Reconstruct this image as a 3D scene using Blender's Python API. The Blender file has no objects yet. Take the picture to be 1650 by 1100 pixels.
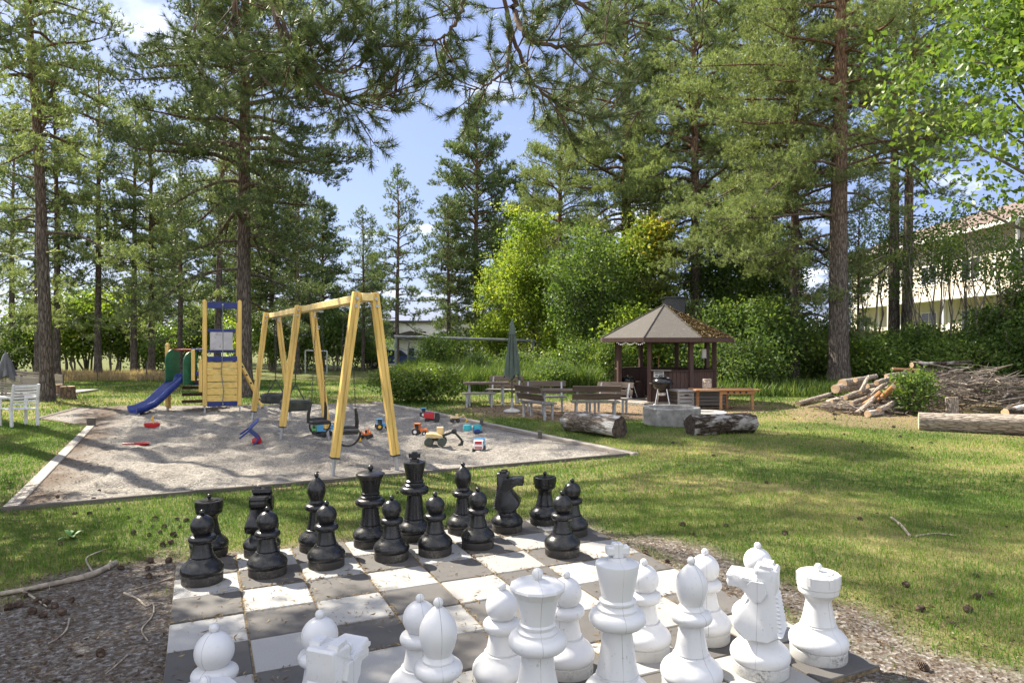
import bpy, bmesh, math, random
import numpy as np
from mathutils import Vector, Matrix
from math import sin, cos, pi, radians, sqrt

scene = bpy.context.scene
COL = scene.collection

# ------------------------------------------------------------------ view frame
EYE = 1.81            # eye height
FPX = 1097.0          # focal length in pixels of the 1650 px wide frame
HZ = 554.2            # horizon row

def G(px, py):
    """ground point seen at pixel px,py"""
    y = EYE * FPX / (py - HZ)
    return Vector(((px - 825.0) / FPX * y, y, 0.0))

def W(px, py, d):
    """point at pixel px,py and depth d"""
    return Vector(((px - 825.0) / FPX * d, d, EYE + (HZ - py) / FPX * d))

def X(px, d):
    return (px - 825.0) / FPX * d

def Zp(py, d):
    return EYE + (HZ - py) / FPX * d

# ------------------------------------------------------------------ mesh builder
class MB:
    def __init__(s):
        s.v = []; s.f = []
    def add(s, vs, fs):
        b = len(s.v)
        s.v.extend([tuple(v) for v in vs])
        s.f.extend([tuple(i + b for i in f) for f in fs])
        return s
    def box(s, c, d, rot=None, taper=1.0):
        hx, hy, hz = d[0] / 2, d[1] / 2, d[2] / 2
        vs = []
        for z in (-hz, hz):
            k = 1.0 if z < 0 else taper
            for (x, y) in ((-hx, -hy), (hx, -hy), (hx, hy), (-hx, hy)):
                vs.append(Vector((x * k, y * k, z)))
        if rot is not None:
            vs = [rot @ v for v in vs]
        c = Vector(c)
        return s.add([v + c for v in vs], [(3, 2, 1, 0), (4, 5, 6, 7), (0, 1, 5, 4), (1, 2, 6, 5), (2, 3, 7, 6), (3, 0, 4, 7)])
    def bar(s, p0, p1, w, h, up=(0, 0, 1)):
        p0 = Vector(p0); p1 = Vector(p1)
        z = (p1 - p0); L = z.length; z = z / L
        u = Vector(up)
        if abs(z.dot(u)) > .97: u = Vector((0, 1, 0))
        x = u.cross(z).normalized(); y = z.cross(x)
        m = Matrix((x, y, z)).transposed()
        return s.box((p0 + p1) / 2, (w, h, L), m)
    def tube(s, pts, radii, n=8, cap=True):
        pts = [Vector(p) for p in pts]
        if not hasattr(radii, '__len__'): radii = [radii] * len(pts)
        prev = None; vs = []; fs = []
        for i, p in enumerate(pts):
            a = pts[max(i - 1, 0)]; b = pts[min(i + 1, len(pts) - 1)]
            t = (b - a).normalized()
            if prev is None:
                u = Vector((0, 0, 1)) if abs(t.z) < .9 else Vector((1, 0, 0))
                x = u.cross(t).normalized()
            else:
                x = (prev - t * prev.dot(t))
                x = x.normalized() if x.length > 1e-6 else t.orthogonal().normalized()
            prev = x; y = t.cross(x)
            for k in range(n):
                q = 2 * pi * k / n
                vs.append(p + (x * cos(q) + y * sin(q)) * radii[i])
        for i in range(len(pts) - 1):
            for k in range(n):
                fs.append((i * n + k, i * n + (k + 1) % n, (i + 1) * n + (k + 1) % n, (i + 1) * n + k))
        if cap:
            fs.append(tuple(reversed(range(n))))
            fs.append(tuple((len(pts) - 1) * n + k for k in range(n)))
        return s.add(vs, fs)
    def cyl(s, p0, p1, r0, r1=None, n=16):
        return s.tube([p0, p1], [r0, r0 if r1 is None else r1], n)
    def lathe(s, prof, n=40, c=(0, 0, 0), nf=None):
        vs = []; fs = []
        c = Vector(c)
        m = len(prof)
        for (r, z) in prof:
            for k in range(n):
                q = 2 * pi * k / n
                rr = max(r, 1e-4)
                vs.append(c + Vector((rr * cos(q), rr * sin(q), z)))
        for i in range(m - 1):
            for k in range(n):
                fs.append((i * n + k, i * n + (k + 1) % n, (i + 1) * n + (k + 1) % n, (i + 1) * n + k))
        fs.append(tuple(reversed(range(n)))); fs.append(tuple((m - 1) * n + k for k in range(n)))
        return s.add(vs, fs)
    def prism(s, poly, y0, y1, axis='y'):
        """polygon in XZ extruded along y"""
        n = len(poly)
        if axis == 'y':
            vs = [(p[0], y0, p[1]) for p in poly] + [(p[0], y1, p[1]) for p in poly]
        else:
            vs = [(p[0], p[1], y0) for p in poly] + [(p[0], p[1], y1) for p in poly]
        fs = [tuple(range(n)), tuple(reversed(range(n, 2 * n)))]
        for i in range(n):
            j = (i + 1) % n
            fs.append((j, i, n + i, n + j))
        return s.add(vs, fs)
    def ball(s, c, r, n=12, m=8, sq=(1, 1, 1)):
        prof = [(r * sin(pi * (i + .02) / (m + .04)), -r * cos(pi * (i + .02) / (m + .04))) for i in range(m + 1)]
        b = len(s.v)
        s.lathe(prof, n)
        for i in range(b, len(s.v)):
            v = s.v[i]
            s.v[i] = (v[0] * sq[0] + c[0], v[1] * sq[1] + c[1], v[2] * sq[2] + c[2])
        return s
    def xf(s, M):
        s.v = [tuple(M @ Vector(v)) for v in s.v]
        return s
    def build(s, name, mat, parent=None, bevel=0.0, smooth=30, label=None):
        me = bpy.data.meshes.new(name)
        me.from_pydata(s.v, [], s.f)
        bm = bmesh.new(); bm.from_mesh(me)
        bmesh.ops.recalc_face_normals(bm, faces=bm.faces)
        if bevel > 0:
            es = [e for e in bm.edges if len(e.link_faces) == 2 and e.calc_face_angle(0) > radians(35)]
            bmesh.ops.bevel(bm, geom=es, offset=bevel, segments=1, affect='EDGES', clamp_overlap=True)
        bm.to_mesh(me); bm.free()
        me.shade_smooth()
        me.set_sharp_from_angle(angle=radians(smooth))
        if mat: me.materials.append(mat)
        o = bpy.data.objects.new(name, me)
        COL.objects.link(o)
        if parent is not None: o.parent = parent
        if label: o['label'] = label
        return o

def tag(o, label=None, cat=None, group=None, kind=None):
    if label: o['label'] = label
    if cat: o['category'] = cat
    if group: o['group'] = group
    if kind: o['kind'] = kind
    return o

def thing(name, label, cat, loc=(0, 0, 0), rz=0.0, group=None):
    o = bpy.data.objects.new(name, None)
    COL.objects.link(o)
    o.empty_display_size = .1
    o.location = loc; o.rotation_euler = (0, 0, rz)
    return tag(o, label, cat, group)

def copy_tree(o, parent=None):
    c = o.copy(); COL.objects.link(c)
    if parent is not None: c.parent = parent
    for ch in list(o.children):
        copy_tree(ch, c)
    return c

def fast_mesh(name, V, F, mat, rnd=None, parent=None, smooth=False):
    """V (n,3) array, F (m,k) array of faces with k corners"""
    V = np.asarray(V, dtype=np.float32); F = np.asarray(F, dtype=np.int32)
    me = bpy.data.meshes.new(name)
    m, k = F.shape
    me.vertices.add(len(V)); me.vertices.foreach_set('co', V.ravel())
    me.loops.add(m * k); me.loops.foreach_set('vertex_index', F.ravel())
    me.polygons.add(m); me.polygons.foreach_set('loop_start', np.arange(0, m * k, k, dtype=np.int32))
    if smooth: me.polygons.foreach_set('use_smooth', np.ones(m, dtype=bool))
    if rnd is not None:
        a = me.attributes.new('rnd', 'FLOAT', 'POINT')
        a.data.foreach_set('value', np.asarray(rnd, dtype=np.float32))
    me.update(calc_edges=True)
    if mat: me.materials.append(mat)
    o = bpy.data.objects.new(name, me); COL.objects.link(o)
    if parent is not None: o.parent = parent
    return o

# ------------------------------------------------------------------ noise
def _hash(i, j, s):
    n = (i * 374761393 + j * 668265263 + s * 974711) & 0xffffffff
    n = ((n ^ (n >> 13)) * 1274126177) & 0xffffffff
    return ((n ^ (n >> 16)) & 0xffff) / 65535.0

def vnoise(x, y, s=0):
    x = np.asarray(x, float); y = np.asarray(y, float)
    i = np.floor(x).astype(np.int64); j = np.floor(y).astype(np.int64)
    u = x - i; v = y - j
    u = u * u * (3 - 2 * u); v = v * v * (3 - 2 * v)
    return (_hash(i, j, s) * (1 - u) * (1 - v) + _hash(i + 1, j, s) * u * (1 - v) + _hash(i, j + 1, s) * (1 - u) * v + _hash(i + 1, j + 1, s) * u * v)

def fbm(x, y, s=0, o=4):
    r = 0; a = .5; t = 0
    for k in range(o):
        r = r + a * vnoise(x * 2 ** k, y * 2 ** k, s + k * 17); t += a; a *= .5
    return r / t

def sstep(a, b, x):
    t = np.clip((x - a) / (b - a), 0, 1)
    return t * t * (3 - 2 * t)

def sdpoly(x, y, poly):
    """signed distance (negative inside)"""
    x = np.asarray(x, float); y = np.asarray(y, float)
    d = np.full(x.shape, 1e9); s = np.ones(x.shape)
    n = len(poly)
    for i in range(n):
        ax, ay = poly[i][0], poly[i][1]; bx, by = poly[i - 1][0], poly[i - 1][1]
        ex, ey = bx - ax, by - ay
        wx, wy = x - ax, y - ay
        t = np.clip((wx * ex + wy * ey) / (ex * ex + ey * ey), 0, 1)
        d = np.minimum(d, (wx - ex * t) ** 2 + (wy - ey * t) ** 2)
        c1 = y >= ay; c2 = y < by; c3 = ex * wy > ey * wx
        flip = (c1 & c2 & c3) | (~c1 & ~c2 & ~c3)
        s = np.where(flip, -s, s)
    return s * np.sqrt(d)

# ------------------------------------------------------------------ materials
def newmat(name):
    m = bpy.data.materials.new(name); m.use_nodes = True
    nt = m.node_tree
    b = nt.nodes['Principled BSDF']
    return m, nt, b

def N(nt, t, **kw):
    n = nt.nodes.new(t)
    for k, v in kw.items(): setattr(n, k, v)
    return n

def coords(nt, scale=(1, 1, 1), kind='Object'):
    tc = N(nt, 'ShaderNodeTexCoord'); mp = N(nt, 'ShaderNodeMapping')
    mp.inputs['Scale'].default_value = scale
    nt.links.new(tc.outputs[kind], mp.inputs['Vector'])
    return mp.outputs['Vector']

def noise(nt, vec, scale, detail=4, rough=.55, dist=0):
    n = N(nt, 'ShaderNodeTexNoise')
    n.inputs['Scale'].default_value = scale; n.inputs['Detail'].default_value = detail
    n.inputs['Roughness'].default_value = rough; n.inputs['Distortion'].default_value = dist
    nt.links.new(vec, n.inputs['Vector'])
    return n.outputs['Fac']

def ramp(nt, fac, stops):
    r = N(nt, 'ShaderNodeValToRGB')
    el = r.color_ramp.elements
    while len(el) < len(stops): el.new(.5)
    for e, (p, c) in zip(el, stops):
        e.position = p; e.color = (c[0], c[1], c[2], 1) if hasattr(c, '__len__') else (c, c, c, 1)
    nt.links.new(fac, r.inputs['Fac'])
    return r.outputs['Color']

def mixc(nt, fac, a, b, mode='MIX'):
    n = N(nt, 'ShaderNodeMix', data_type='RGBA', blend_type=mode)
    for inp, v in ((n.inputs[0], fac), (n.inputs[6], a), (n.inputs[7], b)):
        if hasattr(v, 'is_linked'): nt.links.new(v, inp)
        elif hasattr(v, '__len__'): inp.default_value = (v[0], v[1], v[2], 1)
        else: inp.default_value = v
    return n.outputs[2]

def bump(nt, b, height, strength, dist):
    n = N(nt, 'ShaderNodeBump')
    n.inputs['Strength'].default_value = strength; n.inputs['Distance'].default_value = dist
    nt.links.new(height, n.inputs['Height'])
    nt.links.new(n.outputs['Normal'], b.inputs['Normal'])

def surf(name, c1, c2, scale=8, sc=(1, 1, 1), rough=.6, bs=.3, bd=.003, bscale=None, lo=.35, hi=.65, metal=0, spec=.5, det=5, dirt=None, dscale=3, dlo=.55, dhi=.7):
    m, nt, b = newmat(name)
    v = coords(nt, sc)
    f = noise(nt, v, scale, det)
    col = ramp(nt, f, [(lo, c1), (hi, c2)])
    if dirt is not None:
        f2 = noise(nt, v, dscale, 6, .65)
        k = ramp(nt, f2, [(dlo, 0), (dhi, 1)])
        col = mixc(nt, k, col, dirt)
    nt.links.new(col, b.inputs['Base Color'])
    b.inputs['Roughness'].default_value = rough
    b.inputs['Metallic'].default_value = metal
    b.inputs['Specular IOR Level'].default_value = spec
    if bs: bump(nt, b, noise(nt, v, bscale or scale * 3, 4), bs, bd)
    return m
# ------------------------------------------------------------------ camera, sun, sky
cam = bpy.data.cameras.new('camera'); camo = bpy.data.objects.new('camera', cam); COL.objects.link(camo)
cam.sensor_width = 36.0; cam.lens = 36.0 * FPX / 1650.0
camo.location = (0, 0, EYE); camo.rotation_euler = (pi / 2, 0, 0)
cam.shift_y = (HZ - 550.0) / 1650.0
cam.clip_start = .05; cam.clip_end = 2000
scene.camera = camo

SUN_EL = radians(46.0)
SUN_AZ = math.atan2(-.788, .616)          # measured from +Y towards +X
sd = Vector((sin(SUN_AZ) * cos(SUN_EL), cos(SUN_AZ) * cos(SUN_EL), sin(SUN_EL)))
sl = bpy.data.lights.new('sun', 'SUN'); so = bpy.data.objects.new('sun', sl); COL.objects.link(so)
sl.energy = 5.0; sl.angle = radians(.53); sl.color = (1.0, .92, .78)
so.rotation_euler = (-sd).to_track_quat('-Z', 'Y').to_euler()
so.location = sd * 60

world = bpy.data.worlds.new('World'); scene.world = world; world.use_nodes = True
nt = world.node_tree
bg = nt.nodes['Background']
sky = N(nt, 'ShaderNodeTexSky', sky_type='NISHITA')
sky.sun_disc = False; sky.sun_elevation = SUN_EL; sky.sun_rotation = SUN_AZ
sky.air_density = 1.0; sky.dust_density = 1.2; sky.ozone_density = 1.0
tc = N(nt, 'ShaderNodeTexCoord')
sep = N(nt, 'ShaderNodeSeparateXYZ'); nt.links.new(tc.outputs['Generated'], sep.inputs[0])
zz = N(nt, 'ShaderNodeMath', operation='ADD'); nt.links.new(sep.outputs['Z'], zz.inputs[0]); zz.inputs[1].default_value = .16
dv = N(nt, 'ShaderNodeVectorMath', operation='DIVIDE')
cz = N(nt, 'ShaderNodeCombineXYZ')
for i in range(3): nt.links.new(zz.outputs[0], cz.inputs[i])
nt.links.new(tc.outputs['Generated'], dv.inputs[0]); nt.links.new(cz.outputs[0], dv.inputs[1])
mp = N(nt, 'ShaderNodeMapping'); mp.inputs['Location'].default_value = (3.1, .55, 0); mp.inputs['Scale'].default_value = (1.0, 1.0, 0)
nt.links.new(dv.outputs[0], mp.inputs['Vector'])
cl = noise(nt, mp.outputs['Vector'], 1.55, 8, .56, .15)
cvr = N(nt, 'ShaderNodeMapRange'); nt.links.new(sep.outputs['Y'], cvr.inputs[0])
cvr.inputs[1].default_value = .30; cvr.inputs[2].default_value = -.35; cvr.inputs[3].default_value = 0; cvr.inputs[4].default_value = .20  # extra cloud bank behind the camera, added as unseen fill light
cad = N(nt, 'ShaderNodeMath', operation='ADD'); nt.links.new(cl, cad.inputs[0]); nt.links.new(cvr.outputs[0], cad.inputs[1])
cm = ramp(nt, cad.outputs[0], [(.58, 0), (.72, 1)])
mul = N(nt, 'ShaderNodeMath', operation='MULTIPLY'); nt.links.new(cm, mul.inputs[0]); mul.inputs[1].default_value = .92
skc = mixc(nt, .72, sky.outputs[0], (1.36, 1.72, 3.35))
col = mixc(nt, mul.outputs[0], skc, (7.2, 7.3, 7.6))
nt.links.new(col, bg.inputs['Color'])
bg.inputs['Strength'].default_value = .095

scene.view_settings.view_transform = 'Standard'; scene.view_settings.look = 'None'
scene.view_settings.gamma = 1.0; scene.view_settings.use_curve_mapping = False
scene.view_settings.exposure = 1.52
try:
    scene.cycles.max_bounces = 6; scene.cycles.diffuse_bounces = 3; scene.cycles.glossy_bounces = 2
    scene.cycles.transmission_bounces = 4; scene.cycles.transparent_max_bounces = 8
    scene.cycles.use_denoising = True
    scene.cycles.sample_clamp_indirect = 6.0
except Exception:
    pass

# ------------------------------------------------------------------ board frame
SQ = .35 * EYE / 1.37572593; BX = -2.12453708 * EYE / 1.37572593; BY = 4.30564377 * EYE / 1.37572593; BT = .427438
cu, su = cos(BT), sin(BT)
def BD(i, j):
    return Vector((BX + SQ * (i * cu + j * su), BY + SQ * (i * su - j * cu), 0))
BOARD = [tuple(BD(*c)[:2]) for c in ((0, 0), (8, 0), (8, 8), (0, 8))]
SAND = [tuple(G(*p)[:2]) for p in ((12, 823), (1018, 734), (702, 668), (604, 649.5), (200, 655), (122, 658), (62, 674), (146, 687))]

def poly_px(*ps): return [tuple(G(*p)[:2]) for p in ps]
GRAVEL_L = [(-9, 5.0)] + poly_px((-40, 975), (60, 945), (170, 905), (262, 880), (310, 868)) + [(BOARD[3][0] + .2, BOARD[3][1]), (-1.0, .3), (-9, .3)]
GRAVEL_R = poly_px((985, 862), (1060, 858), (1120, 868), (1180, 905), (1300, 940), (1440, 985), (1560, 1040), (1680, 1085)) + [(3.4, 1.6), (1.6, .8), (BOARD[2][0], BOARD[2][1])]
PICNIC = poly_px((742, 656), (800, 652), (960, 648), (1010, 652), (1120, 654), (1235, 652), (1245, 664), (1160, 672), (1020, 676), (900, 679), (800, 671), (748, 664))
PILE = poly_px((1190, 652), (1300, 640), (1420, 622), (1700, 640), (1750, 720), (1560, 706), (1420, 700), (1330, 692), (1250, 684))

def hgt(x, y):
    x = np.asarray(x, float); y = np.asarray(y, float)
    b = 2.6 * np.maximum(sstep(7, 13, x) * sstep(29, 41, y), sstep(17, 25, x) * sstep(22, 34, y))
    db = sdpoly(x, y, BOARD)
    z = b + .05 * (fbm(x * .35, y * .35, 3, 3) - .5) * sstep(.8, 4, db) - .03 * (1 - sstep(.2, 1.4, db))
    z = z - .10 * sstep(-.02, -.25, sdpoly(x, y, SAND))
    z = z - .06 * sstep(0, -.15, db)
    return z
def hz1(x, y): return float(hgt(np.array([x]), np.array([y]))[0])
def GZ(px, py):
    p = G(px, py); p.z = hz1(p.x, p.y); return p
def P3(x, y, dz=0): return Vector((x, y, hz1(x, y) + dz))

def zones(x, y):
    n = fbm(x * 1.7, y * 1.7, 11, 4) - .5
    n2 = fbm(x * .6, y * .6, 5, 3) - .5
    db = sdpoly(x, y, BOARD)
    gr = 1 - sstep(.04, .34, db + n * .5)
    gr = np.maximum(gr, 1 - sstep(-.25, .25, sdpoly(x, y, GRAVEL_L) + n * .8))
    gr = np.maximum(gr, 1 - sstep(-.2, .2, sdpoly(x, y, GRAVEL_R) + n * .6))
    mu = np.maximum(1 - sstep(-.5, .5, sdpoly(x, y, PICNIC) + n * 1.2), .78 * (1 - sstep(-1.9, .7, sdpoly(x, y, PILE) + n * 2.4)))
    dry = np.clip(.5 + n2 * 1.9 + .25 * n, 0, 1)
    dry = dry * (1 - .8 * np.maximum(sstep(32, 40, y), sstep(1, 4, np.abs(x) - .8 * np.abs(y))))
    sd_ = sdpoly(x, y, SAND)
    edge = (1 - sstep(.0, .3, sd_ + n * .35))
    return gr, mu, dry, edge, sd_

# ------------------------------------------------------------------ ground sheet
def axis(*segs):
    a = [np.linspace(p, q, n, endpoint=False) for p, q, n in segs]
    return np.concatenate(a + [[segs[-1][1]]])
def geo(a, b, n): return a + (b - a) * (np.geomspace(1, 40, n) - 1) / 39
gx = np.concatenate([-geo(11, 420, 34)[::-1], np.linspace(-11, 11, 184)[1:-1], geo(11, 420, 34)])
gy = np.concatenate([-geo(-1.5, 60, 10)[::-1], np.linspace(1.6, 13, 110), np.linspace(13.25, 32, 76), geo(32.3, 800, 40)])
GXm, GYm = np.meshgrid(gx, gy)
gxx, gyy = GXm.ravel(), GYm.ravel()
gz = hgt(gxx, gyy)
nx, ny = len(gx), len(gy)
idx = np.arange(nx * ny).reshape(ny, nx)
Fq = np.stack([idx[:-1, :-1], idx[:-1, 1:], idx[1:, 1:], idx[1:, :-1]], -1).reshape(-1, 4)

def ground_mat():
    m, nt, b = newmat('lawn_soil')
    L = nt.links
    v = coords(nt)
    def attr(n):
        a = N(nt, 'ShaderNodeAttribute'); a.attribute_name = n; return a.outputs['Fac']
    fine = noise(nt, v, 60, 6, .7)
    mid = noise(nt, v, 9, 5, .6)
    green = ramp(nt, mid, [(.3, (.045, .062, .016)), (.55, (.10, .12, .03)), (.75, (.19, .175, .065))])
    dry = ramp(nt, fine, [(.3, (.10, .075, .035)), (.5, (.21, .175, .075)), (.7, (.33, .27, .14))])
    grass = mixc(nt, attr('dry'), green, dry)
    vo = N(nt, 'ShaderNodeTexVoronoi'); vo.inputs['Scale'].default_value = 52; L.new(v, vo.inputs['Vector'])
    stone = ramp(nt, vo.outputs['Color'], [(0, (.055, .048, .040)), (.45, (.150, .136, .120)), (.8, (.245, .226, .205)), (1, (.40, .38, .355))])
    flake = ramp(nt, noise(nt, v, 26, 6, .7), [(.42, 0), (.58, 1)])
    gravel = mixc(nt, flake, stone, ramp(nt, fine, [(.3, (.036, .026, .019)), (.7, (.125, .092, .066))]))
    mul_ = ramp(nt, fine, [(.28, (.075, .050, .032)), (.5, (.20, .14, .088)), (.72, (.34, .265, .175))])
    c = mixc(nt, attr('mulch'), grass, mul_)
    c = mixc(nt, attr('gravel'), c, gravel)
    L.new(c, b.inputs['Base Color']); b.inputs['Roughness'].default_value = .95
    b.inputs['Specular IOR Level'].default_value = .15
    h = mixc(nt, .5, vo.outputs['Distance'], fine)
    bump(nt, b, h, .8, .018)
    return m
ground = fast_mesh('ground', np.stack([gxx, gyy, gz], -1), Fq, ground_mat(), smooth=True)
tag(ground, kind='structure')
zg, zm, zd, ze, zs = zones(gxx, gyy)
for nme, arr in (('gravel', zg), ('mulch', np.maximum(zm, ze * .9)), ('dry', zd)):
    a = ground.data.attributes.new(nme, 'FLOAT', 'POINT'); a.data.foreach_set('value', arr.astype(np.float32))

# sand of the play area
def sand_z(x, y):
    x = np.asarray(x, float); y = np.asarray(y, float)
    m = (fbm(x * 1.1, y * 1.6, 21, 3) - .5) * .18 + (fbm(x * 3.2, y * 4.2, 23, 3) - .5) * .11 + (fbm(x * 7, y * 7.5, 25, 2) - .5) * .055 + (fbm(x * 13, y * 13, 24, 2) - .5) * .022
    s = sdpoly(x, y, SAND)
    z = .005 + m * sstep(0, -.9, s)
    v1 = vnoise(x * 3.4, y * 3.1, 71); v2 = vnoise(x * 4.6 + 9, y * 4.1, 72)
    z = z + (-.030 * sstep(.70, .88, v1) + .016 * sstep(.68, .9, v2)) * sstep(-.05, -.5, s)
    for (px, py, r, a) in ((590, 722, .75, -.07), (513, 705, .7, -.07), (440, 668, .8, -.06), (735, 712, .35, .05), (560, 735, .5, .04)):
        c = G(px, py); q = np.exp(-((x - c.x) ** 2 + (y - c.y) ** 2) / (2 * (r * .6) ** 2)); z = z + a * q
    return z
def sz1(x, y): return float(sand_z(np.array([x]), np.array([y]))[0])
def GS(px, py):
    p = G(px, py)
    for k in range(3):
        z = sz1(p.x, p.y); y = (EYE - z) * FPX / (py - HZ); p = Vector(((px - 825) / FPX * y, y, z))
    return p
ax = np.arange(min(p[0] for p in SAND), max(p[0] for p in SAND), .06); ay = np.arange(min(p[1] for p in SAND), max(p[1] for p in SAND), .06)
AX, AY = np.meshgrid(ax, ay); s_ = sdpoly(AX.ravel(), AY.ravel(), SAND).reshape(AX.shape)
ids = np.arange(AX.size).reshape(AX.shape)
ok = (s_ < .05)
fo = ok[:-1, :-1] & ok[:-1, 1:] & ok[1:, 1:] & ok[1:, :-1]
Fs = np.stack([ids[:-1, :-1], ids[:-1, 1:], ids[1:, 1:], ids[1:, :-1]], -1)[fo]
used = np.unique(Fs); remap = np.zeros(AX.size, int); remap[used] = np.arange(len(used))
sx, sy = AX.ravel()[used], AY.ravel()[used]
def sand_mat():
    m, nt, b = newmat('gravelly_sand'); L = nt.links
    v = coords(nt)
    vo = N(nt, 'ShaderNodeTexVoronoi'); vo.inputs['Scale'].default_value = 62; L.new(v, vo.inputs['Vector'])
    g = ramp(nt, vo.outputs['Color'], [(0, (.15, .136, .118)), (.4, (.285, .262, .23)), (.8, (.385, .357, .318)), (1, (.52, .49, .45))])
    g = mixc(nt, 1, g, ramp(nt, noise(nt, v, 16, 6, .75), [(.3, .62), (.7, 1.25)]), 'MULTIPLY')
    br = ramp(nt, noise(nt, v, 1.1, 5, .6), [(.45, 0), (.75, .35)])
    c = mixc(nt, br, g, (.17, .135, .10))
    a = N(nt, 'ShaderNodeAttribute'); a.attribute_name = 'rnd'
    c = mixc(nt, a.outputs['Fac'], c, ramp(nt, noise(nt, v, 45, 5, .7), [(.3, (.07, .048, .034)), (.7, (.20, .145, .105))]))
    L.new(c, b.inputs['Base Color']); b.inputs['Roughness'].default_value = .95; b.inputs['Specular IOR Level'].default_value = .2
    h = mixc(nt, .55, vo.outputs['Distance'], noise(nt, v, 14, 6, .7))
    bump(nt, b, h, 1.0, .045)
    return m
nn = fbm(sx * 2.5, sy * 2.5, 9, 4) - .5
A0 = SAND[0]; A7 = SAND[7]
lx, ly = A7[0] - A0[0], A7[1] - A0[1]
dl = np.abs((sx - A0[0]) * ly - (sy - A0[1]) * lx) / math.hypot(lx, ly)
edge_w = np.clip(1 - sstep(.05, .75, dl + nn * .9), 0, 1) * .85
edge_w = np.maximum(edge_w, .8 * (1 - sstep(.02, .22, -sdpoly(sx, sy, SAND) + nn * .3)))
sand = fast_mesh('sand', np.stack([sx, sy, sand_z(sx, sy)], -1), remap[Fs], sand_mat(), rnd=edge_w, smooth=True)
tag(sand, kind='structure')
# ------------------------------------------------------------------ chess board of slabs
def slab_mat(name, c1, c2, sp):
    m, nt, b = newmat(name); L = nt.links
    v = coords(nt)
    oi = N(nt, 'ShaderNodeObjectInfo')
    f = noise(nt, v, 220, 3, .8); big = noise(nt, v, 5, 5, .6)
    c = ramp(nt, f, [(.3, c1), (.7, c2)])
    c = mixc(nt, ramp(nt, big, [(.4, 0), (.75, .45)]), c, sp)
    hv = N(nt, 'ShaderNodeHueSaturation'); L.new(c, hv.inputs['Color'])
    mr = N(nt, 'ShaderNodeMapRange'); L.new(oi.outputs['Random'], mr.inputs[0]); mr.inputs[3].default_value = .86; mr.inputs[4].default_value = 1.1
    L.new(mr.outputs[0], hv.inputs['Value'])
    L.new(hv.outputs['Color'], b.inputs['Base Color']); b.inputs['Roughness'].default_value = .85
    bump(nt, b, f, .35, .004)
    return m
M_LS = slab_mat('pale_concrete', (.21, .205, .197), (.39, .385, .372), (.29, .275, .24))
M_DS = slab_mat('dark_concrete', (.056, .053, .051), (.112, .106, .101), (.132, .119, .103))
M_JOINT = surf('joint_soil', (.07, .05, .03), (.22, .17, .10), 40, rough=1)
rb = random.Random(4)
board = thing('chess_board', 'large outdoor chess board of pale and dark grey concrete slabs under the chess pieces', 'chess board', BD(4, 4), BT)
def slab():
    m = MB(); h = SQ / 2 - .006
    m.box((0, 0, -.03), (2 * h, 2 * h, .06)); return m
sl_l = slab().build('paving_slab', M_LS, board, bevel=.006); sl_d = slab().build('paving_slab', M_DS, board, bevel=.006)
first = {0: True, 1: True}
for i in range(8):
    for j in range(8):
        w = (i + j) % 2
        src = sl_l if w else sl_d
        if first[w]: o = src; first[w] = False
        else:
            o = src.copy(); COL.objects.link(o); o.parent = board
        o.location = ((i - 3.5) * SQ, (3.5 - j) * SQ, rb.uniform(-.003, .003))
        o.rotation_euler = (rb.uniform(-.006, .006), rb.uniform(-.006, .006), rb.uniform(-.008, .008))
        o['label'] = 'pale grey concrete slab' if w else 'dark grey concrete slab'
MB().box((0, 0, -.045), (8 * SQ - .01, 8 * SQ - .01, .07)).build('joint_filling', M_JOINT, board)

# ------------------------------------------------------------------ pieces
def plastic(name, base, grime, gl, gh, rough, white=False):
    m, nt, b = newmat(name); L = nt.links
    v = coords(nt)
    oi = N(nt, 'ShaderNodeObjectInfo')
    off = N(nt, 'ShaderNodeVectorMath', operation='ADD'); L.new(v, off.inputs[0])
    cb = N(nt, 'ShaderNodeCombineXYZ')
    mu = N(nt, 'ShaderNodeMath', operation='MULTIPLY'); L.new(oi.outputs['Random'], mu.inputs[0]); mu.inputs[1].default_value = 37
    L.new(mu.outputs[0], cb.inputs[0]); L.new(mu.outputs[0], cb.inputs[1]); L.new(cb.outputs[0], off.inputs[1])
    p = off.outputs[0]
    f = noise(nt, p, 60, 5, .72)
    big = noise(nt, p, 4.5, 4, .6)
    k = N(nt, 'ShaderNodeMath', operation='MULTIPLY'); L.new(ramp(nt, f, [(gl, 0), (gh, 1)]), k.inputs[0])
    L.new(ramp(nt, big, [(.48, .04), (.66, 1)]), k.inputs[1])
    c = mixc(nt, k.outputs[0], base, grime)
    if white:
        sp = N(nt, 'ShaderNodeSeparateXYZ'); L.new(v, sp.inputs[0])
        # moulding seam: thin dark line in the plane x = 0 on the front half
        ab = N(nt, 'ShaderNodeMath', operation='ABSOLUTE'); L.new(sp.outputs['X'], ab.inputs[0])
        ls = N(nt, 'ShaderNodeMath', operation='LESS_THAN'); L.new(ab.outputs[0], ls.inputs[0]); ls.inputs[1].default_value = .0011
        sm_ = N(nt, 'ShaderNodeMath', operation='MULTIPLY'); L.new(ls.outputs[0], sm_.inputs[0]); L.new(ramp(nt, noise(nt, p, 9, 3), [(.35, .25), (.6, .9)]), sm_.inputs[1])
        c = mixc(nt, sm_.outputs[0], c, (.13, .13, .13))
        c = mixc(nt, ramp(nt, noise(nt, p, 2.2, 3), [(.35, 0), (.7, .16)]), c, (.62, .60, .55))
    L.new(c, b.inputs['Base Color'])
    rr = ramp(nt, noise(nt, p, 18, 5, .6), [(.3, rough), (.7, rough + .18)])
    L.new(rr, b.inputs['Roughness'])
    b.inputs['Specular IOR Level'].default_value = .45
    bump(nt, b, noise(nt, p, 70, 4), .12, .002)
    return m
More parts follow.
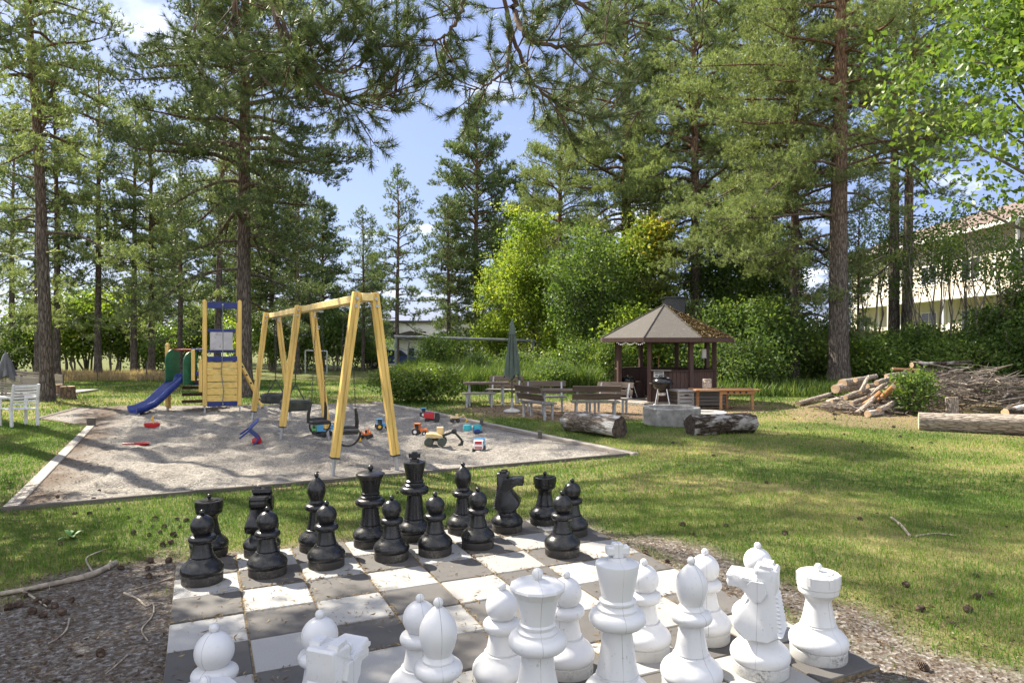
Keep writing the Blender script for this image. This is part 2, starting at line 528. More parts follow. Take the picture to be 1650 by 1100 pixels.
M_BK = plastic('black_plastic', (.012, .012, .013), (.075, .072, .068), .55, .72, .20)
M_BKB = plastic('dusty_black_plastic', (.03, .027, .024), (.17, .15, .12), .42, .66, .55)
M_WH = plastic('white_plastic', (.60, .602, .61), (.16, .148, .132), .595, .71, .34, True)
M_WHB = plastic('grimy_white_plastic', (.50, .495, .48), (.08, .07, .06), .45, .60, .5)

def foot(r, z0=.0):
    """plinth and swelling shoulder shared by every piece, scaled to bulge radius r"""
    base = [(0, 0), (r * .93, 0), (r * .95, .006), (r * .95, .058), (r * .9, .066), (0, .066)]
    body = [(r * .86, .062), (r * .94, .066), (r * .985, .076), (r, .092), (r * .985, .108), (r * .93, .124), (r * .82, .142), (r * .70, .157), (r * .625, .17), (r * .60, .182)]
    return base, body
def arc(cr, cz, rr, rz, a0, a1, n):
    return [(cr + rr * cos(radians(a0 + (a1 - a0) * k / n)), cz + rz * sin(radians(a0 + (a1 - a0) * k / n))) for k in range(n + 1)]
def knobp(z, r):
    return [(r * .62, z - r * 1.6), (r * .5, z - r * 1.15), (r * .62, z - r * .8)] + arc(0, z, r, r, -45, 88, 9)
def stem(r0, z0, r1, z1):
    return [(r0 * 1.05, z0 - .006), (r0 * .96, z0 - .004), (r0 * .96, z0), (r0, z0 + .003)] + [(r0 + (r1 - r0) * (t ** .8), z0 + (z1 - z0) * t) for t in (.25, .5, .75, 1)]
def collar(r, z, h):
    return [(r * .70, z - h * 1.02)] + arc(r - h * .95, z, h * .95, h * .95, -80, 80, 8)

def parts_pawn():
    b, s = foot(.152)
    body = s + stem(.082, .188, .062, .292) + collar(.098, .318, .030) + [(.064, .350)] + arc(0, .414, .083, .083, -48, 74, 14)
    return b, body, knobp(.511, .021), 0
def parts_bishop():
    b, s = foot(.155)
    body = s + stem(.085, .190, .058, .342) + collar(.104, .372, .030) + [(.066, .405), (.068, .415), (.060, .424), (.057, .434)] + \
        [(.062, .447), (.071, .47), (.078, .495), (.081, .52), (.079, .545), (.071, .57), (.058, .592), (.043, .61), (.029, .625), (.020, .633)]
    return b, body, knobp(.652, .021), 0
def parts_queen():
    b, s = foot(.158)
    body = s + stem(.094, .190, .069, .352) + collar(.136, .388, .038) + [(.092, .428), (.094, .44), (.080, .447), (.077, .452), (.083, .463), (.084, .47), (.076, .478)] + \
        [(.079, .50), (.090, .55), (.104, .60), (.110, .612)]
    return b, body, knobp(.695, .026), 'queen'
def parts_king():
    b, s = foot(.160)
    body = s + stem(.098, .190, .068, .410) + collar(.136, .450, .038) + [(.096, .490), (.098, .502), (.084, .512), (.081, .52), (.088, .531), (.088, .538), (.076, .547)] + \
        [(.079, .57), (.092, .64), (.1045, .702), (.1035, .710), (.060, .722), (.045, .724), (.043, .735), (.032, .737)]
    return b, body, None, 'king'
def parts_rook():
    b, s = foot(.158)
    body = s + stem(.092, .190, .067, .312) + [(.074, .335), (.092, .352), (.106, .364), (.108, .372), (.108, .392), (.113, .398), (.113, .462), (.108, .468), (.080, .470)]
    return b, body, knobp(.502, .020), 'rook'
KN = [(.118, .552), (.112, .560), (.02, .560), (.012, .545), (.012, .515), (.0, .505)]
def knight_poly():
    # head looks to +x
    front = [(-.095, .556), (-.085, .566), (.020, .566), (.024, .536), (.002, .524), (.020, .516), (.070, .520), (.122, .524), (.158, .524), (.166, .505), (.158, .488), (.166, .472), (.156, .446), (.100, .448),
             (.070, .432), (.046, .396), (.062, .368), (.094, .336), (.124, .300), (.132, .272), (.118, .245), (.082, .212), (.060, .195)]
    back = [(-.060, .195), (-.080, .212)]
    n = 10
    for k in range(n):
        t = k / n
        x = -.118 + .030 * t; z = .238 + .205 * t
        back += [(x - .010, z), (x + .004, z + .0135)]
    back += [(-.094, .452), (-.092, .50)]
    return front + back
def parts_knight():
    b, s = foot(.155)
    body = s + [(.092, .188), (.089, .190), (.089, .196), (.05, .197)]
    return b, body, None, 'knight'

def shrink(poly, d):
    n = len(poly); out = []
    ar = sum(poly[i - 1][0] * poly[i][1] - poly[i][0] * poly[i - 1][1] for i in range(n))
    sg = 1 if ar > 0 else -1
    for i in range(n):
        a, p, c = Vector(poly[i - 1]), Vector(poly[i]), Vector(poly[(i + 1) % n])
        e1 = (p - a).normalized(); e2 = (c - p).normalized()
        n1 = Vector((-e1.y, e1.x)) * sg; n2 = Vector((-e2.y, e2.x)) * sg
        q = (n1 + n2)
        q = q.normalized() if q.length > 1e-4 else n1
        k = d / max(.45, q.dot(n1))
        out.append((p.x + q.x * k, p.y + q.y * k))
    return out
def head_mesh():
    m = MB(); P = knight_poly(); n = len(P)
    S1 = shrink(P, .0115); S2 = shrink(P, .0050); S3 = shrink(P, .0016)
    def thick(p):
        z = p[1]; x = p[0]
        t = .125 - .042 * min(1, max(0, (z - .22) / .2))
        if z > .44: t = .084 - .020 * max(0, x) / .16
        if x < -.07 and z > .24: t *= .78
        return t
    layers = []
    for (poly, k) in ((S1, -1.0), (S2, -.965), (S3, -.90), (P, -.78), (P, 0), (P, .78), (S3, .90), (S2, .965), (S1, 1.0)):
        layers.append([(q[0], thick(p) * k, q[1]) for q, p in zip(poly, P)])
    vs = sum(layers, []); fs = []
    for l in range(8):
        for i in range(n):
            j = (i + 1) % n
            fs.append((l * n + i, l * n + j, (l + 1) * n + j, (l + 1) * n + i))
    fs.append(tuple(reversed(range(n)))); fs.append(tuple(range(8 * n, 9 * n)))
    m.add(vs, fs)
    for s in (-1, 1):
        # cheek plate, eye ridge and ear
        m.prism([(-.030, .500), (.03, .502), (.052, .480), (.046, .430), (.015, .392), (-.02, .400), (-.045, .44)], s * .060, s * .096)
        m.prism([(.004, .506), (.075, .514), (.085, .500), (.02, .488)], s * .060, s * .088)
        m.prism([(-.07, .530), (-.062, .580), (-.01, .584), (.012, .545), (-.01, .52)], s * .020, s * .068)
        m.prism([(.128, .505), (.162, .508), (.162, .492), (.13, .49)], s * .045, s * .068)
    return m
PIECE = {'pawn': parts_pawn, 'bishop': parts_bishop, 'queen': parts_queen, 'king': parts_king, 'rook': parts_rook, 'knight': parts_knight}
proto = {}
def make_piece(kind, white):
    base, body, knob, extra = PIECE[kind]()
    mt, mb = (M_WH, M_WHB) if white else (M_BK, M_BKB)
    t = thing('chess_' + kind, '', 'chess piece')
    MB().lathe(base, 44).build('plinth', mb, t)
    if extra == 'queen':
        o = MB().lathe(body, 44)
        # faceted crown flange with twelve sides
        o.lathe([(.108, .600), (.131, .634), (.128, .645), (.104, .657), (.03, .668), (.0, .668)], 12)
        o.build('body', mt, t, smooth=24)
    elif extra == 'rook':
        o = MB().lathe(body, 44)
        o.lathe([(.076, .469), (.076, .476), (0, .477)], 32)
        for k in range(6):
            q = 2 * pi * k / 6 + .3
            R = Matrix.Rotation(q, 3, 'Z')
            o.box(R @ Vector((.110, 0, .440)), (.012, .022, .050), R)
        o.build('body', mt, t)
    else:
        MB().lathe(body, 48).build('body', mt, t)
    if knob: MB().lathe(knob, 20).build('finial', mt, t)
    if extra == 'king':
        c = MB()
        c.prism([(-.026, .735), (.026, .735), (.024, .752), (.054, .748), (.056, .792), (.026, .788), (.024, .806), (-.024, .806), (-.026, .788), (-.056, .792), (-.054, .748), (-.024, .752)], -.024, .024)
        c.build('cross', mt, t, bevel=.006)
    if extra == 'knight':
        head_mesh().build('horse_head', mt, t, smooth=36, bevel=.0)
    return t
def place(kind, white, loc, rz, label, sc=1.0, tilt=(0, 0)):
    key = (kind, white)
    if key not in proto: proto[key] = t = make_piece(kind, white)
    else: t = copy_tree(proto[key])
    t.location = loc; t.rotation_euler = (tilt[0], tilt[1], rz); t.scale = (sc, sc, sc)
    t['label'] = label; t['group'] = ('white' if white else 'black') + ' chess pieces on the board'
    return t
SIDE = ['rook', 'knight', 'bishop', 'queen', 'king', 'bishop', 'knight', 'rook']
bb = [(337, 893), (422, 893), (510, 884), (597, 877), (668, 866), (746, 857), (817, 854), (878, 842)]
bl = ['black rook behind the black pawn at the left end of the board', 'black knight facing forward between the left rook and the bishop', 'black bishop between the left knight and the queen',
      'black queen with faceted crown standing beside the black king', 'tall black king with a cross on its crown', 'black bishop between the king and the right knight',
      'black knight seen in profile with its muzzle turned right', 'black rook at the far right corner in front of the lawn']
brz = [.4, -1.45, .2, .3, .1, .7, -.12, .6]
rc = random.Random(7)
for k, (px, py) in enumerate(bb):
    p = G(px, py)
    place(SIDE[k], False, p, brz[k], bl[k], 1.0)
bp = [(326, 936), (431, 924), (526, 911), (631, 899), (701, 891), (770, 880), (906, 892), (922, 860)]
bpl = ['black pawn at the front left end of its row, before the rook', 'black pawn standing in front of the black left knight', 'black pawn standing in front of the black left bishop',
       'black pawn standing in front of the black queen', 'black pawn standing in front of the black king', 'black pawn standing in front of the right black bishop',
       'black pawn moved forward, on the square before the last pawn of its row', 'black pawn on the far right edge of the board, partly behind the advanced pawn']
for k, (px, py) in enumerate(bp):
    place('pawn', False, G(px, py), rc.uniform(0, 6), bpl[k], 1.03 if k in (0, 6) else 1.0)
wb = [(0.45, 7.5), (1.5, 7.48), (2.48, 7.5), (3.58, 7.42), (4.47, 7.55), (5.5, 7.5), (6.55, 7.48), (7.5, 7.5)]
wl = ['white rook at the front left corner, cut off by the photo edge', 'white knight at the front left, seen from behind with only its head showing', 'white bishop standing between the left knight and the white queen',
      'white queen with broad faceted crown and knob', 'tall white king with a cross on its crown', 'white bishop standing just right of the white king',
      'sunlit white knight with ridged mane, muzzle turned left', 'white rook on the dark slab at the right corner of the board']
wrz = [.9, 1.2, .3, .15, .15, .5, pi - .5, .4]
for k, (i, j) in enumerate(wb):
    place(SIDE[k], True, BD(i, j), wrz[k], wl[k], 1.035)
wp = [(.55, 6.5), (1.53, 6.5), (2.6, 6.5), (3.56, 6.55), (4.43, 6.5), (5.56, 6.5), (6.56, 6.48), (7.42, 6.55)]
wpl = ['white pawn at the front left with tilted knob, before the cut-off rook', 'white pawn half hidden behind the front left white knight', 'white pawn half hidden behind the white left bishop',
       'white pawn standing between the left bishop and the white queen', 'white pawn partly hidden behind the white queen', 'white pawn standing behind and just right of the white king',
       'white pawn partly hidden behind the white bishop right of the king', 'white pawn behind the sunlit white knight']
for k, (i, j) in enumerate(wp):
    place('pawn', True, BD(i, j), [2.9, 2.2, .35, 1.9, 2.5, 2.6, 3.0, 1.0][k], wpl[k], 1.035, (.05, .06) if k == 0 else (0, 0))
# ------------------------------------------------------------------ shared materials
def wood(name, c1, c2, axis=2, rough=.7, s=1.0, dirt=(.10, .085, .07), dlo=.6, dhi=.78):
    sc = [26 * s, 26 * s, 26 * s]; sc[axis] = 1.6 * s
    return surf(name, c1, c2, 1.0, sc, rough, .35, .003, 3.0, .3, .7, dirt=dirt, dscale=.45, dlo=dlo, dhi=dhi)
M_YW = wood('yellow_painted_wood', (.60, .385, .09), (.78, .54, .165), 2, .55, dirt=(.34, .235, .09), dlo=.52, dhi=.74)
M_YWX = wood('yellow_painted_wood_beam', (.70, .50, .18), (.82, .64, .30), 1, .55, dirt=(.50, .38, .2), dlo=.5, dhi=.75)
M_YH = wood('yellow_painted_boards', (.63, .41, .10), (.78, .55, .17), 0, .5, dirt=(.40, .29, .13), dlo=.52, dhi=.74)
M_STEEL = surf('galvanised_steel', (.34, .35, .36), (.50, .51, .52), 14, rough=.45, metal=.75, bs=.1)
M_GREYPAINT = surf('weathered_grey_paint', (.33, .35, .37), (.47, .49, .50), 20, rough=.6, dirt=(.25, .22, .18), dscale=4)
M_BLACK = surf('black_rubber', (.012, .012, .013), (.035, .034, .033), 22, rough=.55, bs=.2)
M_TYRE = surf('worn_tyre_rubber', (.018, .019, .018), (.05, .052, .048), 9, rough=.75, bs=.4)
M_TYREG = surf('greenish_tyre_rubber', (.035, .042, .034), (.075, .085, .068), 9, rough=.8, bs=.3)
M_BLUEP = surf('dark_blue_plastic', (.010, .028, .17), (.016, .042, .23), 6, rough=.33, bs=.05, dirt=(.05, .08, .22), dscale=5)
M_BLUEW = surf('dark_blue_painted_board', (.010, .022, .14), (.018, .036, .19), 10, rough=.45, bs=.1)
M_GREENP = surf('dark_green_plastic', (.012, .095, .045), (.02, .14, .066), 5, rough=.45, bs=.1, dirt=(.05, .12, .07), dscale=7)
M_REDP = surf('red_plastic', (.42, .018, .025), (.52, .03, .035), 9, rough=.4, bs=.05)
M_YELP = surf('yellow_plastic', (.72, .40, .03), (.80, .48, .05), 9, rough=.45, bs=.05)
M_LBLUE = surf('light_blue_plastic', (.07, .30, .55), (.10, .37, .62), 9, rough=.45, bs=.05)
M_TEAL = surf('teal_plastic', (.03, .35, .42), (.05, .42, .48), 9, rough=.45, bs=.05)
M_BEIGEP = surf('sun_faded_yellow_plastic', (.62, .45, .20), (.72, .55, .30), 7, rough=.6, bs=.1)
M_WHITEP = surf('white_toy_plastic', (.72, .71, .68), (.80, .79, .77), 9, rough=.45, bs=.05)
M_GREENT = surf('green_toy_plastic', (.10, .38, .10), (.16, .48, .14), 9, rough=.45, bs=.05)
M_ORANGE = surf('orange_toy_plastic', (.70, .17, .03), (.78, .22, .05), 9, rough=.45, bs=.05)
M_PANEL = surf('faded_grey_plastic', (.42, .42, .45), (.55, .55, .58), 3, rough=.5, bs=.1, dirt=(.28, .24, .2), dscale=4, dlo=.58)
M_TIMBER = wood('weathered_grey_timber', (.26, .23, .20), (.44, .40, .35), 0, .9, dirt=(.14, .12, .10), dlo=.5, dhi=.7)
M_TIMBERD = wood('dark_weathered_timber', (.055, .047, .04), (.13, .115, .10), 0, .9)
M_BROWNW = wood('dark_brown_stained_wood', (.065, .038, .024), (.12, .07, .045), 0, .7)
M_WCHAIR = surf('white_painted_wood', (.70, .70, .69), (.80, .80, .79), 12, (1, 1, 1), .5, .15, dirt=(.5, .48, .43), dscale=5)
M_ROPE = surf('grey_rope', (.10, .12, .13), (.22, .24, .25), 60, rough=.9)

# ------------------------------------------------------------------ timber edging of the sand
def beam(p0, p1, w, h, z, mat, label):
    p0 = Vector((p0[0], p0[1], 0)); p1 = Vector((p1[0], p1[1], 0))
    d = p1 - p0; L = d.length
    t = thing('timber_edging', label, 'timber edging', (p0 + p1) / 2, math.atan2(d.y, d.x), 'timber beams round the sand')
    k = max(1, round(L / 3.2)); l = L / k
    for q in range(k):
        c = -L / 2 + (q + .5) * l
        MB().box((c, 0, z + h / 2 - .16), (l - .012, w, h + .16)).build('plank', mat, t, bevel=.008).rotation_euler = (0, 0, 0)
    return t
def P2(k): return Vector((SAND[k][0], SAND[k][1], 0))
def ext(a, b, e0=0, e1=0):
    d = (b - a).normalized(); return a - d * e0, b + d * e1
a, b = ext(P2(0), P2(1), .35, .1); beam(a, b, .055, .13, 0, M_TIMBERD, 'dark timber edging board along the chess side of the sand')
d7 = (P2(7) - P2(0)).normalized()
a, b = ext(P2(0) + d7 * .04, P2(7), 0, .05); beam(a, b, .15, .105, 0, M_TIMBER, 'grey timber beam along the left side of the sand')
MB_ = tag(MB().box((0, 0, .05), (.16, .16, .26)).build('corner_block', M_TIMBERD, bevel=.008), 'dark timber block at the end of the left sand beam', 'timber block')
MB_.location = P2(7) + d7 * .12; MB_.rotation_euler = (0, 0, math.atan2(d7.y, d7.x))
a, b = ext(P2(6), P2(5), .2, .1); beam(a, b, .12, .10, 0, M_TIMBERD, 'short dark timber beam where the sand bulges out behind the white chair')
beam(P2(5), P2(4), .12, .10, 0, M_TIMBERD, 'far timber beam behind the blue slide')
beam(P2(4), P2(3), .12, .06, 0, M_TIMBERD, 'low far timber beam behind the swings')
a, b = ext(P2(1), P2(2), .1, 0); beam(a, b, .13, .14, 0, M_TIMBER, 'pale grey timber beam on the lawn side of the sand, behind the toy trucks')
beam(P2(2), P2(3), .2, .14, 0, M_TIMBER, 'pale timber beam beside the round bush')
for (px, py, lb) in ((870, 707, 'small dark stake nailed to the pale beam near the teal toy'), (776, 686, 'tiny dark stake on the pale beam beside the picnic area')):
    o = MB().box((0, 0, .06), (.08, .08, .2)).build('stake', M_TIMBERD, bevel=.006); o.location = G(px, py); tag(o, lb, 'stake')

# ------------------------------------------------------------------ swing set
def apex(pl, pr): return (pl + pr) / 2
FR = [(G(535.6, 766), G(640, 756.5)), (G(452.5, 711), G(529.6, 706)), (G(406.6, 681.6), G(469, 678))]
TOPZ = EYE + (HZ - 478) / FPX * apex(*FR[0]).y
o0 = apex(*FR[1]); o0.z = 0
ssx = (apex(*FR[2]) - apex(*FR[0])); ssx.z = 0
swing = thing('swing_set', 'yellow wooden swing set with three A-frames on steel feet standing in the sand', 'swing set', o0)
def rel(p): return Vector(p) - o0
aw = ssx.normalized()                        # along the beam, going away
acr = Vector((aw.y, -aw.x, 0))               # across, to the right
legs_ = []
for (pl, pr) in FR:
    ap = apex(pl, pr)
    for p, s in ((pl, -1), (pr, 1)):
        p = Vector(p); p.z = sz1(p.x, p.y)
        top = ap + acr * (.125 * s) + Vector((0, 0, TOPZ + .06))
        d = (top - p).normalized()
        leg = MB()
        st = p + d * .22
        sdn = (acr - d * acr.dot(d)).normalized()
        for q in (-1, 1):
            leg.bar(rel(st + sdn * (.031 * q)), rel(top + sdn * (.031 * q)), .108, .050, acr)
        leg.bar(rel(st), rel(top), .085, .02, acr)
        lo = leg.build('leg', M_YW, swing, bevel=.006); legs_.append((lo, pl, pr, s))
        fm = MB(); fm.cyl(rel(p - d * .1), rel(st + d * .06), .030, n=14); fm.build('steel_foot', M_STEEL, lo)
        cm_ = MB(); cm_.bar(rel(st - d * .002), rel(st + d * .02), .118, .118, acr); cm_.build('foot_collar', M_BLACK, lo)
n0, n1, n2 = apex(*FR[0]), apex(*FR[1]), apex(*FR[2])
def on_beam(px):
    a, b = n0, n2; k = (px - 825) / FPX
    t = (k * a.y - a.x) / ((b.x - a.x) - k * (b.y - a.y))
    return a + (b - a) * t
for (lg, pl, pr, s) in legs_:
    ap = apex(pl, pr)
    for z in (-.03, -.13):
        k_ = (.06 - z) / (TOPZ + .06); q_ = ap + acr * (.125 * s + (.72 * s * k_ * .5)) + Vector((0, 0, TOPZ + z))
        bt = MB(); bt.cyl(rel(q_ - aw * .068), rel(q_ - aw * .05), .016, n=8); bt.cyl(rel(q_ - aw * .064), rel(q_ - aw * .052), .024, n=12)
        bt.build('bolt', M_STEEL, lg)
hangers = []
for px_ in (444, 476, 514, 560):
    q_ = on_beam(px_) + Vector((0, 0, TOPZ - .095))
    hg = MB(); hg.bar(rel(q_ - acr * .07), rel(q_ + acr * .07), .05, .03); hangers.append(hg)
pa = apex(*FR[0]) - aw * .12 + Vector((0, 0, TOPZ - .01)); pb = apex(*FR[2]) + aw * .12 + Vector((0, 0, TOPZ - .01))
bm_ = MB().bar(rel(pa), rel(pb), .105, .155, acr)
bo = bm_.build('top_beam', M_YWX, swing, bevel=.006)
for hg in hangers: hg.build('swing_hanger', M_STEEL, bo)
def chain(m, a, b, r=.006, link=.045):
    a = Vector(a); b = Vector(b); d = b - a; L = d.length; n = int(L / link); d.normalize()
    u = d.orthogonal().normalized(); w = d.cross(u)
    for i in range(n):
        c = a + d * (L * (i + .5) / n); x = u if i % 2 else w
        pts = [c - d * link * .62, c - d * link * .3 + x * .011, c + d * link * .3 + x * .011, c + d * link * .62]
        m.tube(pts, r * .62, 4, False)
        pts = [c - d * link * .62, c - d * link * .3 - x * .011, c + d * link * .3 - x * .011, c + d * link * .62]
        m.tube(pts, r * .62, 4, False)
def child_seat(px, py, label, sw=0):
    c = on_beam(px); zc = Zp(py, c.y)
    t = thing('child_swing_seat', label, 'swing seat', (c.x, c.y, zc), math.atan2(aw.y, aw.x) + pi / 2 + sw, 'swings hanging from the yellow swing set')
    # local x runs along the beam, y across it
    s = MB()
    s.box((0, 0, .0), (.30, .26, .045)); s.box((0, .0, .03), (.33, .22, .03))
    s.build('seat', M_BLACK, t, bevel=.015)
    bk = MB()
    for sx in (-1, 1):
        bk.tube([(sx * .15, -.11, .0), (sx * .155, -.10, .14), (sx * .14, -.06, .27), (sx * .12, -.03, .36)], [.030, .030, .026, .015], 8)
    bk.tube([(-.15, -.115, .05), (0, -.125, .06), (.15, -.115, .05)], .028, 8)
    bk.build('backrest', M_BLACK, t)
    lp = MB()
    lp.tube([(cos(radians(q)) * .185, .06 + .05 * sin(radians(q)), sin(radians(q)) * .20 - .01) for q in range(180, 361, 12)], .016, 8)
    lp.tube([(-.185, .06, -.01), (-.16, .11, .02), (0, .13, .03), (.16, .11, .02), (.185, .06, -.01)], .013, 8)
    lp.build('safety_hoop', M_BLACK, t)
    for sx in (-1, 1):
        ch = MB(); chain(ch, (sx * .125, -.03, .34), (sx * .045, 0, TOPZ - .09 - zc)); ch.build('chain', M_BLACK, t)
child_seat(514, 681, 'black infant swing seat with safety hoop hanging beside the middle A-frame', .1)
child_seat(560, 696, 'black infant swing seat partly hidden behind the front left leg of the swing set', -.15)
def tyre(px, py, R, label, mat, tilt=0):
    c = on_beam(px); zc = Zp(py, c.y)
    t = thing('tyre_swing', label, 'tyre swing', (c.x, c.y, zc), math.atan2(aw.y, aw.x), 'swings hanging from the yellow swing set')
    w = .105
    prof = [(R * .60, -w * .8), (R * .72, -w), (R * .9, -w), (R * .98, -w * .72), (R, -w * .4), (R, w * .4), (R * .98, w * .72), (R * .9, w), (R * .72, w), (R * .60, w * .8), (R * .62, w * .6), (R * .74, w * .55), (R * .78, 0), (R * .74, -w * .55), (R * .62, -w * .6), (R * .60, -w * .8)]
    m = MB().lathe(prof, 40); m.f = m.f[:-2]
    for k in range(40):
        q = 2 * pi * k / 40; Rm = Matrix.Rotation(q, 3, 'Z')
        for s in (-1, 1):
            m.box(Rm @ Vector((R * .995, 0, s * .045)), (.012, .022, .06), Rm @ Matrix.Rotation(s * .5, 3, 'X'))
    m.build('tyre', mat, t, smooth=40)
    hook = Vector((0, 0, .42))
    h = MB()
    for k in range(4):
        q = 2 * pi * k / 4 + .6; e = Vector((R * .8 * cos(q), R * .8 * sin(q), w * .9))
        h.tube([e, hook * .6 + e * .4, hook], .010, 5)
    h.build('hanger_chains', M_BLACK, t)
    for s in (-1, 1):
        ch = MB(); chain(ch, hook, (s * .13, 0, TOPZ - .09 - zc), .008, .06); ch.build('chain', M_BLACK, t)
tyre(444, 641, .32, 'black tyre swing with visible tread, the far one of two tyre swings', M_TYRE)
tyre(476, 652, .30, 'grey green smooth tyre swing in front of the treaded one', M_TYREG)

# ------------------------------------------------------------------ play tower with slide
PF = G(330, 664); PF.z = 0
PR_ = G(378, 660)
uu = Vector((PR_.x - PF.x, PR_.y - PF.y, 0)); uu = Vector((.93, .37, 0)); TW = .86
ww = Vector((-.42, .9075, 0)); TD = .88
tower = thing('play_tower', 'yellow wooden play tower with blue boards and climbing panel beside the slide', 'play tower', PF)
def tl(a, b, z): return uu * a + ww * b + Vector((0, 0, z))
ZT = Zp(484, PF.y); ZR = Zp(521, PF.y + .9)
def post(a, b, z0, z1, w=.105):
    o = MB()
    o.bar(tl(a, b, z0), tl(a, b, z1), w, w, tuple(uu))
    o.bar(tl(a, b, z1), tl(a, b, z1 + .03), w * .6, w * .6, tuple(uu))
    po = o.build('post', M_YW, tower, bevel=.014)
    MB().bar(tl(a, b, -.12), tl(a, b, z0 + .03), .045, .045, tuple(uu)).build('steel_foot', M_STEEL, po)
post(0, 0, .16, ZT); post(TW, 0, .16, ZT); post(0, TD, .16, ZR); post(TW, TD, .16, ZR)
def boardx(name, a0, a1, b, z0, z1, th, mat, lab=None, bev=.008):
    c = tl((a0 + a1) / 2, b, (z0 + z1) / 2)
    R = Matrix((uu, Vector((-uu.y, uu.x, 0)), Vector((0, 0, 1)))).transposed()
    return MB().box(c, ((a1 - a0), th, z1 - z0), R).build(name, mat, tower, bevel=bev, label=lab)
def zz_(py): return Zp(py, PF.y + .1)
boardx('cross_board', .06, TW - .06, 0, zz_(497), zz_(487), .045, M_BLUEW, 'dark blue top cross board')
boardx('cross_board', .06, TW - .06, 0, zz_(582), zz_(574), .05, M_BLUEW, 'dark blue middle cross board')
boardx('cross_board', .06, TW - .06, 0, zz_(654.5), zz_(647), .05, M_BLUEW, 'dark blue bottom cross board')
boardx('cross_board', .06, TW - .06, TD, Zp(535, PF.y + .9), Zp(530, PF.y + .9), .04, M_BLUEW, 'dark blue rear rail')
boardx('cross_board', .06, TW - .06, TD, Zp(568, PF.y + .9), Zp(563.5, PF.y + .9), .04, M_BLUEW, 'dark blue rear lower rail')
boardx('play_panel', .14, TW - .14, TD - .03, Zp(564, PF.y + .9), Zp(535, PF.y + .9), .03, M_PANEL, 'faded grey plastic panel')
zs_ = [zz_(647) + (zz_(583) - zz_(647)) * k / 6 for k in range(7)]
for k in range(6):
    boardx('climbing_board', .055, TW - .055, -.01, zs_[k] + .006, zs_[k + 1] - .012, .045, M_YH)
boardx('deck', .0, TW, TD / 2, zz_(585) - .05, zz_(585), TD - .1, M_BROWNW)
rp = MB(); rp.tube([tl(.44, -.03, zz_(491)), tl(.445, -.05, zz_(560)), tl(.40, -.06, zz_(600)), tl(.46, -.06, zz_(630)), tl(.43, -.06, zz_(650))], .011, 7)
rp.build('climbing_rope', M_ROPE, tower)
bk_ = MB()
for z in (zz_(491), zz_(651)): bk_.ball(tl(.44, -.035, z), .028, 10, 6, (1, 1, 1))
bk_.build('rope_bracket', M_STEEL, tower)
# landing with slide
QL = G(270, 662) - PF; QL.z = 0
LZ = Zp(612, 18.4)
lp_ = MB(); lp_.bar(QL + Vector((0, 0, .12)), QL + Vector((0, 0, Zp(557, QL.y + PF.y))), .10, .10, (1, 0, 0)); lp_.ball(QL + Vector((0, 0, Zp(557, QL.y + PF.y) + .02)), .062, 12, 8)
lpo = lp_.build('post', M_YW, tower, bevel=.012)
MB().bar(QL + Vector((0, 0, -.1)), QL + Vector((0, 0, .15)), .045, .045).build('steel_foot', M_STEEL, lpo)
q2 = QL + ww * .8
MB().bar(q2 + Vector((0, 0, .0)), q2 + Vector((0, 0, Zp(562, 18.4))), .10, .10).build('post', M_YW, tower, bevel=.012)
sdv = Vector((-.35, -.937, 0)); scr = Vector((.937, -.35, 0))        # slide heading, across
s0 = (QL * .55 + tl(0, 0, 0) * .45); s0.z = LZ
s_top = Vector((X(297, 18.3), 18.3, LZ)) - PF
e_ = G(217, 668.5) - PF; e_.z = .10
# deck of the landing
dk = MB(); 
cdk = (QL + tl(0, 0, 0) + q2 + tl(0, TD, 0)) / 4 + Vector((0, 0, LZ - .03))
dl_ = (tl(0, 0, 0) - QL); 
dk.add([QL + Vector((0, 0, LZ - .06)), tl(0, 0, LZ - .06), tl(0, TD, LZ - .06), q2 + Vector((0, 0, LZ - .06)), QL + Vector((0, 0, LZ)), tl(0, 0, LZ), tl(0, TD, LZ), q2 + Vector((0, 0, LZ))],
       [(3, 2, 1, 0), (4, 5, 6, 7), (0, 1, 5, 4), (1, 2, 6, 5), (2, 3, 7, 6), (3, 0, 4, 7)])
dk.build('landing', M_BROWNW, tower)
def rail(p, q, w, h, mat, name, lab=None): MB().bar(p, q, w, h).build(name, mat, tower, bevel=.008, label=lab)
rail(tl(-.02, 0, LZ - .07), QL + uu * .3 + Vector((0, 0, LZ - .07)), .04, .11, M_BLUEW, 'edge_board', 'dark blue edge board')
rail(tl(-.02, 0, LZ + .19), tl(-.3, .05, LZ + .19), .04, .10, M_BLUEW, 'edge_board', 'dark blue side board')
zt_ = Zp(563, 18.4)
rail(QL + Vector((0, 0, zt_)), QL * .35 + tl(0, 0, 0) * .65 + Vector((0, 0, zt_)), .035, .035, M_REDP, 'grab_bar', 'red grab bar')
rail(QL * .35 + tl(0, 0, 0) * .65 + Vector((0, 0, zt_)), tl(0, 0, zt_), .04, .06, M_BLUEW, 'grab_bar', 'blue grab bar')
rail(tl(-.28, .03, LZ), tl(-.28, .03, zt_), .09, .045, M_YW, 'slat'); rail(tl(-.10, .0, LZ - .3), tl(-.10, .0, LZ + .55), .09, .045, M_YW, 'slat')
for k, z in enumerate((.24, .42, .60)):
    a_ = QL * .7 + tl(0, TD, 0) * .0 + uu * .2 + ww * (.25 + .16 * k); 
    MB().box(a_ + uu * .35 + Vector((0, 0, z)), (.95, .22, .07), Matrix((uu, ww, Vector((0, 0, 1)))).transposed()).build('step', M_BROWNW, tower, bevel=.006)
